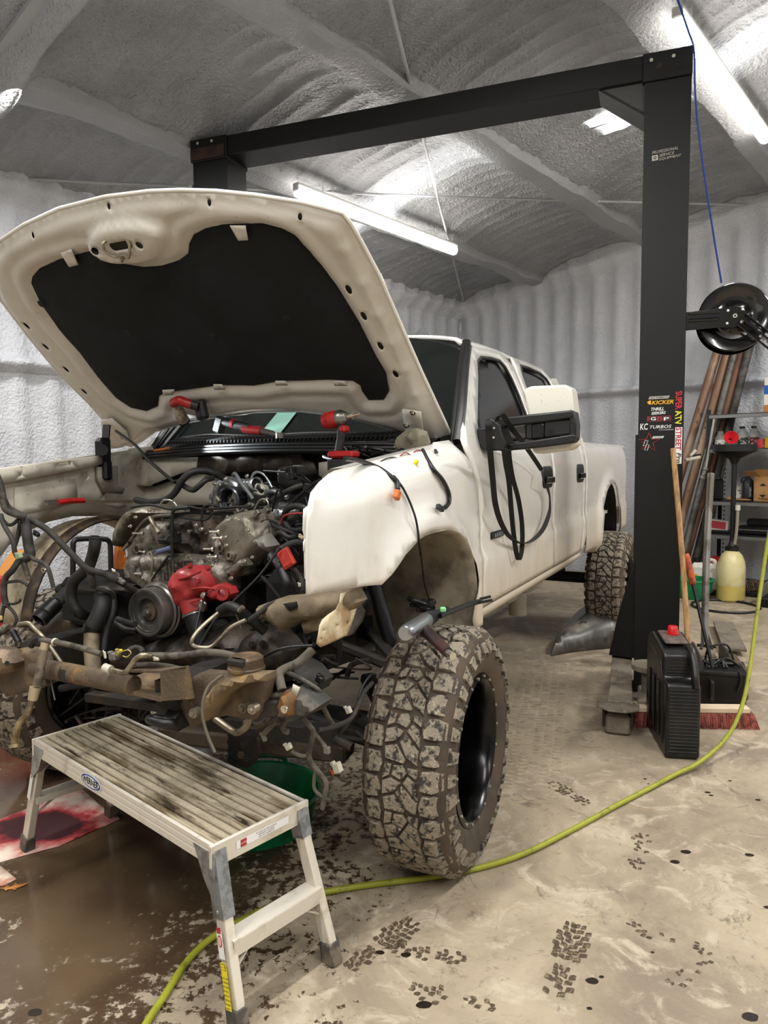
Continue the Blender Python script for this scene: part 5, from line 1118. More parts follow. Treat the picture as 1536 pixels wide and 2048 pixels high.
for x, y, a_, m_, s in ((577, 1493, -.73, M_conw, (.018, .03, .026)), (654, 1500, -.68, M_cong, (.02, .026, .03)), (675, 1535, -.6, M_conw, (.03, .034, .042)), (697, 1420, -.5, M_conw, (.02, .026, .03)), (666, 1545, -.6, M_ory, (.015, .014, .02)), (646, 1613, -.7, M_harnd, (.016, .016, .03)), (528, 1475, -.74, M_cong, (.014, .02, .034)),
                   (38, 1112, -.86, mat('green_connector', '#8b9c78', .5), (.02, .034, .026)), (1, 1236, -.87, mat('tan_connector', '#b3a06d', .5), (.014, .02, .022)), (236, 1306, -.86, mat('dusty_yellow', '#8f8350', .5), (.02, .026, .024)), (242, 1301, -.87, M_yel, (.012, .014, .012)), (228, 1312, -.86, M_cong, (.03, .04, .03)), (228, 1142, -.62, M_zinc, (.012, .022, .016)), (244, 1163, -.6, M_cong, (.02, .03, .02)),
                   (73, 1068, -.78, M_blk, (.02, .034, .02)), (603, 1074, -.3, mat('tan_plug', '#b5a58a', .6), (.02, .03, .016)), (600, 1170, -.36, M_conw, (.012, .018, .02)), (313, 1318, -.87, M_conw, (.014, .03, .014)), (210, 1310, -.9, M_conw, (.01, .012, .03)), (640, 1358, -.66, M_blk, (.03, .03, .03))):
    b = MB(); R3 = Matrix.Rotation(rnd.uniform(-.6, .6), 3, 'X'); s = tuple(q * .8 for q in s); b.box(E(x, y, a_), s, R3, ch=.003); b.box(E(x, y, a_) + R3 @ V((-s[0] * .2, s[1] * .3, s[2] * .55)), (s[0] * .7, s[1] * .5, s[2] * .35), R3, ch=.002); b.build('connector', m_, wr_)
hose('yellow_wire', [(245, 1303, -.87), (256, 1300, -.88), (262, 1306, -.88), (254, 1314, -.88), (246, 1312, -.88)], .002, mat('yellow_wire', '#b8a85a', .5), wr_)
for x, y, a_ in ((72, 1130, -.81), (237, 1158, -.6), (88, 1140, -.81)): b = MB(); b.lathe([(.005, .004), (.010, .004), (.010, -.004), (.005, -.004)], E(x, y, a_), (1, 0, .1), 14, closed=True); b.build('ring_terminal', M_zinc, wr_)
# random fill of the darkest depths: thin lines and small boxes between engine and frame
b = MB(); r2 = random.Random(3)
for k in range(46):
    x = r2.uniform(430, 700); y = r2.uniform(1190, 1480); 
    if x > 640 and y < 1290: continue
    a_ = r2.uniform(-.35, .0); P = [E(x + 60 * r2.uniform(-1, 1), y + 40 * r2.uniform(-1, 1), a_ + .05 * r2.uniform(-1, 1)) for _ in range(3)]; b.tube(P, r2.uniform(.004, .012), 6, sub=4)
for k in range(36):
    x = r2.uniform(110, 420); y = r2.uniform(1380, 1480); P = [E(x + 70 * r2.uniform(-1, 1), y + 50 * r2.uniform(-1, 1), r2.uniform(-.3, .1)) for _ in range(3)]; b.tube(P, r2.uniform(.004, .012), 6, sub=4)
b.build('brake_lines', M_frame, su, kind='stuff')
b = MB()
for k in range(60):
    x = r2.uniform(520, 625); y = r2.uniform(930, 1180); a_ = r2.uniform(-.2, .15); 
    if r2.random() < .6: b.tube([E(x + 40 * r2.uniform(-1, 1), y + 40 * r2.uniform(-1, 1), a_ + .05 * r2.uniform(-1, 1)) for _ in range(3)], r2.uniform(.003, .009), 6, sub=4)
    else: b.box(E(x, y, a_), (r2.uniform(.02, .05), r2.uniform(.02, .06), r2.uniform(.02, .06)), Matrix.Rotation(r2.uniform(-1, 1), 3, 'X'), ch=.004)
b.build('bay_clutter', M_blk, en, kind='stuff')
b = MB()
for k in range(70):
    x = r2.uniform(255, 540); y = r2.uniform(1000, 1130); a_ = r2.uniform(-.26, -.12); b.box(E(x, y, a_), (r2.uniform(.01, .03), r2.uniform(.01, .03), r2.uniform(.01, .03)), Matrix.Rotation(r2.uniform(-1, 1), 3, 'X'), ch=.003)
b.build('engine_fittings', M_alu, en, kind='stuff')
# ---- passenger side: battery-tray side clutter next to the cowl (driver corner)
b = MB()
for k in range(14):
    x = 655 + 16 * k; P = [E(x + 20 * r2.uniform(-1, 1), 905 + 14 * r2.uniform(-1, 1), .25 + .1 * r2.uniform(-1, 1)) for _ in range(4)]; b.tube(P, r2.uniform(.003, .008), 6, sub=4)
b.build('cowl_wiring', M_blk, wr_, kind='stuff')
# loom laid over the fender with its plugs
def fs(x, y, off=.012):
    z = 1.4
    for _ in range(10):
        p = tb(x, y, fmap(0, z)[1] * 0 + .0 if z < 1.45 else .0); z = p.z
    bb_ = fmap(p.x, p.z)[1]; p = tb(x, y, bb_ - off); return p
def floom(nm, pts, r, m_=M_blk, offs=.012): b = MB(); b.tube([fs(x, y, offs) for x, y in pts], r, 8); return b.build(nm, m_, wr_, 60)
floom('fender_loom', [(690, 917), (720, 922), (745, 930), (765, 940), (785, 955), (793, 962)], .008)
floom('fender_cable', [(793, 960), (805, 975), (820, 1005), (832, 1040), (838, 1080), (842, 1110)], .0045)
b = MB(); b.tube([fs(842, 1110), tb(846, 1140, .06), tb(850, 1170, .1), tb(862, 1210, .12), tb(870, 1228, .1)], .004, 8); b.build('fender_cable', M_blk, wr_, 60)
floom('fender_branch', [(785, 953), (795, 965), (796, 978)], .009)
b = MB(); b.box(fs(794, 990, .02), (.03, .02, .034), Matrix.Rotation(.5, 3, 'Y'), ch=.004); b.build('orange_plug', M_ory, wr_)
floom('fender_branch', [(845, 900), (855, 920), (868, 940), (885, 960), (897, 985), (898, 1005), (890, 1015)], .009)
b = MB(); b.box(fs(880, 1016, .02), (.05, .02, .022), Matrix.Rotation(.35, 3, 'Y'), ch=.004); b.build('black_plug', M_blk, wr_)
b = MB(); b.box(fs(832, 925, .02), (.022, .016, .016), Matrix.Rotation(-.5, 3, 'Y'), ch=.003); b.build('yellow_plug', M_yel, wr_)
for k, P in enumerate([[(800, 912), (812, 905), (826, 915), (832, 922)], [(826, 915), (828, 905), (838, 900), (850, 908), (862, 925)], [(745, 935), (770, 918), (790, 915), (800, 925), (810, 915)]]): floom('thin_wire', P, .0022, MATS['red_cable'] if k < 2 else M_blk)
# crumpled rag by the hood hinge
o = mound('crumpled_rag', [(790, 893), (798, 872), (812, 860), (830, 856), (845, 862), (852, 884), (842, 902), (822, 908), (802, 908)], .24, .05, mat('grey_rag', '#6e6b5a', .9, col2='#8d8a78', nscale=12), None, rough_=.06, sc_=22)
o.matrix_world = MT; tag(o, 'crumpled grey-green rag wedged by the driver side hood hinge', 'rag')
# ================================================================== LIFT
def WY(x, y, Y): return onpl(x, y, (0, Y, 0), V((0, 1, 0)))
class CT:
    """a thing whose geometry is given in world coordinates"""
    def __init__(s, name, label, cat, base, group=None, rot=0.):
        s.Mx = Matrix.Translation(V(base)) @ Matrix.Rotation(rot, 4, 'Z'); s.t = thing(name, label, cat, s.Mx, group=group); s.inv = s.Mx.inverted()
    def mb(s): b = MB(); b.M = s.inv.copy(); return b
    def L(s): return MB()
M_lift = mat('lift_black', '#0c0d0d', .48, col2='#171512', nscale=2.2, thr=(.5, .75), col3='#3a2a20', n3=9, thr3=(.70, .78), spec=.35)
M_liftd = mat('lift_edge_worn', '#3a2116', .5, col2='#1c1512', nscale=8)
M_dust = mat('dusty_steel', '#7f7668', .75, col2='#5c5348', nscale=6, thr=(.45, .65), col3='#8f8676', n3=25)
lift = thing('vehicle_lift', 'tall black two-post lift with overhead beam standing around the truck', 'lift', ML)
def post(name, x0_, x1_, zt, side):
    b = MB(); d = .28; t = .012
    P = [(x0_, 0), (x1_, 0), (x1_, d), (x1_ - .05, d), (x1_ - .05, d - t), (x1_ - t, d - t), (x1_ - t, t), (x0_ + t, t), (x0_ + t, d - t), (x0_ + .05, d - t), (x0_ + .05, d), (x0_, d)]
    b.prism([(x, y, 0) for x, y in P], (0, 0, zt)); o = b.build(name, M_lift, lift); return o
pR = post('post', -.137, .138, 4.0, 1); pL = post('post', -3.52, -3.205, 4.0, -1)
for x0_, x1_ in ((-.15, .142), (-3.53, -3.2)):
    b = MB(); b.box(((x0_ + x1_) / 2, .14, 4.05), (x1_ - x0_, .32, .17), ch=.004); b.build('post_cap', M_lift, lift)
b = MB(); b.box((-3.37, -.024, 4.02), (.31, .004, .09)); b.build('rust_patch', M_liftd, lift)
b = MB(); b.box((-1.68, .14, 4.06), (3.2, .28, .15)); b.build('overhead_beam', M_lift, lift, bev=.006)
for x_ in (-.10, .03): b = MB(); b.cyl((x_, -.021, 4.09), (x_, -.016, 4.09), .011, n=12); b.build('cap_hole', M_conw, lift)
for x_ in (-3.46, -3.33): b = MB(); b.cyl((x_, -.021, 4.105), (x_, -.016, 4.105), .011, n=12); b.build('cap_hole', M_conw, lift)
b = MB(); b.prism([(-.42, .03, 3.985), (-.137, .03, 3.985), (-.137, .03, 3.78)], (0, .012, 0)); b.prism([(-.42, .03, 3.985), (-.39, .03, 3.985), (-.137, .03, 3.80), (-.137, .03, 3.77)], (0, .22, 0)); b.build('corner_gusset', mat('gusset_grey', '#3c3b3a', .45), lift)
b = MB(); b.box((-.145, .10, 1.25), (.018, .14, 1.0)); b.build('slider', M_blk, lift)
b = MB(); b.box((0, .14, .012), (.45, .5, .024)); b.build('base_plate', M_dust, lift); b = MB(); b.box((-3.36, .14, .012), (.45, .5, .024)); b.build('base_plate', M_dust, lift)
# carriage gusset and swing arm
lp = lambda x, y, z: MLi @ onz(x, y, z)
b = MB(); P = [(-.136, .02, .93), (-.136, .02, .25), (-.30, .05, .25), (-.24, .04, .55)]; b.prism(P, (0, .16, 0)); b.build('carriage', M_lift, lift)
arm = sub('lift_arm', lift)
q = [lp(1226, 1283, .24), lp(1264, 1283, .24), lp(1264, 1364, .22), lp(1220, 1363, .22)]
b = MB(); b.prism(q, (0, 0, -.13)); b.build('arm_outer', M_dust, arm, bev=.006)
q = [lp(1221, 1366, .20), lp(1264, 1368, .20), lp(1266, 1404, .19), lp(1213, 1400, .19)]
b = MB(); b.prism(q, (0, 0, -.11)); b.build('arm_inner', M_dust, arm, bev=.006)
c = lp(1241, 1266, .25); b = MB(); b.cyl(c, c + V((0, 0, .02)), .06, n=24); b.cyl(c + V((0, 0, -.12)), c, .075, n=24); b.build('arm_pivot_pin', M_dust, arm)
c = lp(1236, 1412, .17); b = MB(); n8 = [(math.cos(t), math.sin(t)) for t in [math.pi / 8 + k * math.pi / 4 for k in range(8)]]
b.prism([c + V((x * .125, y * .11, -.006)) for x, y in n8], (0, 0, .014)); b.build('lift_pad', M_dust, arm, bev=.004)
c2_ = lp(1236, 1440, .07); b = MB(); b.cyl(c2_ + V((0, .02, .0)), c2_ + V((0, .02, .1)), .03, n=16); b.build('pad_screw', M_rust, arm)
b = MB(); b.box(c2_ + V((0, .0, -.005)), (.14, .14, .12), ch=.015); b.build('arm_end', M_dust, arm)
b = MB(); b.box(c2_ + V((-.078, .01, .03)), (.014, .16, .11)); b.box(c2_ + V((.078, .01, .03)), (.014, .16, .11)); b.build_each('arm_cheek', M_frame, arm)
c = lp(1300, 1338, .3); b = MB(); b.cyl(c, c + V((0, 0, .03)), .11, n=22); b.cyl(c + V((0, 0, -.18)), c, .05, n=18); b.box(c + V((0, .0, -.2)), (.14, .3, .1), ch=.01); b.build('second_arm', M_dust, lift, kind='stuff')
b = MB(); b.box((-3.545, .02, 3.72), (.03, .06, .16)); b.build('junction_box', mat('box_grey', '#8b8f92', .5), lift)
# ---- stickers and lettering on the post
st = sub('post_sticker', lift)
M_lw = mat('sticker_white', '#eeeeec', .5); M_lr = mat('sticker_red', '#d02c3c', .5); M_ly = mat('sticker_yellow', '#f0b51c', .5); M_lyy = mat('sticker_lemon', '#e6dc3c', .5); M_lk = mat('sticker_black', '#101010', .5); M_lg = mat('sticker_grey', '#b9b3a8', .5)
def lf(x, y, off=-.003): p = MLi @ onpl(x, y, LO, LU); return V((p.x, off, p.z))
pxm = (lf(1380, 850) - lf(1280, 850)).length / 100
def FT(x, y, off=-.003, rot=0.): 
    c, s = math.cos(rot), math.sin(rot); return frame(lf(x, y, off), (c, 0, s), (-s, 0, c))
def plate(x, y, w_, h_, m_, rot=0., off=-.0015, sh=0.):
    M_ = FT(x, y, off, rot); b = MB(); w2, h2 = w_ * pxm / 2, h_ * pxm / 2
    b.prism([M_ @ V((sx * w2 + sh * sy * h2, sy * h2, -.0004)) for sx, sy in ((-1, -1), (1, -1), (1, 1), (-1, 1))], M_.to_3x3() @ V((0, 0, .0008))); return b.build('sticker_backing', m_, st)
def lab(s, x, y, w_, h_, m_, rot=0., shear=0., off=-.003, bold=.0):
    # text fitted to w_ x h_ photo pixels
    o = text('lettering', s, m_, Matrix.Identity(4), 1.0, None, .0, shear, bold=bold); xs_ = [v_.co for v_ in o.data.vertices]; d = V((max(c.x for c in xs_) - min(c.x for c in xs_), max(c.y for c in xs_) - min(c.y for c in xs_), 0))
    sx_ = w_ * pxm / max(d.x, .01); sy_ = h_ * pxm / max(d.y, .01); o.parent = st
    bb = xs_; cx_ = (min(v_.x for v_ in bb) + max(v_.x for v_ in bb)) / 2; cy_ = (min(v_.y for v_ in bb) + max(v_.y for v_ in bb)) / 2
    o.matrix_local = FT(x, y, off, rot) @ Matrix.Diagonal((sx_, sy_, sx_, 1)) @ Matrix.Translation((-cx_, -cy_, 0)); return o
tl_ = .02
plate(1318, 795, 40, 6, M_lg, tl_, sh=.5); lab('ACI WEBECO', 1318, 795, 36, 4, M_lk, tl_, .2, -.0035)
lab('KICKER', 1325, 804.5, 44, 8.5, M_ly, tl_, .25, bold=.02); 
b = MB(); q = [lf(x, y, -.002) for x, y in ((1294, 805), (1299, 801), (1302, 801), (1302, 809), (1298, 809))]; b.prism(q, (0, -.001, 0)); b.build('kicker_mark', M_ly, st)
lab('THRILL', 1315, 818, 26, 7, M_lw, tl_, .3, bold=.02); lab('SEEKERS', 1317, 826, 29, 6, M_lw, tl_ + .03, .2, bold=.02)
plate(1318, 837.5, 47, 11, M_lr, tl_, off=-.001); plate(1318, 837.5, 45.5, 9.8, M_lk, tl_, off=-.0018)
lab('G', 1306.5, 837.5, 11, 7, M_lw, tl_, 0, bold=.02); lab('D', 1320, 837.5, 11, 7, M_lr, tl_, 0, bold=.02); lab('P', 1333, 837.5, 11, 7, M_lw, tl_, 0, bold=.02); lab('III', 1297, 837.5, 4, 7, M_lr, tl_)
lab('KC', 1288, 853.5, 16, 14, M_lw, tl_, .1, bold=.02); lab('TURBOS', 1321, 853.5, 44, 7, M_lw, tl_, .25, bold=.01); lab('TUNE THE DIFFERENCE', 1332, 859.5, 30, 2, M_lw, tl_)
# star outline
sc_ = [(1298, 865.5), (1304, 878.5), (1319, 878.5), (1306, 886), (1310, 901.5), (1298, 892.5), (1282.5, 897.5), (1288, 886), (1277.5, 879), (1292.5, 878.5)]
b = MB(); b.tube([lf(x, y, -.003) for x, y in sc_ + [sc_[0]]], .0024, 5, smooth=False); b.build('star_outline', mat('star_red', '#b23a34', .5), st)
plate(1316, 874.5, 22, 4.5, M_lw, tl_, sh=.6); lab('INDUSTRIAL', 1316, 874.5, 18, 2.6, M_lk, tl_, .1, -.0035)
for dx_, dy_ in ((0, 0), (2.5, 8.5)):
    q = [(1290 + dx_, 881 + dy_), (1296 + dx_, 881 + dy_), (1292 + dx_, 892 + dy_), (1286.5 + dx_, 892 + dy_)]; b = MB(); b.tube([lf(x, y, -.004) for x, y in q + [q[0]]], .0020, 4, smooth=False); b.build('star_glyph', M_lw, st)
# vertical stickers
lab('SUPER', 1357.5, 801, 40, 13, M_lr, -math.pi / 2 + tl_ * 0, -.25, bold=.02); lab('ATV', 1356.5, 835, 28, 13, M_lyy, -math.pi / 2, -.25, bold=.02)
plate(1356.8, 891, 78, 14, M_lw, -math.pi / 2); lab('STREET', 1356.8, 877.5, 48, 11.5, mat('street_red', '#b01c3c', .5), -math.pi / 2, .0, -.0035, bold=.02); lab('Pro', 1357.5, 916, 22, 9, M_lk, -math.pi / 2, .2, -.0035, bold=.02)
rr_ = .16
for s_, x, y, w_ in (('PROFESSIONAL', 1330, 301, 51, ), ('SERVICE', 1333.5, 308.5, 30), ('EQUIPMENT', 1340.5, 315, 43)): lab(s_, x, y, w_, 6, M_lg, rr_ * 0 + .06, .25)
plate(1310, 316, 12, 11, M_lg, .06); b = MB(); c = lf(1310, 316, -.004); b.lathe([(.006, -.001), (.009, -.001), (.009, .001), (.006, .001)], c, (0, 1, 0), 16, closed=True); b.build('maker_ring', M_lk, st)
# ---- hose reel bolted to the post
reel = CT('hose_reel', 'black metal hose reel bolted to the side of the black lift post', 'reel', ML @ V((.41, .0, 2.30)))
RM = ML; rb_ = lambda: reel.mb()
c = ML @ V((.418, .12, 2.475)); ay = LU
M_gb = mat('gloss_black_reel', '#0a0a0a', .15, spec=.6, coat=.4)
for off in (-.07, .09):
    b = reel.mb(); b.lathe([(.03, .0), (.10, .0), (.115, .012), (.128, .012), (.14, .0), (.205, -.012), (.212, -.006), (.212, .0), (.205, -.004), (.14, .008), (.03, .008)], c + ay * off, ay * (1 if off > 0 else -1) * -1, 56); b.build('reel_disc', M_gb, reel.t, 50)
b = reel.mb(); b.cyl(c - ay * .07, c + ay * .09, .10, n=30); b.build('reel_drum', M_gb, reel.t)
b = reel.mb(); fr_ = -.115
A = lambda x, z, y=fr_: ML @ V((.418 + x, .12 + y, 2.475 + z))
b.prism([A(-.28, .045), A(-.06, .055), A(-.03, .062), (A(.045, .05)), A(.07, .0), A(.045, -.05), A(0, -.066), A(-.06, -.065), A(-.28, -.07)], ay * .01)
b.build('bracket_plate', M_gb, reel.t, bev=.003)
for z in (.025, -.02): b = reel.mb(); b.bar(A(-.27, z + .01, fr_ - .006), A(-.09, z + .008, fr_ - .006), .014, .018, ch=.005); b.build('bracket_rib', M_gb, reel.t)
b = reel.mb(); b.bar(A(.03, -.02), A(.25, -.22), .012, .085, up=ay); b.build('guide_arm', M_gb, reel.t)
for s_ in (.035, -.035): b = reel.mb(); d_ = V((1, 0, -.9)); b.bar(A(.03 + s_ * .7, -.02 + s_ * .75, fr_ - .012), A(.25 + s_ * .7, -.22 + s_ * .75, fr_ - .012), .012, .018, up=ay, ch=.004); b.build('arm_flange', M_gb, reel.t)
b = reel.mb(); b.lathe([(.006, -.004), (.013, -.004), (.013, .004), (.006, .004)], A(0, 0, fr_ - .006), ay, 20, closed=True); b.build('axle_nut', M_zinc, reel.t)
for x, z in ((-.040, .035), (.042, .037), (-.043, -.043), (.038, -.04), (.145, -.135), (.175, -.165)): b = reel.mb(); b.sphere(A(x, z, fr_ - .006), .0085, 12, 8, (1, .7, 1)); b.build('bracket_bolt', M_lw, reel.t)
# blue cables
M_blue = mat('blue_cable', '#16398c', .45)
cb = CT('blue_cable', 'blue air line running down beside the black lift post to the reel', 'cable', ML @ V((.2, .0, 3.0)))
b = cb.mb(); b.tube([WY(1352, -10, 4.3), WY(1376, 60, 4.3), WY(1388, 100, 4.45), WY(1390, 180, 4.5), WY(1398, 270, 4.55), WY(1415, 390, 4.6), WY(1432, 500, 4.65), WY(1443, 566, 4.68)], .006, 8); b.build('cable_run', M_blue, cb.t)
b = cb.mb(); b.tube([WY(1352, -10, 4.3), MB_ @ V((4.78, -4.3, roofz(4.78) - .3))], .004, 6); b.build('cable_tail', M_blue, cb.t)
pa, pb_ = MB_ @ V((2.9, -7.40, roofz(2.9) - .12)), MB_ @ V((.9, -7.37, roofz(.9) - .25))
b = MB(); b.tube([pa, pa.lerp(pb_, .5) - V((0, 0, .05)), pb_], .006, 8); tag(b.build('air_line', M_blue), 'thin blue line strung under the roof at top left', 'cable')
# ================================================================== WORK PLATFORM
PA, PD = onz(66, 1478, .5), onz(424, 1694, .5); ex = (PD - PA); PL_ = ex.length; ex.normalize(); ey = V((0, 0, 1)).cross(ex)
PM = Matrix((ex, ey, V((0, 0, 1)))).transposed().to_4x4(); PM.translation = V((PA.x, PA.y, 0))
plat = thing('work_platform', 'aluminium folding work platform with a muddy ribbed deck in front of the truck', 'platform', PM)
M_pa = mat('platform_aluminium', '#ddd6c8', .42, .2, col2='#bfb5a3', nscale=10, thr=(.5, .7), stretch=(1, 1, 1)); M_deck = mat('muddy_deck', '#cdc1a8', .55, .2, col2='#7d6c50', nscale=5, thr=(.45, .62), col3='#453a2c', n3=8, thr3=(.56, .68), stretch=(.5, 3.5, 1)); M_gal = mat('galvanised', '#a7adb3', .3, .8, col2='#868b90', nscale=20)
PWd = .365; HT = .5
k5 = 10; pw = (PWd - .03) / k5
for k in range(k5):
    b = MB(); y0_ = .015 + k * pw; prof = [(y0_ + .003, HT - .02), (y0_ + .003, HT - .004)]
    for j in range(4):
        ya = y0_ + .004 + (pw - .014) * j / 4; wj = (pw - .014) / 4; prof += [(ya, HT - .004), (ya + wj * .2, HT), (ya + wj * .7, HT), (ya + wj * .95, HT - .004)]
    prof += [(y0_ + pw - .009, HT - .004), (y0_ + pw - .009, HT - .02)]
    b.prism([(.008, y, z) for y, z in prof], (PL_ - .016, 0, 0)); b.build('deck_plank', M_deck, plat, 20)
b = MB(); b.box((PL_ / 2, PWd / 2, HT - .022), (PL_ - .02, PWd - .02, .004)); b.build('deck_underside', mat('deck_grime', '#3a3127', .8), plat)
for y_ in (.0, PWd):
    b = MB(); s = -1 if y_ == 0 else 1
    P = [(y_ - s * .012, HT + .001), (y_, HT + .001), (y_, HT - .012), (y_ - s * .002, HT - .016), (y_, HT - .02), (y_, HT - .034), (y_ - s * .002, HT - .038), (y_, HT - .042), (y_, HT - .062), (y_ - s * .018, HT - .062), (y_ - s * .018, HT - .059), (y_ - s * .004, HT - .059), (y_ - s * .004, HT - .006), (y_ - s * .012, HT - .006)]
    b.prism([(0, y, z) for y, z in P], (PL_, 0, 0)); b.build('side_rail', M_pa, plat, 20)
for x_ in (0, PL_):
    s = -1 if x_ == 0 else 1
    b = MB(); b.box((x_ - s * .004, PWd / 2, HT - .032), (.012, PWd + .01, .068)); b.build('end_rail', M_pa, plat, bev=.002)
def leg(x_, y_, s):
    sy = -1 if y_ < .1 else 1; top = V((x_ - s * .015, y_ - sy * .005, HT - .05)); ft = V((x_ + s * .105, y_ + sy * .02, .03)); t_ = sub('leg_assembly', plat)
    b = MB(); b.bar(top, ft, .046, .030, up=(0, 1, 0)); 
    d = (ft - top).normalized(); b.build('leg', M_pa, t_, bev=.003)
    b = MB(); b.bar(top - d * .03, top + d * (.16 if (y_ < .1 and s > 0) else .06), .051, .040, up=(0, 1, 0)); b.prism([top + V((-s * .08, -sy * .0 - .024 * 0, .03)), top + V((s * .02, 0, .03)), top + d * .12 + V((0, 0, 0)), top + V((-s * .03, 0, -.06))], (0, sy * .026, 0)); b.build('leg_bracket', M_gal, t_)
    for q_ in (.03, .085, .14): b = MB(); p = top + d * q_ + V((0, sy * .021, 0)); b.sphere(p, .006, 10, 6, (1, .5, 1)); b.build('rivet', M_gal, t_)
    b = MB(); b.bar(ft - d * .04, ft + V((s * .004, 0, -.03)), .055, .042, up=(0, 1, 0)); b.build('foot', mat('grey_rubber_foot', '#4a4742', .8, col2='#75695a', nscale=18), t_, bev=.004)
    return top, ft
legs = {}
for x_, s in ((0, -1), (PL_, 1)):
    for y_ in (.0 + .02, PWd - .02): legs[(s, y_)] = leg(x_, y_, s)
    (t1, f1), (t2, f2) = legs[(s, .02)], legs[(s, PWd - .02)]
    p1, p2 = t1.lerp(f1, .52), t2.lerp(f2, .52); b = MB(); b.bar(p1, p2, .06, .026, up=(0, 0, 1)); b.bar(p1 + V((s * .028, 0, -.012)), p2 + V((s * .028, 0, -.012)), .006, .045); b.build('rung', M_pa, plat)
    for (pp, ff, e) in ((p1, f1, 1), (p2, f2, -1)):
        b = MB(); b.bar(pp.lerp(ff, .40), pp.lerp(p2 if e > 0 else p1, .36), .014, .005); b.build('rung_brace', M_pa, plat)
# stickers on the platform
def pst(nm, c, w_, h_, m_, nrm, up, off=.0008, rnd_=False, par=None):
    x = V(up).cross(V(nrm)).normalized(); M_ = frame(c, x, up); b = MB()
    pts = ell(0, 0, w_ / 2, h_ / 2, 28) if rnd_ else [(-w_ / 2, -h_ / 2), (w_ / 2, -h_ / 2), (w_ / 2, h_ / 2), (-w_ / 2, h_ / 2)]
    b.prism([M_ @ V((px, py, off)) for px, py in pts], M_.to_3x3() @ V((0, 0, .0006))); return b.build(nm, m_, plat)
n_ = V((0, -1, 0)); cW = V((PL_ * .40, -.0005, HT - .029)); M_wb = mat('label_blue', '#1c3f9a', .4)
pst('oval_label', cW, .150, .052, M_lw, n_, (0, 0, 1), .0006, True); pst('oval_label', cW, .140, .046, M_wb, n_, (0, 0, 1), .0013, True); pst('oval_label', cW, .122, .036, M_lw, n_, (0, 0, 1), .0020, True)
o = text('lettering', 'WERNER', M_lk, frame(cW + V((0, -.0029, 0)), (1, 0, 0), (0, 0, 1)), .033, plat, .0002, .12, .85, bold=.001)
n2_ = V((1, 0, 0)); cE = V((PL_ + .0025, PWd * .50, HT - .03))
pst('warning_label', cE, .20, .024, M_lw, n2_, (0, 0, 1)); pst('warning_label', cE + V((0, -.075, 0)), .022, .022, mat('label_red', '#b23030', .5), n2_, (0, 0, 1), .0016)
o = text('lettering', 'DANGER', M_lw, frame(cE + V((.0025, -.075, 0)), (0, 1, 0), (0, 0, 1)), .005, plat, .0001)
for k, s_ in enumerate(('SET LEVEL ON FIRM GROUND', 'KEEP BODY CENTERED', 'DO NOT OVERREACH')): text('lettering', s_, M_cong, frame(cE + V((.0018, .012, .007 - .007 * k)), (0, 1, 0), (0, 0, 1)), .006, plat, .0001)
t1, f1 = legs[(1, .02)]; d = (f1 - t1).normalized(); ou = V((0, -1, 0)); 
def lst(q_, w_, h_, m_, rnd_=False, off=.0008): pst('leg_label', t1 + d * q_ + V((0, -.0232, 0)) + V((-.0, 0, 0)), w_, h_, m_, ou, -d, off, rnd_)
lst(.225, .026, .075, M_lw); lst(.186, .02, .016, MATS['label_red'], off=.0016); lst(.215, .022, .032, MATS['label_red'], True, .0016); lst(.215, .016, .025, mat('label_pink', '#e9b9b4', .5), True, .0024)
lst(.335, .026, .125, mat('label_yellow', '#f2e02a', .5), off=.0008); lst(.283, .022, .016, M_lk, off=.0016); lst(.283, .019, .013, MATS['label_yellow'], off=.0024)
xL = ou.cross(d).normalized()
for k in range(9): text('lettering', ['CAUTION', 'READ ALL LABELS', 'LOCK SPREADERS', 'INSPECT BEFORE', 'EACH USE', 'DESTROY IF', 'BROKEN WORN', 'OR MISSING', 'PARTS'][k], M_lk, frame(t1 + d * (.283 if k == 0 else .300 + .0115 * k) + V((0, -.0262, 0)), (-d).cross(-ou) * -1, -d), .0056, plat, .0001)
t1, f1 = legs[(-1, .02)]; d = (f1 - t1).normalized()
pst('leg_label', t1 + d * .015 + V((0, -.024, 0)), .022, .055, M_lw, ou, -d, .0008); pst('leg_label', t1 + d * .015 + V((0, -.024, 0)), .010, .04, mat('label_red2', '#c02a36', .5), ou, -d, .0016)
pst('leg_label', t1 + d * .15 + V((0, -.0232, 0)), .024, .13, M_lw, ou, -d, .0008); pst('leg_label', t1 + d * .098 + V((0, -.0232, 0)), .02, .015, MATS['label_red'], ou, -d, .0016)
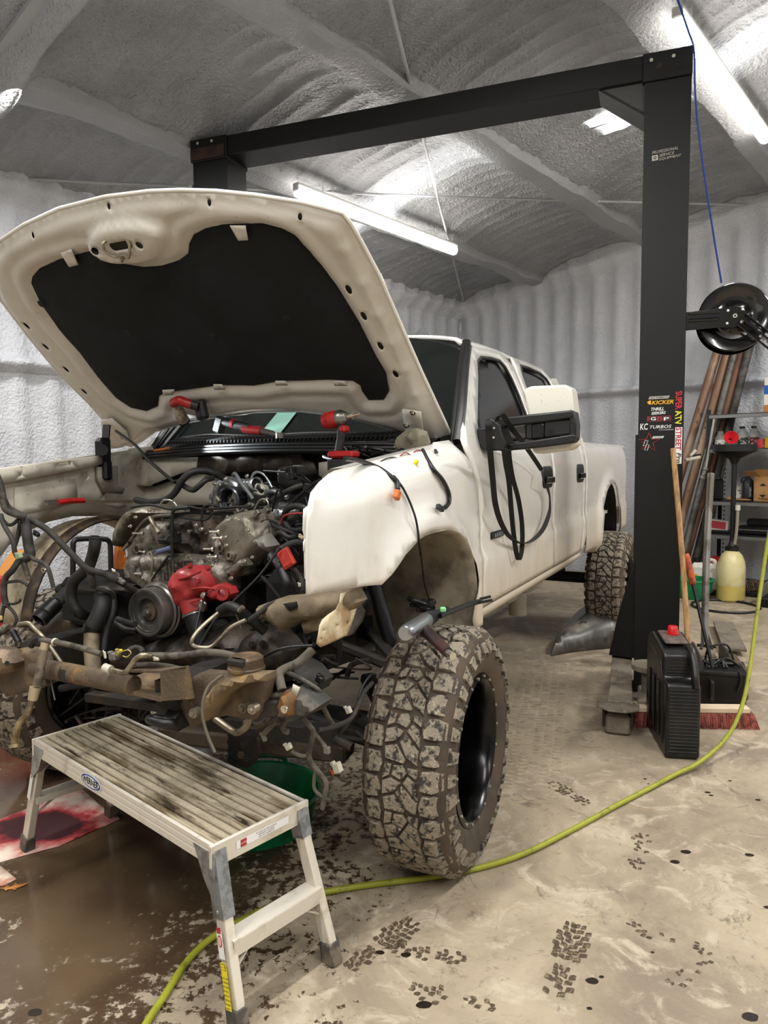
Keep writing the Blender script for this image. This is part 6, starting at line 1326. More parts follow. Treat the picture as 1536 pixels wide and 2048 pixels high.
# ================================================================== FLOOR OBJECTS UNDER THE TRUCK
pan = CT('drain_pan', 'round green plastic drain pan on the wet floor under the truck front', 'pan', (-.585, 3.05, 0))
b = pan.L(); b.lathe([(0, .006), (.23, .006), (.24, .012), (.282, .145), (.295, .150), (.300, .143), (.296, .138), (.292, .141), (.282, .13), (.25, .0), (0, .0)], (0, 0, 0), (0, 0, 1), 56); b.build('pan_body', mat('green_plastic', '#128c52', .35, col2='#0c6e3e', nscale=4), pan.t, 40)
b = pan.L(); b.tube([(-.10, .28, .135), (-.08, .33, .15), (.0, .345, .155), (.08, .33, .15), (.10, .28, .135)], .012, 8); b.build('pan_handle', MATS['green_plastic'], pan.t)
def sheet(name, px, m_, label, cat, th=.004, z=0.):
    P = [onz(x, y, 0) for x, y in px]; c = sum(P, V()) / len(P); Mx = Matrix.Translation(c + V((0, 0, z))); inv = Mx.inverted()
    poly = [tuple((inv @ p)[:2]) for p in P]
    vs, fs = panel_data(poly, (), .05, lambda x, y: (x, y, .004 + .006 * abs(noise.noise(V((x * 6, y * 6, 2))))))
    me = bpy.data.meshes.new(name); me.from_pydata(vs, [], fs); o = mesh_obj(name, me, m_, None, 60); o.matrix_world = Mx
    s_ = o.modifiers.new('s', 'SOLIDIFY'); s_.thickness = th; s_.offset = -1; return tag(o, label, cat)
def padmat():
    M = mat('absorbent_pad', '#e9d9c8', .8, col2='#d99a8a', nscale=9, thr=(.42, .62), col3='#a87a5a', n3=18, thr3=(.58, .7)); nt = M.node_tree; N = nt.nodes; Lk = nt.links; b = N['Principled BSDF']
    tc = N.new('ShaderNodeTexCoord'); mp = N.new('ShaderNodeMapping'); mp.inputs['Location'].default_value = (.0, .02, 0); mp.inputs['Scale'].default_value = (3.2, 5.2, 1); mp.inputs['Rotation'].default_value = (0, 0, -.5)
    Lk.new(tc.outputs['Object'], mp.inputs[0]); ln = N.new('ShaderNodeVectorMath'); ln.operation = 'LENGTH'; Lk.new(mp.outputs[0], ln.inputs[0])
    n = N.new('ShaderNodeTexNoise'); n.inputs['Scale'].default_value = 12; n.inputs['Detail'].default_value = 6; Lk.new(tc.outputs['Object'], n.inputs[0])
    a = N.new('ShaderNodeMath'); a.operation = 'MULTIPLY_ADD'; a.inputs[1].default_value = -.9; Lk.new(n.outputs[0], a.inputs[0]); Lk.new(ln.outputs['Value'], a.inputs[2])
    cur = b.inputs['Base Color'].links[0].from_socket
    for lo, hi, c in ((.75, .25, '#b83038'), (.35, .12, '#3a0d14')):
        r = N.new('ShaderNodeMapRange'); r.inputs['From Min'].default_value = lo; r.inputs['From Max'].default_value = hi; Lk.new(a.outputs[0], r.inputs['Value'])
        mx = N.new('ShaderNodeMix'); mx.data_type = 'RGBA'; Lk.new(r.outputs[0], mx.inputs['Factor']); Lk.new(cur, mx.inputs[6]); mx.inputs[7].default_value = rgb(c); cur = mx.outputs[2]
    Lk.new(cur, b.inputs['Base Color']); return M
M_padr = padmat()
sheet('absorbent_pad', [(165, 1580), (198, 1611), (240, 1640), (180, 1666), (118, 1694), (20, 1720), (-80, 1750), (-120, 1700), (-20, 1648), (20, 1633), (120, 1592)], M_padr, 'white absorbent sheet with a dark red stain under the platform legs', 'pad')
sheet('absorbent_scrap', [(2, 1735), (33, 1760), (8, 1772), (-40, 1780), (-60, 1745)], mat('scrap_pad', '#e0cdb8', .8, col2='#c98f78', nscale=12), 'torn white absorbent scrap at the left edge near the leaf', 'pad')
lfp = [(-.05, 0), (-.032, .008), (-.028, .022), (-.016, .010), (-.004, .012), (.002, .028), (.012, .012), (.028, .010), (.052, .002), (.026, -.008), (.012, -.010), (.006, -.026), (-.004, -.010), (-.018, -.008), (-.026, -.018), (-.032, -.004)]
vs, fs = panel_data(lfp, (), .01, lambda x, y: (x, y, .003 + 3 * x * x + 4 * y * y)); me = bpy.data.meshes.new('oak_leaf'); me.from_pydata(vs, [], fs); o = mesh_obj('oak_leaf', me, mat('dry_leaf', '#c98a3a', .7, col2='#a06428', nscale=60), None, 60); o.location = onz(28, 1776, 0); o.rotation_euler = (0, 0, .35); s_ = o.modifiers.new('s', 'SOLIDIFY'); s_.thickness = .001; tag(o, 'dry orange oak leaf lying on the wet floor', 'leaf')
# yellow air hose over the floor and up to the reel
M_hose = mat('yellow_hose', '#979a2a', .5, col2='#72761f', nscale=14, thr=(.5, .7), col3='#2e2f17', n3=45, thr3=(.66, .72), bump=.2)
hz = [(270, 2085), (300, 2035), (330, 1990), (365, 1935), (400, 1895), (440, 1865), (500, 1832), (560, 1806), (620, 1790), (690, 1777), (760, 1767), (850, 1756), (930, 1742), (1000, 1724), (1060, 1702), (1120, 1672), (1180, 1640), (1240, 1607), (1300, 1576)]
pts = [onz(x, y, .014) for x, y in hz] + [onz(1350, 1549, .02), onz(1395, 1527, .035)] + [WY(1440, 1490, 3.66), WY(1470, 1448, 3.75), WY(1490, 1390, 3.86), WY(1502, 1320, 3.98), WY(1512, 1245, 4.1), WY(1523, 1165, 4.22), WY(1537, 1075, 4.33), WY(1560, 950, 4.5), WY(1585, 800, 4.6), WY(1560, 690, 4.66), WY(1530, 660, 4.68)]
b = MB(); b.tube(pts, .0112, 12, sub=5); tag(b.build('air_hose', M_hose, None, 80), 'yellow air hose snaking across the concrete floor past the front tire', 'hose')
# ================================================================== TOOLS ON THE TRUCK
M_tred = mat('tool_red', '#a8201f', .4, col2='#4a1512', nscale=20, thr=(.58, .7)); M_tblk = mat('tool_black', '#19191a', .55, col2='#2e2d2c', nscale=20)
iw = CT('impact_wrench', 'red and black cordless impact wrench standing on its battery on the cowl', 'tool', MT @ E(686, 940, .08))
TB = MT.to_3x3(); ya, xa = TB @ V((0, -1, 0)), TB @ V((1, 0, 0)); zz = V((0, 0, 1))
wp = lambda x, y, a=.08: MT @ E(x, y, a)
hc_ = wp(672, 838); nose = wp(722, 827); dn = (nose - hc_).normalized()
b = iw.mb(); b.lathe([(0, -.062), (.030, -.060), (.037, -.045), (.038, -.01), (.036, .012)], hc_, dn, 24); b.build('motor_housing', M_tred, iw.t)
b = iw.mb(); b.lathe([(.036, .010), (.037, .018), (.034, .035), (.022, .052), (.016, .056), (0, .056)], hc_, dn, 24); b.build('hammer_case', M_tblk if False else M_steel, iw.t)
b = iw.mb(); b.cyl(hc_ + dn * .055, hc_ + dn * .085, .011, n=14); b.cyl(hc_ + dn * .085, hc_ + dn * .115, .006, n=10); b.cyl(hc_ + dn * .068, hc_ + dn * .08, .014, n=14); b.build('chuck', M_zinc, iw.t)
b = iw.mb(); b.bar(wp(664, 846), wp(659, 838), .05, .03); b.build('vent_cap', M_tblk, iw.t)
b = iw.mb(); b.tube([wp(683, 852), wp(682, 875), wp(676, 905)], lambda u: .024 - .004 * u, 14, flat=(1.1, .85)); b.build('grip', M_tblk, iw.t)
b = iw.mb(); b.box(wp(688, 858) , (.05, .035, .03), Matrix((xa, -ya, zz)).transposed(), ch=.008); b.build('trigger_guard', M_tred, iw.t)
R_ = Matrix((xa, -ya, zz)).transposed()
b = iw.mb(); b.box(wp(687, 909), (.075, .125, .030), R_, ch=.009); b.build('base_red', M_tred, iw.t); b = iw.mb(); b.box(wp(686, 930), (.078, .122, .05), R_, ch=.008); b.build('battery', M_tblk, iw.t)
cr = CT('cordless_ratchet', 'red and black cordless ratchet lying across the windshield cowl', 'tool', MT @ E(500, 868, .40))
rp = lambda x, y, a=.36: MT @ E(x, y, a)
b = cr.mb(); b.tube([rp(448, 845), rp(475, 850), rp(500, 855)], .024, 16); b.build('motor_body', M_tblk, cr.t); b = cr.mb(); b.tube([rp(464, 847), rp(470, 848)], .026, 16); b.build('red_band', M_tred, cr.t)
b = cr.mb(); b.tube([rp(488, 857), rp(505, 860), rp(524, 862)], .028, 14, flat=(1, .8)); b.build('grip_red', M_tred, cr.t)
b = cr.mb(); b.tube([rp(522, 862), rp(545, 867), rp(556, 870)], lambda u: .022 - .006 * u, 12, flat=(1, .8)); b.cyl(rp(560, 871) - zz * .014, rp(560, 871) + zz * .014, .022, n=18); b.build('ratchet_head', M_steel, cr.t)
b = cr.mb(); b.box(rp(440, 850), (.05, .05, .085), R_ @ Matrix.Rotation(.35, 3, 'X'), ch=.008); b.build('battery', M_tblk, cr.t)
fl = CT('work_light', 'red cordless flashlight with a lit lens stuck under the raised hood', 'flashlight', MT @ hpt(*hq(385, 800), .06))
fp = lambda x, y, h=.085: MT @ hpt(*hq(x, y), h)
b = fl.mb(); b.tube([fp(361, 782), fp(372, 776), fp(384, 780), fp(400, 785)], .024, 14); b.build('light_body', M_tred, fl.t)
b = fl.mb(); a0_, a1_ = fp(366, 784), fp(381, 818); b.lathe([(0, 0), (.022, 0), (.024, .03), (.027, .035), (.028, .075), (.030, .08), (.030, (a1_ - a0_).length)], a0_, a1_ - a0_, 24); b.build('lamp_head', mat('grubby_cream', '#b9ad98', .5, col2='#8d8069', nscale=30), fl.t)
b = fl.mb(); dd = (a1_ - a0_).normalized(); b.lathe([(.029, -.012), (.032, -.012), (.032, .002), (.027, .002)], a1_, dd, 24); b.build('lamp_bezel', M_tblk, fl.t)
b = fl.mb(); b.lathe([(0, .0), (.027, .0)], a1_, dd, 24); b.build('lens', mat('lit_lens', '#eaf4ff', .3, emit=14.), fl.t)
b = fl.mb(); b.tube([fp(398, 784), fp(412, 788)], .024, 12); b.box(fp(416, 795), (.05, .06, .10), R_ @ Matrix.Rotation(-.25, 3, 'X'), ch=.012); b.build('battery', M_tblk, fl.t)
sl = bpy.data.lights.new('flashlight_beam', 'SPOT'); sl.energy = 30; sl.spot_size = 1.2; sl.spot_blend = .5; sl.shadow_soft_size = .02; sl.color = (.85, .95, 1); so = bpy.data.objects.new('flashlight_beam', sl); COL.objects.link(so); so.location = a1_ + dd * .01
tgt = MT @ E(470, 892, .35); so.rotation_euler = (tgt - so.location).to_track_quat('-Z', 'Y').to_euler()
kn = CT('utility_cutter', 'red handled pocket tool lying on the passenger side fender brace', 'tool', MT @ tb(140, 1003, 1.74))
kp = lambda x, y: MT @ tb(x, y, 1.73)
b = kn.mb(); b.tube([kp(115, 1005), kp(135, 1002), kp(166, 1001)], .019, 12, flat=(1, .7)); b.build('handle', M_tred, kn.t); b = kn.mb(); b.bar(kp(88, 1003), kp(116, 1001), .004, .010); b.bar(kp(94, 1008), kp(116, 1006), .012, .014); b.build('blade', M_steel, kn.t)
sd = CT('screwdriver', 'small orange handled screwdriver lying on the black cowl edge', 'tool', MT @ E(325, 899, .33))
b = sd.mb(); b.tube([rp(309, 901, .32), rp(325, 899, .32), rp(338, 896, .32)], .007, 8); b.build('handle', M_ory, sd.t); b = sd.mb(); b.cyl(rp(338, 896, .32), rp(352, 893, .32), .003, n=6); b.build('shaft', M_steel, sd.t)
# air hammer on the tyre
ah = CT('air_hammer', 'silver air hammer with a brown grip lying on top of the front tire', 'tool', onz(850, 1250, .97))
hp2 = lambda x, y, z=1.0: onz(x, y, z)
b = ah.mb(); A0, A1 = hp2(812, 1266, 1.01), hp2(852, 1240, 1.01); b.lathe([(0, -.012), (.024, -.012), (.028, -.006), (.029, .02), (.028, (A1 - A0).length)], A0, A1 - A0, 26); b.build('barrel', M_aluc, ah.t)
b = ah.mb(); A2 = hp2(893, 1219, 1.01); b.lathe([(.024, 0), (.028, .004), (.028, .03), (.023, .034), (.026, .04), (.024, .07), (.016, .075), (.014, (A2 - A1).length)], A1, A2 - A1, 22); b.build('knurled_sleeve', M_blkm, ah.t)
b = ah.mb(); b.tube([hp2(848, 1258, .99), hp2(862, 1272, .985), hp2(885, 1294, .98), hp2(896, 1305, .975)], lambda u: .023 - .006 * u, 14); b.build('grip', mat('brown_grip', '#3a201a', .55, col2='#1d1412', nscale=14), ah.t)
b = ah.mb(); b.cyl(hp2(894, 1304, .975), hp2(906, 1312, .972), .012, n=12); b.build('air_inlet', M_zinc, ah.t)
fk = CT('separator_fork', 'long black forked chisel pointing out over the top of the front tire', 'tool', onz(930, 1220, 1.0))
b = fk.mb(); b.tube([hp2(880, 1232, 1.02), hp2(930, 1212, 1.03), hp2(962, 1202, 1.04)], .010, 10); b.bar(hp2(960, 1205, 1.04), hp2(984, 1200, 1.045), .006, .010); b.bar(hp2(960, 1198, 1.04), hp2(981, 1193, 1.045), .006, .010); b.build('fork_bar', M_blk, fk.t)
bl = CT('bolt_pile', 'black clips and brackets heaped behind the air hammer on the tire', 'hardware', onz(850, 1215, .98)); b = bl.mb(); r3 = random.Random(5)
b.tube([hp2(818, 1196, 1.04), hp2(845, 1212, 1.02), hp2(872, 1226, 1.01)], .011, 8); b.tube([hp2(826, 1200, 1.05), hp2(850, 1208, 1.03), hp2(868, 1216, 1.02)], .008, 8)
b.build('bracket_strip', M_blk, bl.t)
b = bl.mb()
for k in range(14): b.box(hp2(845 + 22 * r3.uniform(-1, 1), 1214 + 12 * r3.uniform(-1, 1), 1.0 + .02 * r3.random()), (.02 + .03 * r3.random(), .02, .02), Matrix.Rotation(r3.uniform(0, 3), 3, 'Z'), ch=.003)
b.build('clip', M_blk, bl.t, kind='stuff'); b = bl.mb(); b.box(hp2(886, 1219, 1.045), (.022, .018, .018), ch=.004); b.build('green_clip', mat('mint_clip', '#7fd08a', .5), bl.t)
# webbing strap
stp = CT('webbing_strap', 'long black webbing strap looped over the tow mirror and door handle', 'strap', MT @ V((1.1, -.1, 1.2))); M_web = mat('black_webbing', '#0f0f10', .8, bump=.3, bscale=300)
def sp_(pts, b0=-.06): return [MT @ tb(x, y, bb) for (x, y, bb) in pts]
s1 = sp_([(994, 842, -.05), (997, 831, -.07), (1007, 832, -.09), (1019, 851, -.09), (1048, 888, -.06), (1070, 920, -.04), (1083, 940, -.035)]); s2 = sp_([(1083, 940, -.035), (1086, 957, -.05), (1090, 968, -.035)])
s3 = sp_([(1092, 968, -.035), (1098, 985, -.03), (1100, 1005, -.03), (1098, 1028, -.03), (1086, 1058, -.03), (1067, 1079, -.03), (1045, 1087, -.03), (1022, 1076, -.03), (1004, 1050, -.03), (991, 1009, -.04), (985, 953, -.05), (980, 900, -.09), (977, 860, -.14), (977, 840, -.14)])
s4 = sp_([(1008, 898, -.12), (1012, 930, -.08), (1018, 965, -.05), (1024, 1037, -.03), (1030, 1090, -.03), (1035, 1115, -.03), (1039, 1118, -.03), (1044, 1095, -.025), (1044, 1050, -.025), (1037, 1000, -.03), (1025, 955, -.05), (1019, 920, -.08), (1017, 900, -.11)])
side_ = TB @ V((.35, -.94, 0))
for nm, P, sdv in (('strap_run', s1, TB @ V((.2, -.8, .55))), ('strap_run', s2, TB @ V((1, 0, 0))), ('strap_loop', s3, lambda u: (TB @ (V((1, -.05, .0)).lerp(V((.35, -.94, .0)), min(1, max(0, (u - .12) * 3))))).normalized()), ('strap_loop', s4, side_)):
    if callable(sdv):
        b = MB(); b.M = stp.inv.copy(); Pc = crv(P, 8); m_n = len(Pc); vs = []
        for i, p in enumerate(Pc):
            t = (Pc[min(i + 1, m_n - 1)] - Pc[max(i - 1, 0)]).normalized(); sd_ = sdv(i / (m_n - 1)); sd_ = (sd_ - t * sd_.dot(t)).normalized(); nn = t.cross(sd_)
            for a_, c_ in ((-1, -1), (1, -1), (1, 1), (-1, 1)): vs.append(p + sd_ * a_ * .0135 + nn * c_ * .0012)
        fs = [(i * 4 + k, i * 4 + (k + 1) % 4, i * 4 + 4 + (k + 1) % 4, i * 4 + 4 + k) for i in range(m_n - 1) for k in range(4)]; b.add(vs, fs)
    else: b = MB(); b.M = stp.inv.copy(); b.ribbon(P, .025, .0024, sdv)
    b.build(nm, M_web, stp.t, 60)
# ================================================================== RIGHT-HAND FLOOR: drain tank, broom, jack, box
dt = CT('oil_drain_tank', 'black ribbed oil drain tank with a red cap standing on its edge', 'container', onz(1330, 1519, 0), rot=-.155)
def dtb(): return MB()
M_tank = mat('tank_black', '#0f0f10', .35, col2='#1c1b1a', nscale=12, spec=.5)
Wt = .175
prof = [(0, 0), (0, .385), (.03, .44), (.085, .545), (.12, .565), (.38, .60), (.46, .58), (.50, .52), (.50, 0)]
def body(sx0, sx1, ins):
    b = MB(); c = V((.25, .3)); P = [c + (V(p) - c) * (1 - ins) for p in prof]; b.prism([(sx0, y, z) for y, z in [(p.x, p.y) for p in P]], (sx1 - sx0, 0, 0)); return b
b = MB(); b.prism([(0, y, z) for y, z in [(0, .02), (0, .385), (.012, .41), (.09, .41), (.10, .43), (.09, .53), (.12, .56), (.38, .60), (.46, .58), (.50, .52), (.50, .02), (.48, 0), (.02, 0)]], (Wt, 0, 0)); b.build('tank_shell', M_tank, dt.t, bev=.022)
b = MB()
for k in range(19): b.box((Wt / 2, -.002, .045 + k * .0185), (Wt - .03, .006, .007), ch=.002)
b.build_each('side_rib', M_tank, dt.t)
b = MB()
for k in range(7): b.box((Wt / 2 - .01, .098 - .002, .43 + k * .0165), (Wt - .06, .007, .007), ch=.002)
b.build_each('recess_rib', M_tank, dt.t)
b = MB(); b.tube([(Wt - .028, .012, .39), (Wt - .028, .022, .44), (Wt - .028, .06, .51), (Wt - .028, .10, .555), (Wt - .03, .15, .57)], .026, 12, flat=(1, .8)); b.build('tank_handle', M_tank, dt.t, 60)
b = MB(); b.prism([(-.006, y, z) for y, z in [(.07, .06), (.07, .36), (.14, .5), (.40, .53), (.44, .48), (.44, .06)]], (.012, 0, 0)); b.build('side_panel', M_tank, dt.t, bev=.005)
for k in range(3): b = MB(); b.box((-.010, .14 + .11 * k, .24), (.01, .04, .30), ch=.004); b.build('panel_bar', M_tank, dt.t)
b = MB(); b.box((Wt / 2, .26, .597), (Wt * .7, .2, .012), Matrix.Rotation(.1, 3, 'X'), ch=.004); b.build('top_pad', mat('dusty_black', '#4b4640', .7, col2='#6a5a52', nscale=20), dt.t)
b = MB(); b.lathe([(0, .05), (.022, .05), (.026, .045), (.03, .012), (.034, .010), (.034, 0), (0, 0)], (Wt * .55, .30, .603), n=20); b.build('tank_cap', mat('cap_red', '#c4161c', .35, coat=.3), dt.t)
b = MB(); b.lathe([(0, .03), (.014, .03), (.018, .02), (.018, 0)], (Wt * .95 + .012, .28, .50), (1, 0, .2), n=14); b.build('spout_cap', MATS['cap_red'], dt.t)
# push broom
bc = onz(1384, 1440, 0); be = (onz(1508, 1455, 0) - onz(1262, 1452, 0)); bL = be.length; be.normalize()
br = CT('push_broom', 'wide push broom with red bristles, its wooden handle against the lift post', 'broom', (onz(1508, 1455, 0) + onz(1262, 1452, 0)) / 2, rot=math.atan2(be.y, be.x))
b = MB(); b.box((0, .02, .105), (bL - .06, .075, .035), ch=.006); b.build('broom_head', mat('pale_wood', '#d8c4a8', .6), br.t)
b = MB(); r4 = random.Random(8)
for i in range(int(bL / .0075)):
    for j in range(5):
        x = -bL / 2 + .0075 * i + r4.uniform(-.002, .002); y = -.02 + .02 * j; e = (x / (bL / 2)) ** 3 * .03
        b.add([(x - .003, y, .09), (x + .003, y, .09), (x + e + .004 + r4.uniform(-.003, .003), y + r4.uniform(-.012, .012) - .012, .001), (x + e - .004, y - .012, .001)], [(0, 1, 2, 3)])
b.build('bristle', mat('red_bristle', '#ab5a52', .7, col2='#6b3a30', nscale=30), br.t, 0, kind='stuff')
b = br.mb(); tp_ = WY(1346, 897, 4.50); bp_ = br.Mx @ V((0, .02, .11)); b.tube([bp_, bp_.lerp(tp_, .5) + V((.01, 0, 0)), tp_], .0165, 14); b.build('broom_handle', mat('broom_wood', '#b58d5c', .5, col2='#8f6a40', nscale=8, stretch=(6, 6, .6)), br.t, 60)
# black lidded box in front of the jack
bx_ = CT('battery_box', 'black box with cables heaped on its lid beside the drain tank', 'box', onz(1440, 1416, 0), rot=-.30)
b = MB(); b.box((0, .1, .11), (.30, .22, .22), ch=.012); b.build('box_body', M_blk, bx_.t); b = MB(); b.box((0, .1, .225), (.315, .235, .035), ch=.01); b.build('box_lid', M_tank, bx_.t)
r5 = random.Random(2)
for k in range(5): b = MB(); b.tube([(r5.uniform(-.14, .14), .02 + r5.uniform(0, .16), .245), (r5.uniform(-.1, .1), .1, .27 + .03 * r5.random()), (r5.uniform(-.14, .14), .02 + r5.uniform(0, .16), .25)], .008, 8); b.build('cable', M_blk, bx_.t, 60)
b = MB(); b.tube([(.10, -.02, .25), (.11, -.03, .20), (.09, -.03, .12)], .008, 8); b.tube([(-.08, .12, .24), (-.06, .1, .36), (.05, .12, .38), (.10, .12, .25)], .007, 8); b.build_each('cable_loop', M_blk, bx_.t)
# floor jack behind it
jk = CT('floor_jack', 'worn floor jack with a grey tube handle standing behind the black box', 'jack', onz(1440, 1372, 0))
j = lambda x, y, z: onz(x, y, z)
b = jk.mb(); b.bar(j(1385, 1300, .16), j(1425, 1385, .12), .02, .13, ch=.004); b.build('side_plate', mat('jack_black', '#211f1d', .5, col2='#4a4035', nscale=10), jk.t); b = jk.mb(); b.bar(j(1440, 1300, .16), j(1487, 1372, .12), .02, .13, ch=.004); b.build('side_plate', MATS['jack_black'], jk.t)
b = jk.mb(); b.bar(j(1412, 1310, .08), j(1436, 1345, .09), .13, .04, ch=.01); b.build('lift_arm_plate', mat('jack_tan', '#8f8068', .7, col2='#6a5a46', nscale=9), jk.t)
c = j(1446, 1336, .11); b = jk.mb(); b.cyl(c, c + zz * .03, .085, n=26); b.lathe([(.075, .03), (.09, .03), (.09, .045), (.08, .045)], c, n=26); b.cyl(c - zz * .06, c, .04, n=14); b.build('saddle', M_dust, jk.t)
b = jk.mb(); b.bar(j(1402, 1298, .20), j(1412, 1262, .27), .02, .01); b.bar(j(1424, 1298, .20), j(1412, 1262, .27), .02, .01); b.cyl(j(1394, 1290, .18), j(1432, 1294, .18), .012, n=10); b.build('yoke', MATS['jack_black'], jk.t)
h0 = j(1409, 1285, .22); h1 = WY(1422, 947, h0.y + .35); b = jk.mb(); b.tube([h0, h0.lerp(h1, .5) + V((-.01, 0, 0)), h1], .026, 14); b.build('handle_tube', mat('grey_tube', '#8d8a84', .4, .5, col2='#6e675d', nscale=8), jk.t, 60)
b = jk.mb(); b.bar(j(1446, 1245, .05), j(1470, 1300, .05), .17, .02); b.build('rear_plate', M_dust, jk.t); b = jk.mb(); b.bar(j(1462, 1310, .10), j(1490, 1350, .08), .06, .02); b.build('cover_plate', mat('brown_plate', '#5b4a3a', .6), jk.t)
for x, y in ((1396, 1318), (1484, 1388), (1490, 1335)): b = jk.mb(); c = j(x, y, .04); b.cyl(c - V((.02, 0, 0)), c + V((.02, 0, 0)), .045, n=18); b.build('jack_wheel', M_dust, jk.t)
pb2 = CT('pry_bar', 'black pry bar with an orange handle leaning by the floor jack', 'tool', j(1428, 1340, .27))
p0, p1 = j(1425, 1335, .30), WY(1372, 1108, j(1425, 1335, .3).y + .25); b = pb2.mb(); b.tube([p0, p0.lerp(p1, .78)], .011, 10); b.build('bar', M_blk, pb2.t); b = pb2.mb(); b.tube([p0.lerp(p1, .72), p0.lerp(p1, .76), p0.lerp(p1, .95), p1], lambda u: .016 + .006 * math.sin(u * 3.1), 12); b.build('grip', mat('orange_grip', '#c4571f', .45, col2='#8a3a14', nscale=20), pb2.t, 60)
# ---- plastic wheelhouse liner on the floor
P = [onz(x, y, 0) for x, y in [(1102, 1313), (1140, 1306), (1190, 1300), (1240, 1296), (1300, 1275), (1310, 1235), (1250, 1222), (1190, 1232), (1135, 1262), (1108, 1290)]]; c = sum(P, V()) / len(P)
poly = [tuple((p - c)[:2]) for p in P]
def lin(x, y):
    d = dpoly(x, y, poly); t = min(1, d / .26); h = .30 * (1 - (1 - t) ** 2.0) ** .5 * (.65 + .35 * S_((x + .5) / .6)); h += .012 * math.sin(x * 22) * t + .01 * noise.noise(V((x * 5, y * 5, 0))); return (x, y, max(.004, h))
vs, fs = panel_data(poly, (), .03, lin); me = bpy.data.meshes.new('fender_liner'); me.from_pydata(vs, [], fs); o = mesh_obj('fender_liner', me, mat('liner_plastic', '#4f4c48', .35, col2='#8d8679', nscale=4, thr=(.45, .68), col3='#2a2a2a', n3=9), None, 60); o.location = c; s_ = o.modifiers.new('s', 'SOLIDIFY'); s_.thickness = .004; tag(o, 'dusty black plastic fender liner lying on the floor before the rear tire', 'fender liner')
# ================================================================== PIPES, SHELF AND WHAT STANDS THERE
M_pipe = [mat('brown_pipe', '#7d5f4b', .45, .4, col2='#9c8671', nscale=3, stretch=(1, 1, .5), col3='#4d3a2e', n3=12), mat('rust_pipe', '#74503d', .5, .3, col2='#5d4232', nscale=5), mat('grey_pipe_m', '#6f6e68', .4, .5, col2='#4c4a45', nscale=6), mat('dark_pipe', '#35332f', .5, .3, col2='#5a5650', nscale=6)]
def gp(x, y, u): return MB_ @ bsv(x, y, u)
pip = [((1438, 690), (1322, 1080), .050, 0), ((1459, 690), (1342, 1110), .052, 0), ((1473, 690), (1364, 1120), .040, 2), ((1487, 690), (1362, 1150), .048, 1), ((1500, 690), (1378, 1170), .045, 3), ((1493, 700), (1395, 1168), .036, 2)]
for k, (a_, b_, r_, mi) in enumerate(pip):
    p1_, p0_ = gp(*a_, -.30 + .03 * (k % 2)), gp(*b_, -.85 + .06 * k); d_ = (p0_ - p1_).normalized()
    if p0_.z > 0: p0_ = p0_ + d_ * (p0_.z / -d_.z) if d_.z < 0 else p0_
    p1_ = p1_ - d_ * .35
    b = MB(); c = p0_.copy(); b.M = Matrix.Translation(-c); b.lathe([(r_ * .8, 0), (r_, 0), (r_, (p1_ - p0_).length), (r_ * .8, (p1_ - p0_).length)], p0_, p1_ - p0_, 20); o = b.build('steel_pipe', M_pipe[mi], None, 50); o.location = c
    tag(o, ['brown pipe leaning farthest left of the pipes behind the lift post', 'long brown pipe leaning second from the left behind the post', 'thin grey pipe leaning between the brown pipes and rusty pipe', 'rusty orange-brown pipe leaning in the middle right of the bundle', 'dark pipe leaning beside the shelf, behind the rusty one', 'slim grey pipe leaning closest to the shelf upright'][k], 'pipe', 'pipes leaning against the gable wall')
sh = CT('steel_shelf', 'black metal shelving unit with four shelves against the back wall', 'shelf', MB_ @ V((4.9, -.45, 0)), rot=-bt)
M_sh = mat('shelf_steel', '#2b2b2c', .35, .4); M_shl = mat('shelf_edge', '#8a8b8c', .3, .6)
S0, S1 = 3.96 - 4.9, 6.0 - 4.9; U0, U1 = -.75 + .45, -.22 + .45
for z in (2.075, 1.685, 1.085, .70):
    b = MB(); b.box(((S0 + S1) / 2, (U0 + U1) / 2, z), (S1 - S0, U1 - U0, .02)); b.build('shelf_board', M_sh, sh.t); b = MB(); b.box(((S0 + S1) / 2, U0 - .004, z - .018), (S1 - S0, .012, .04), ch=.004); b.build('shelf_lip', M_shl, sh.t)
for s_ in (S0, S1):
    for u_ in (U0, U1):
        b = MB(); b.box((s_, u_, 1.07), (.045, .008, 2.14)); b.box((s_ - .02, u_ + .02, 1.07), (.005, .045, 2.14)); b.build('upright', M_sh, sh.t)
b = MB()
for k in range(40): b.box((S0, U0 - .006, .1 + .05 * k), (.012, .003, .022))
for k in range(40): b.box((S0 + .05, U1 - .006, .1 + .05 * k), (.012, .003, .022))
b.build('punched_holes', mat('hole_dark', '#070707', .8), sh.t, kind='stuff')
LBL = {}
def at_(x, y, u, zs): # item base on shelf zs (height) at photo column x
    d = MBi @ (onpl(x, y, BC + BU * u, BU)); return MB_ @ V((d.x, u, zs))
def item(name, label, cat, x, y, u, zs, group=None): p = at_(x, y, u, zs); return CT(name, label, cat, p, group, rot=-bt)
Z2, Z3, Z4 = 1.697, 1.097, .712
def bottle(t, h, r, m_body, m_cap, neck=.35, capr=.5, sh_=.62, liq=None, lab_=None, sq=(1, 1)):
    b = MB(); b.lathe([(0, 0), (r * .95, 0), (r, .01), (r, h * sh_), (r * .9, h * (sh_ + .08)), (r * neck, h * .86), (r * neck, h * .93)], n=22, sq=sq); b.build('bottle_body', m_body, t, 50)
    b = MB(); b.lathe([(r * capr, h * .90), (r * capr, h), (0, h)], n=16); b.build('cap', m_cap, t)
    if lab_: b = MB(); b.lathe([(r * 1.01, h * .12), (r * 1.01, h * .5)], n=22, sq=sq); b.build('label_wrap', lab_, t)
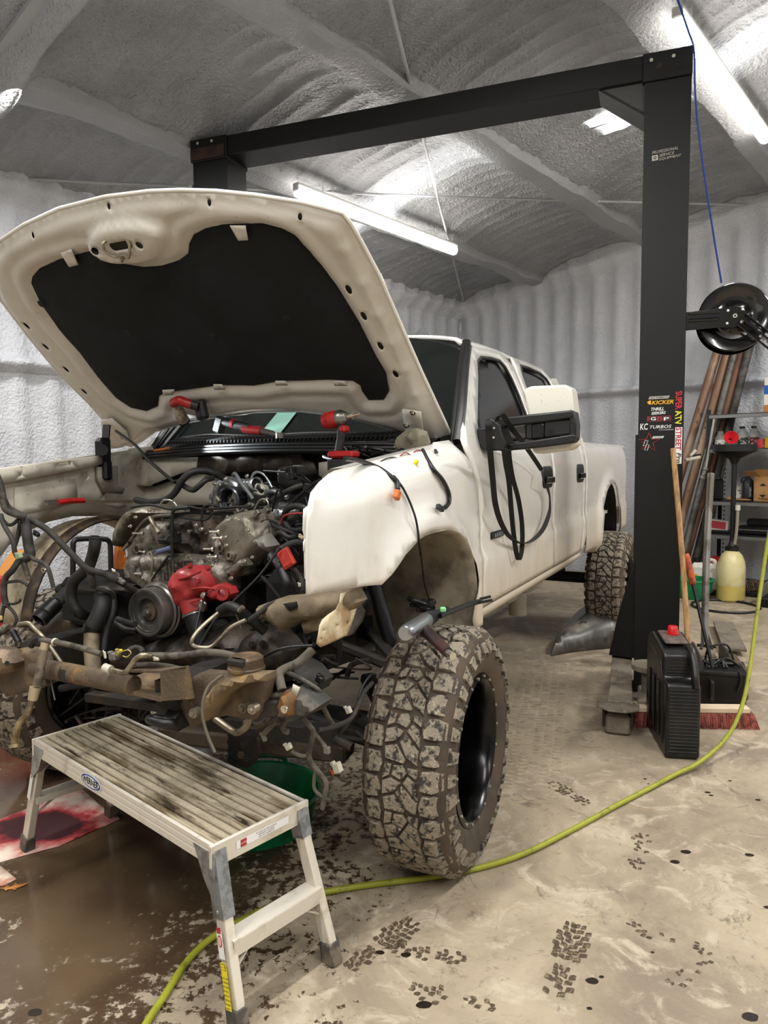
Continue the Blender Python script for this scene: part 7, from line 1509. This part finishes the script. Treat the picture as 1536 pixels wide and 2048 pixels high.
M_clear = mat('clear_plastic', '#c9ccc4', .15, alpha=.45); M_lblw = mat('label_white', '#e6e6e0', .5, col2='#5b6a60', nscale=30, thr=(.5, .56)); M_lbld = mat('label_dark', '#23362e', .5, col2='#b9b9a8', nscale=34, thr=(.52, .58)); M_lblr = mat('label_maroon', '#5a1e24', .5, col2='#cdbdb0', nscale=34, thr=(.52, .58))
t = item('clear_jug', 'squat clear plastic jug at the left end of the second shelf', 'bottle', 1441, 880, -.55, Z2).t; bottle(t, .20, .062, M_clear, M_clear, .5, .5, .6, lab_=M_lblw)
t = item('small_bottle', 'small bottle with a grey cap behind the red funnel', 'bottle', 1457, 880, -.42, Z2).t; bottle(t, .19, .04, M_conw, M_cong, .5, .8)
t = item('coolant_bottle', 'clear bottle with a black cap and green label on the second shelf', 'bottle', 1484, 880, -.5, Z2).t; bottle(t, .25, .072, M_clear, M_blk, .35, .42, .6, lab_=M_lbld)
t = item('washer_bottle', 'clear bottle with a black cap and maroon label by the red can', 'bottle', 1507, 880, -.5, Z2).t; bottle(t, .25, .062, M_clear, M_blk, .35, .46, .6, lab_=M_lblr)
fnl = item('red_funnel', 'small red funnel tipped over on the large black funnel tray', 'funnel', 1461, 880, -.86, 0.0); c = gp(1461, 878, -.86); b = fnl.mb(); b.lathe([(.016, -.06), (.022, -.03), (.072, .04), (.078, .045), (.074, .048), (.018, -.02)], c, (BS * .35 - BU * .75 + zz * .35), 26); b.build('funnel_cone', mat('funnel_red', '#c8202a', .4), fnl.t)
t = item('red_can', 'small red can beside the yellow box on the second shelf', 'can', 1521, 885, -.52, Z2).t; b = MB(); b.lathe([(0, 0), (.045, 0), (.045, .095), (.042, .1), (0, .1)], n=22); b.build('can_body', mat('can_red', '#c22a3c', .4, col2='#e8c8c8', nscale=22, thr=(.6, .63)), t)
t = item('yellow_box', 'yellow carton at the right edge of the second shelf', 'box', 1538, 885, -.5, Z2).t; b = MB(); b.box((.01, 0, .06), (.09, .08, .12), ch=.002); b.build('carton', mat('carton_yellow', '#e0b81e', .5), t)
t = item('white_carton', 'white and blue carton standing on the top shelf at right', 'box', 1541, 800, -.5, 2.17); b = MB(); b.box((.02, 0, .15), (.13, .2, .30), ch=.003); b.build('carton', mat('carton_white', '#e9e4da', .6), t.t); b = MB(); b.box((.02, -.101, .17), (.131, .003, .10)); b.build('blue_band', mat('band_blue', '#1e5fb0', .5), t.t)
t = item('small_crate', 'orange-brown cardboard box under the white carton on the top shelf', 'box', 1541, 830, -.5, 2.086); b = MB(); b.box((.02, 0, .04), (.14, .22, .08), ch=.002); b.build('carton', mat('crate_orange', '#c08048', .7), t.t)
# third shelf
t = item('oil_bottle', 'tall black oil bottle at the left end of the third shelf', 'bottle', 1437, 985, -.5, Z3).t; b = MB(); b.box((0, 0, .12), (.10, .06, .24), ch=.014); b.build('bottle_body', M_blk, t); b = MB(); b.lathe([(.035, .24), (.02, .27), (.02, .285), (0, .285)], n=14); b.build('cap', M_tblk, t)
t = item('white_bottle', 'white plastic bottle beside the grey jug on the third shelf', 'bottle', 1477, 985, -.5, Z3).t; b = MB(); b.box((0, 0, .085), (.085, .05, .17), ch=.02); b.build('bottle_body', M_conw, t); b = MB(); b.box((.005, -.026, .075), (.05, .003, .1)); b.build('label_panel', M_lblw, t)
t = item('grey_jug', 'dark grey gallon jug next to the open cardboard box', 'jug', 1496, 985, -.48, Z3).t; b = MB(); b.lathe([(0, 0), (.07, 0), (.075, .01), (.075, .17), (.06, .23), (.025, .265), (.025, .28), (0, .28)], n=24, sq=(1, .85)); b.build('jug_body', mat('jug_grey', '#34373a', .35), t); b = MB(); b.tube([(-.02, -.02, .27), (-.06, -.03, .25), (-.065, -.02, .2)], .012, 10); b.build('jug_handle', MATS['jug_grey'], t); b = MB(); b.box((.02, -.066, .1), (.06, .004, .11)); b.build('label_panel', mat('label_grey', '#6e7275', .5, col2='#c8c8c4', nscale=40, thr=(.56, .6)), t)
t = item('cardboard_box', 'open cardboard box with black diamond marks on the third shelf', 'box', 1528, 985, -.5, Z3).t; M_cb = mat('cardboard', '#b58a55', .75, col2='#a57a48', nscale=8)
b = MB(); b.box((.02, .0, .14), (.21, .2, .28)); b.build('carton', M_cb, t, bev=.002)
for dz, fl_ in ((.175, 1), (.075, -1)): b = MB(); b.prism([(-.025, -.102, dz), (.045, -.102, dz), (.01, -.102, dz + .03 * fl_)], (0, -.002, 0)); b.build('arrow_mark', M_lk, t)
b = MB(); b.bar((-.085, -.09, .28), (-.12, -.16, .34), .18, .003); b.build('box_flap', M_cb, t); b = MB(); b.add([(-.085, -.1, .28), (.12, -.1, .28), (.12, -.15, .36), (-.07, -.15, .36)], [(0, 1, 2, 3)]); b.build('box_flap', M_cb, t)
text('lettering', 'FRAGILE', M_lk, frame((.02, -.1035, .03), (1, 0, 0), (0, 0, 1)), .03, t, .0004)
t = item('brown_scrap', 'crumpled brown paper lying on the third shelf', 'paper', 1462, 990, -.6, Z3).t; b = MB(); b.sphere((0, 0, .02), .05, 12, 8, (1.1, .7, .5)); b.sphere((.12, 0, .012), .05, 12, 8, (2.0, .6, .25)); b.build('paper', M_cb, t, kind='stuff')
# fourth shelf
t = item('red_carton', 'red and white carton tilted on the lowest shelf at left', 'box', 1441, 1045, -.55, Z4 + .03).t; b = MB(); b.box((0, 0, .06), (.19, .1, .12), Matrix.Rotation(.08, 3, 'Y')); b.build('carton', mat('carton_grey', '#c9c4bd', .6), t); b = MB(); b.box((-.005, -.052, .065), (.155, .003, .085), Matrix.Rotation(.08, 3, 'Y')); b.build('red_print', mat('print_red', '#b23c48', .5), t); b = MB(); b.box((0, 0, -.012), (.22, .14, .036), ch=.01); b.build('dark_rag', M_blkm, t)
t = item('tool_case', 'long black tool case lying on the lowest shelf', 'case', 1512, 1066, -.5, Z4).t; b = MB(); b.box((.06, 0, .05), (.46, .2, .10), ch=.015); b.build('case_body', M_tank, t); b = MB(); b.box((.06, -.101, .055), (.46, .01, .012)); b.build('case_trim', M_cong, t); b = MB(); b.box((.06, 0, .14), (.3, .14, .08), ch=.02); b.build('upper_case', M_blkm, t)
# drain canister: tall funnel standing in the cream jug
cj = item('fluid_jug', 'large cream plastic jug half full of oil under the black funnel', 'jug', 1461, 1197, -.92, 0); M_cj = mat('cream_jug', '#d9cf9d', .4, col2='#c9b97e', nscale=4)
b = MB(); b.lathe([(0, 0), (.165, 0), (.188, .02), (.19, .34), (.178, .43), (.14, .51), (.08, .555), (.06, .56)], n=32, sq=(1, .75)); b.build('jug_body', M_cj, cj.t, 50); b = MB(); b.lathe([(.1905, .025), (.1915, .18)], n=32, sq=(1, .75)); b.build('oil_level', mat('oil_through', '#c2ae62', .4), cj.t)
b = MB(); b.tube([(.03, -.13, .30), (.02, -.14, .42), (.0, -.10, .53)], .014, 8); b.build('moulded_handle', M_cj, cj.t)
b = MB(); b.lathe([(.062, .545), (.07, .56), (.07, .60), (.045, .61), (.03, .66), (0, .66)], n=22); b.build('jug_cap', M_blk, cj.t)
b = MB(); b.tube([(.03, -.02, .63), (.05, -.03, .8), (.055, -.03, 1.02)], .017, 10); b.build('clear_tube', mat('milky_tube', '#8f8a78', .3), cj.t, 60); b = MB(); b.cyl((.055, -.03, 1.01), (.055, -.03, 1.07), .026, n=14); b.build('tube_cap', M_conw, cj.t)
cf = item('drain_funnel', 'wide black funnel tray on a long stem standing in the cream jug', 'funnel', 1461, 1197, -.92, 0)
b = MB(); b.cyl((.0, 0, .6), (.0, 0, 1.60), .027, n=16); b.build('stem', M_blk, cf.t); b = MB(); b.lathe([(.027, 1.52), (.06, 1.58), (.215, 1.66), (.222, 1.66), (.222, 1.735), (.212, 1.735), (.212, 1.675), (.03, 1.60)], n=40); b.build('tray', M_blk, cf.t, 40)
# below the shelf
t = item('white_oil_jug', 'white oil jug with an orange emblem behind the grey jack handle', 'jug', 1407, 1180, -.75, 0); b = MB(); b.box((0, 0, .20), (.30, .18, .34), ch=.05); b.build('jug_body', mat('jug_white', '#e6e2d8', .4), t.t); b = MB(); b.tube([(.02, -.02, .36), (.05, -.02, .41), (.12, -.02, .40), (.13, -.02, .33)], .02, 10); b.build('jug_handle', MATS['jug_white'], t.t)
b = MB(); b.cyl((-.08, 0, .37), (-.08, 0, .42), .035, n=16); b.build('cap', M_blk, t.t); b = MB(); b.box((0, -.091, .17), (.24, .003, .2)); b.build('label_panel', mat('jug_label', '#efe9e2', .5, col2='#d98a6a', nscale=26, thr=(.6, .64)), t.t); b = MB(); b.cyl((-.06, -.094, .22), (-.06, -.092, .22), .024, n=16); b.build('emblem', M_ly, t.t)
t = item('red_fuel_can', 'red plastic can mostly hidden behind the cream jug', 'can', 1440, 1180, -.55, 0); b = MB(); b.box((.02, 0, .22), (.34, .22, .42), ch=.06); b.build('can_body', mat('can_red2', '#a81d26', .4), t.t)
t = item('green_tub', 'green plastic tub on the floor behind the broom handle', 'tub', 1388, 1192, -1.05, 0); b = MB(); b.lathe([(0, .01), (.16, .01), (.195, .2), (.215, .205), (.215, .225), (.19, .225), (.15, .0), (0, .0)], n=36); b.build('tub_body', MATS['green_plastic'], t.t, 40)
t = item('ribbed_bottle', 'small black ribbed bottle between the tub and the cream jug', 'bottle', 1424, 1180, -.72, 0); b = MB(); b.lathe([(0, 0), (.05, 0)] + [(.05 - .008 * (k % 2), .02 + .02 * k) for k in range(10)] + [(.03, .23), (.03, .26), (0, .26)], n=20); b.build('bottle_body', M_blk, t.t, 30)
t = item('spring_pile', 'tangle of brown springs and chain on the floor under the shelf', 'hardware', 1505, 1165, -.5, 0); b = MB(); r6 = random.Random(4)
for k in range(9):
    cx_, cy_ = r6.uniform(-.16, .2), r6.uniform(-.1, .1); b.tube([(cx_ + .045 * math.cos(t_ * 1.3) + t_ * .008, cy_ + t_ * .004, .10 + .05 * math.sin(t_ * 1.3) + .02 * k % .06) for t_ in range(14)], .007, 6, sub=3)
b.build('spring', mat('brown_spring', '#5b4636', .6), t.t, kind='stuff'); b = MB(); b.box((.02, 0, .03), (.5, .24, .06), ch=.01); b.build('black_tray', M_blk, t.t)
t = item('parts_case', 'dark open case on the floor at the right edge under the shelf', 'case', 1540, 1180, -1.0, 0); b = MB(); b.box((.04, 0, .05), (.22, .3, .1), ch=.01); b.build('case_base', M_blk, t.t); b = MB(); b.bar((-.06, 0, .1), (-.02, 0, .26), .3, .012); b.build('case_lid', M_cong, t.t)
b = MB(); pc = onz(1440, 1215, .012); ring = []
for k in range(40):
    a_ = 2 * math.pi * k / 39 * .93 + .25; q = V((4.36, -1.38, .012)) + V((.33 * math.cos(a_), .34 * math.sin(a_), 0)); ring.append(MB_ @ q)
b.tube(ring, .013, 8, smooth=False); tag(b.build('rubber_hose', M_blk, None, 60), 'loop of black rubber hose on the floor in front of the cream jug', 'hose')
# slide hammer and pliers near the post
sh2 = CT('slide_hammer', 'shiny slide hammer leaning against the shelf upright', 'tool', gp(1402, 985, -.9)); b = sh2.mb(); b.tube([gp(1428, 838, -.8), gp(1412, 935, -.85)], .012, 10); b.build('rod', M_zinc, sh2.t); b = sh2.mb(); b.lathe([(0, 0), (.035, 0), (.035, .03), (.024, .04), (.024, .09), (.035, .10), (.035, .13), (0, .13)], gp(1412, 935, -.85), gp(1402, 965, -.87) - gp(1412, 935, -.85), 18); b.cyl(gp(1402, 962, -.87), gp(1399, 980, -.87), .012, n=8); b.build('weight', M_steel, sh2.t)
pl2 = CT('locking_pliers', 'locking pliers clamped at the right edge of the lift post', 'tool', WY(1385, 915, 4.7)); b = pl2.mb(); b.bar(WY(1370, 920, 4.7), WY(1400, 914, 4.7), .02, .02, ch=.004); b.bar(WY(1380, 912, 4.7), WY(1392, 900, 4.7), .012, .02, ch=.003); b.build('jaw', M_conw, pl2.t); b = pl2.mb(); b.bar(WY(1384, 912, 4.7), WY(1402, 909, 4.7), .014, .014, ch=.003); b.build('green_grip', M_blk, pl2.t)
# ================================================================== BEHIND THE TRUCK, LEFT
Mlw = lambda x, y, s: onpl(x, y, BC + BS * s, BS)
ct = CT('hand_cart', 'black tubular cart handle standing beyond the passenger front wheel arch', 'cart', Mlw(185, 1200, .9)); b = ct.mb(); b.tube([Mlw(146, 1175, .9), Mlw(146, 1100, .9), Mlw(148, 1083, .9), Mlw(160, 1078, .9), Mlw(206, 1078, .9), Mlw(218, 1083, .9), Mlw(221, 1100, .9), Mlw(222, 1175, .9)], .022, 10, sub=4); b.build('handle_frame', M_blk, ct.t, 60)
base = Mlw(185, 1175, .9); b = ct.mb(); b.box((base.x, base.y, base.z / 2 - .02), (.7, .5, max(.2, base.z)), Matrix.Rotation(-bt, 3, 'Z')); b.build('cart_body', M_blk, ct.t)
ol = CT('orange_stand', 'orange painted steel stand behind the engine, seen through the wheel arch', 'stand', Mlw(240, 1200, .8)); b = ol.mb(); M_or = mat('orange_paint', '#b8651f', .5, col2='#9a4a18', nscale=6)
b.prism([Mlw(227, 1160, .8), Mlw(226, 1120, .8), Mlw(232, 1070, .8), Mlw(246, 1110, .8), Mlw(266, 1175, .8)], BS * .06); b.build('side_plate', M_or, ol.t)
bp0 = Mlw(245, 1170, .8); b = ol.mb(); b.box((bp0.x, bp0.y, bp0.z / 2), (.3, .3, bp0.z), Matrix.Rotation(-bt, 3, 'Z')); b.build('stand_base', M_blk, ol.t)
cx2 = CT('red_carton_stack', 'red and orange printed cartons at the far left behind the wiring', 'box', Mlw(5, 1240, .8)); b = cx2.mb(); b.prism([Mlw(-30, 1250, .8), Mlw(-40, 1150, .8), Mlw(0, 1148, .8), Mlw(38, 1160, .8), Mlw(36, 1235, .8)], BS * .3); b.build('red_box', mat('carton_red', '#b3202a', .5, col2='#d98a3a', nscale=5, thr=(.55, .6)), cx2.t); b = cx2.mb(); b.prism([Mlw(-10, 1150, .79), Mlw(26, 1097, .79), Mlw(28, 1150, .79)], BS * .2); b.build('orange_box', mat('carton_orange', '#cf8a35', .5), cx2.t)
bq = Mlw(0, 1240, .8); b = cx2.mb(); b.box((bq.x, bq.y, bq.z / 2), (.5, .5, bq.z), Matrix.Rotation(-bt, 3, 'Z')); b.build('lower_box', M_blk, cx2.t)
# ================================================================== MARKS ON THE FLOOR: boot prints, drips
M_drip = mat('oil_drip', '#241d15', .3); M_print = mat('boot_mud', '#4a3d2e', .6, col2='#7b6b55', nscale=60, thr=(.5, .6))
def blob(px, r_, name='oil_drip', e=.7):
    c = onz(*px, .0); n = 14; s_ = rnd.random() * 9; b = MB(); b.prism([(c.x + r_ * (1 + .25 * noise.noise(V((math.cos(t) + s_, math.sin(t), 0)))) * math.cos(t), c.y + r_ * e * (1 + .25 * noise.noise(V((math.cos(t), math.sin(t) + s_, 3)))) * math.sin(t), .0004) for t in [2 * math.pi * k / n for k in range(n)]], (0, 0, .0008)); o = b.build(name, M_drip, flo, 0); return o
for p, r_ in (((1372, 1704), .020), ((1350, 1724), .018), ((1415, 1585), .014), ((1422, 1591), .011), ((1460, 1562), .009), ((1516, 1600), .013), ((1498, 1710), .018), ((1184, 1962), .020), ((1203, 1954), .008), ((1179, 2017), .008), ((1500, 2034), .024), ((760, 1905), .014), ((812, 1910), .016), ((848, 2010), .022), ((1534, 1815), .012), ((1290, 1558), .008), ((1297, 1568), .006), ((697, 1797), .009), ((1305, 1905), .006), ((70, 2025), .02)): blob(p, r_)
def bootprint(px, ang, s=1., dens=1.):
    c = onz(*px); b = MB(); R = Matrix.Rotation(ang, 3, 'Z'); r7 = random.Random(int(px[0]))
    for i in range(13):
        yy = -.14 + .0225 * i
        if -.045 < yy < -.025: continue
        hw = .047 * math.sin(math.pi * min(1, (yy + .05) / .20)) ** .45 if yy > -.03 else .036 * math.sin(math.pi * min(1, max(.12, (yy + .165) / .13))) ** .5
        nj = 4 if yy > -.03 else 3
        for j in range(nj):
            if r7.random() > dens: continue
            xx = -hw + 2 * hw * (j + .5) / nj + (.004 if i % 2 else -.004) + r7.uniform(-.002, .002); w_ = hw / nj * r7.uniform(.75, .98); h_ = r7.uniform(.0085, .0105); sk = .003 * (1 if j < nj / 2 else -1); t_ = r7.uniform(-.003, .003)
            q = [(xx - w_, yy - h_ + sk), (xx - w_ * .2, yy - h_ + t_), (xx + w_, yy - h_ - sk), (xx + w_ * 1.05, yy + h_ * .5 - sk), (xx + w_ * .3, yy + h_), (xx - w_ * .9, yy + h_ * .8 + sk)]
            b.prism([c + R @ V((x * s, y * s, .0004)) for x, y in q], (0, 0, .0006))
    b.build('boot_print', M_print, flo, 0, kind='stuff')
bootprint((1135, 1912), -.45, 1.25, .97); bootprint((770, 1885), -.75, 1.1, .85); bootprint((850, 1905), 1.3, .9, .6); bootprint((1135, 1585), .5, .9, .8); bootprint((1280, 1700), -.45, 1.0, .5); bootprint((1385, 1935), -.9, .8, .3); bootprint((900, 1995), 1.2, .9, .5); bootprint((1320, 1870), 1.1, .8, .25)

# dusty tread marks beside the front tyre
p0_, p1_ = onz(1045, 1600), onz(1092, 1320); d_ = (p1_ - p0_); Lt = d_.length; d_.normalize(); w_ = V((d_.y, -d_.x, 0)); b = MB(); r8 = random.Random(9)
for i in range(int(Lt / .045)):
    for j in range(6):
        if r8.random() < .18: continue
        c = p0_ + d_ * (.045 * i + (.022 if j % 2 else 0)) + w_ * (-.14 + .056 * j); q = [(-.024, -.006), (-.008, -.017), (.02, -.012), (.025, .006), (.004, .016), (-.02, .012)]
        b.prism([c + w_ * (x + r8.uniform(-.004, .004)) + d_ * (y + r8.uniform(-.003, .003)) + V((0, 0, .0003)) for x, y in q], (0, 0, .0012))
b.build('tread_mark', mat('dry_mud', '#a99a82', .9, col2='#8f8270', nscale=20), flo, 0, kind='stuff')
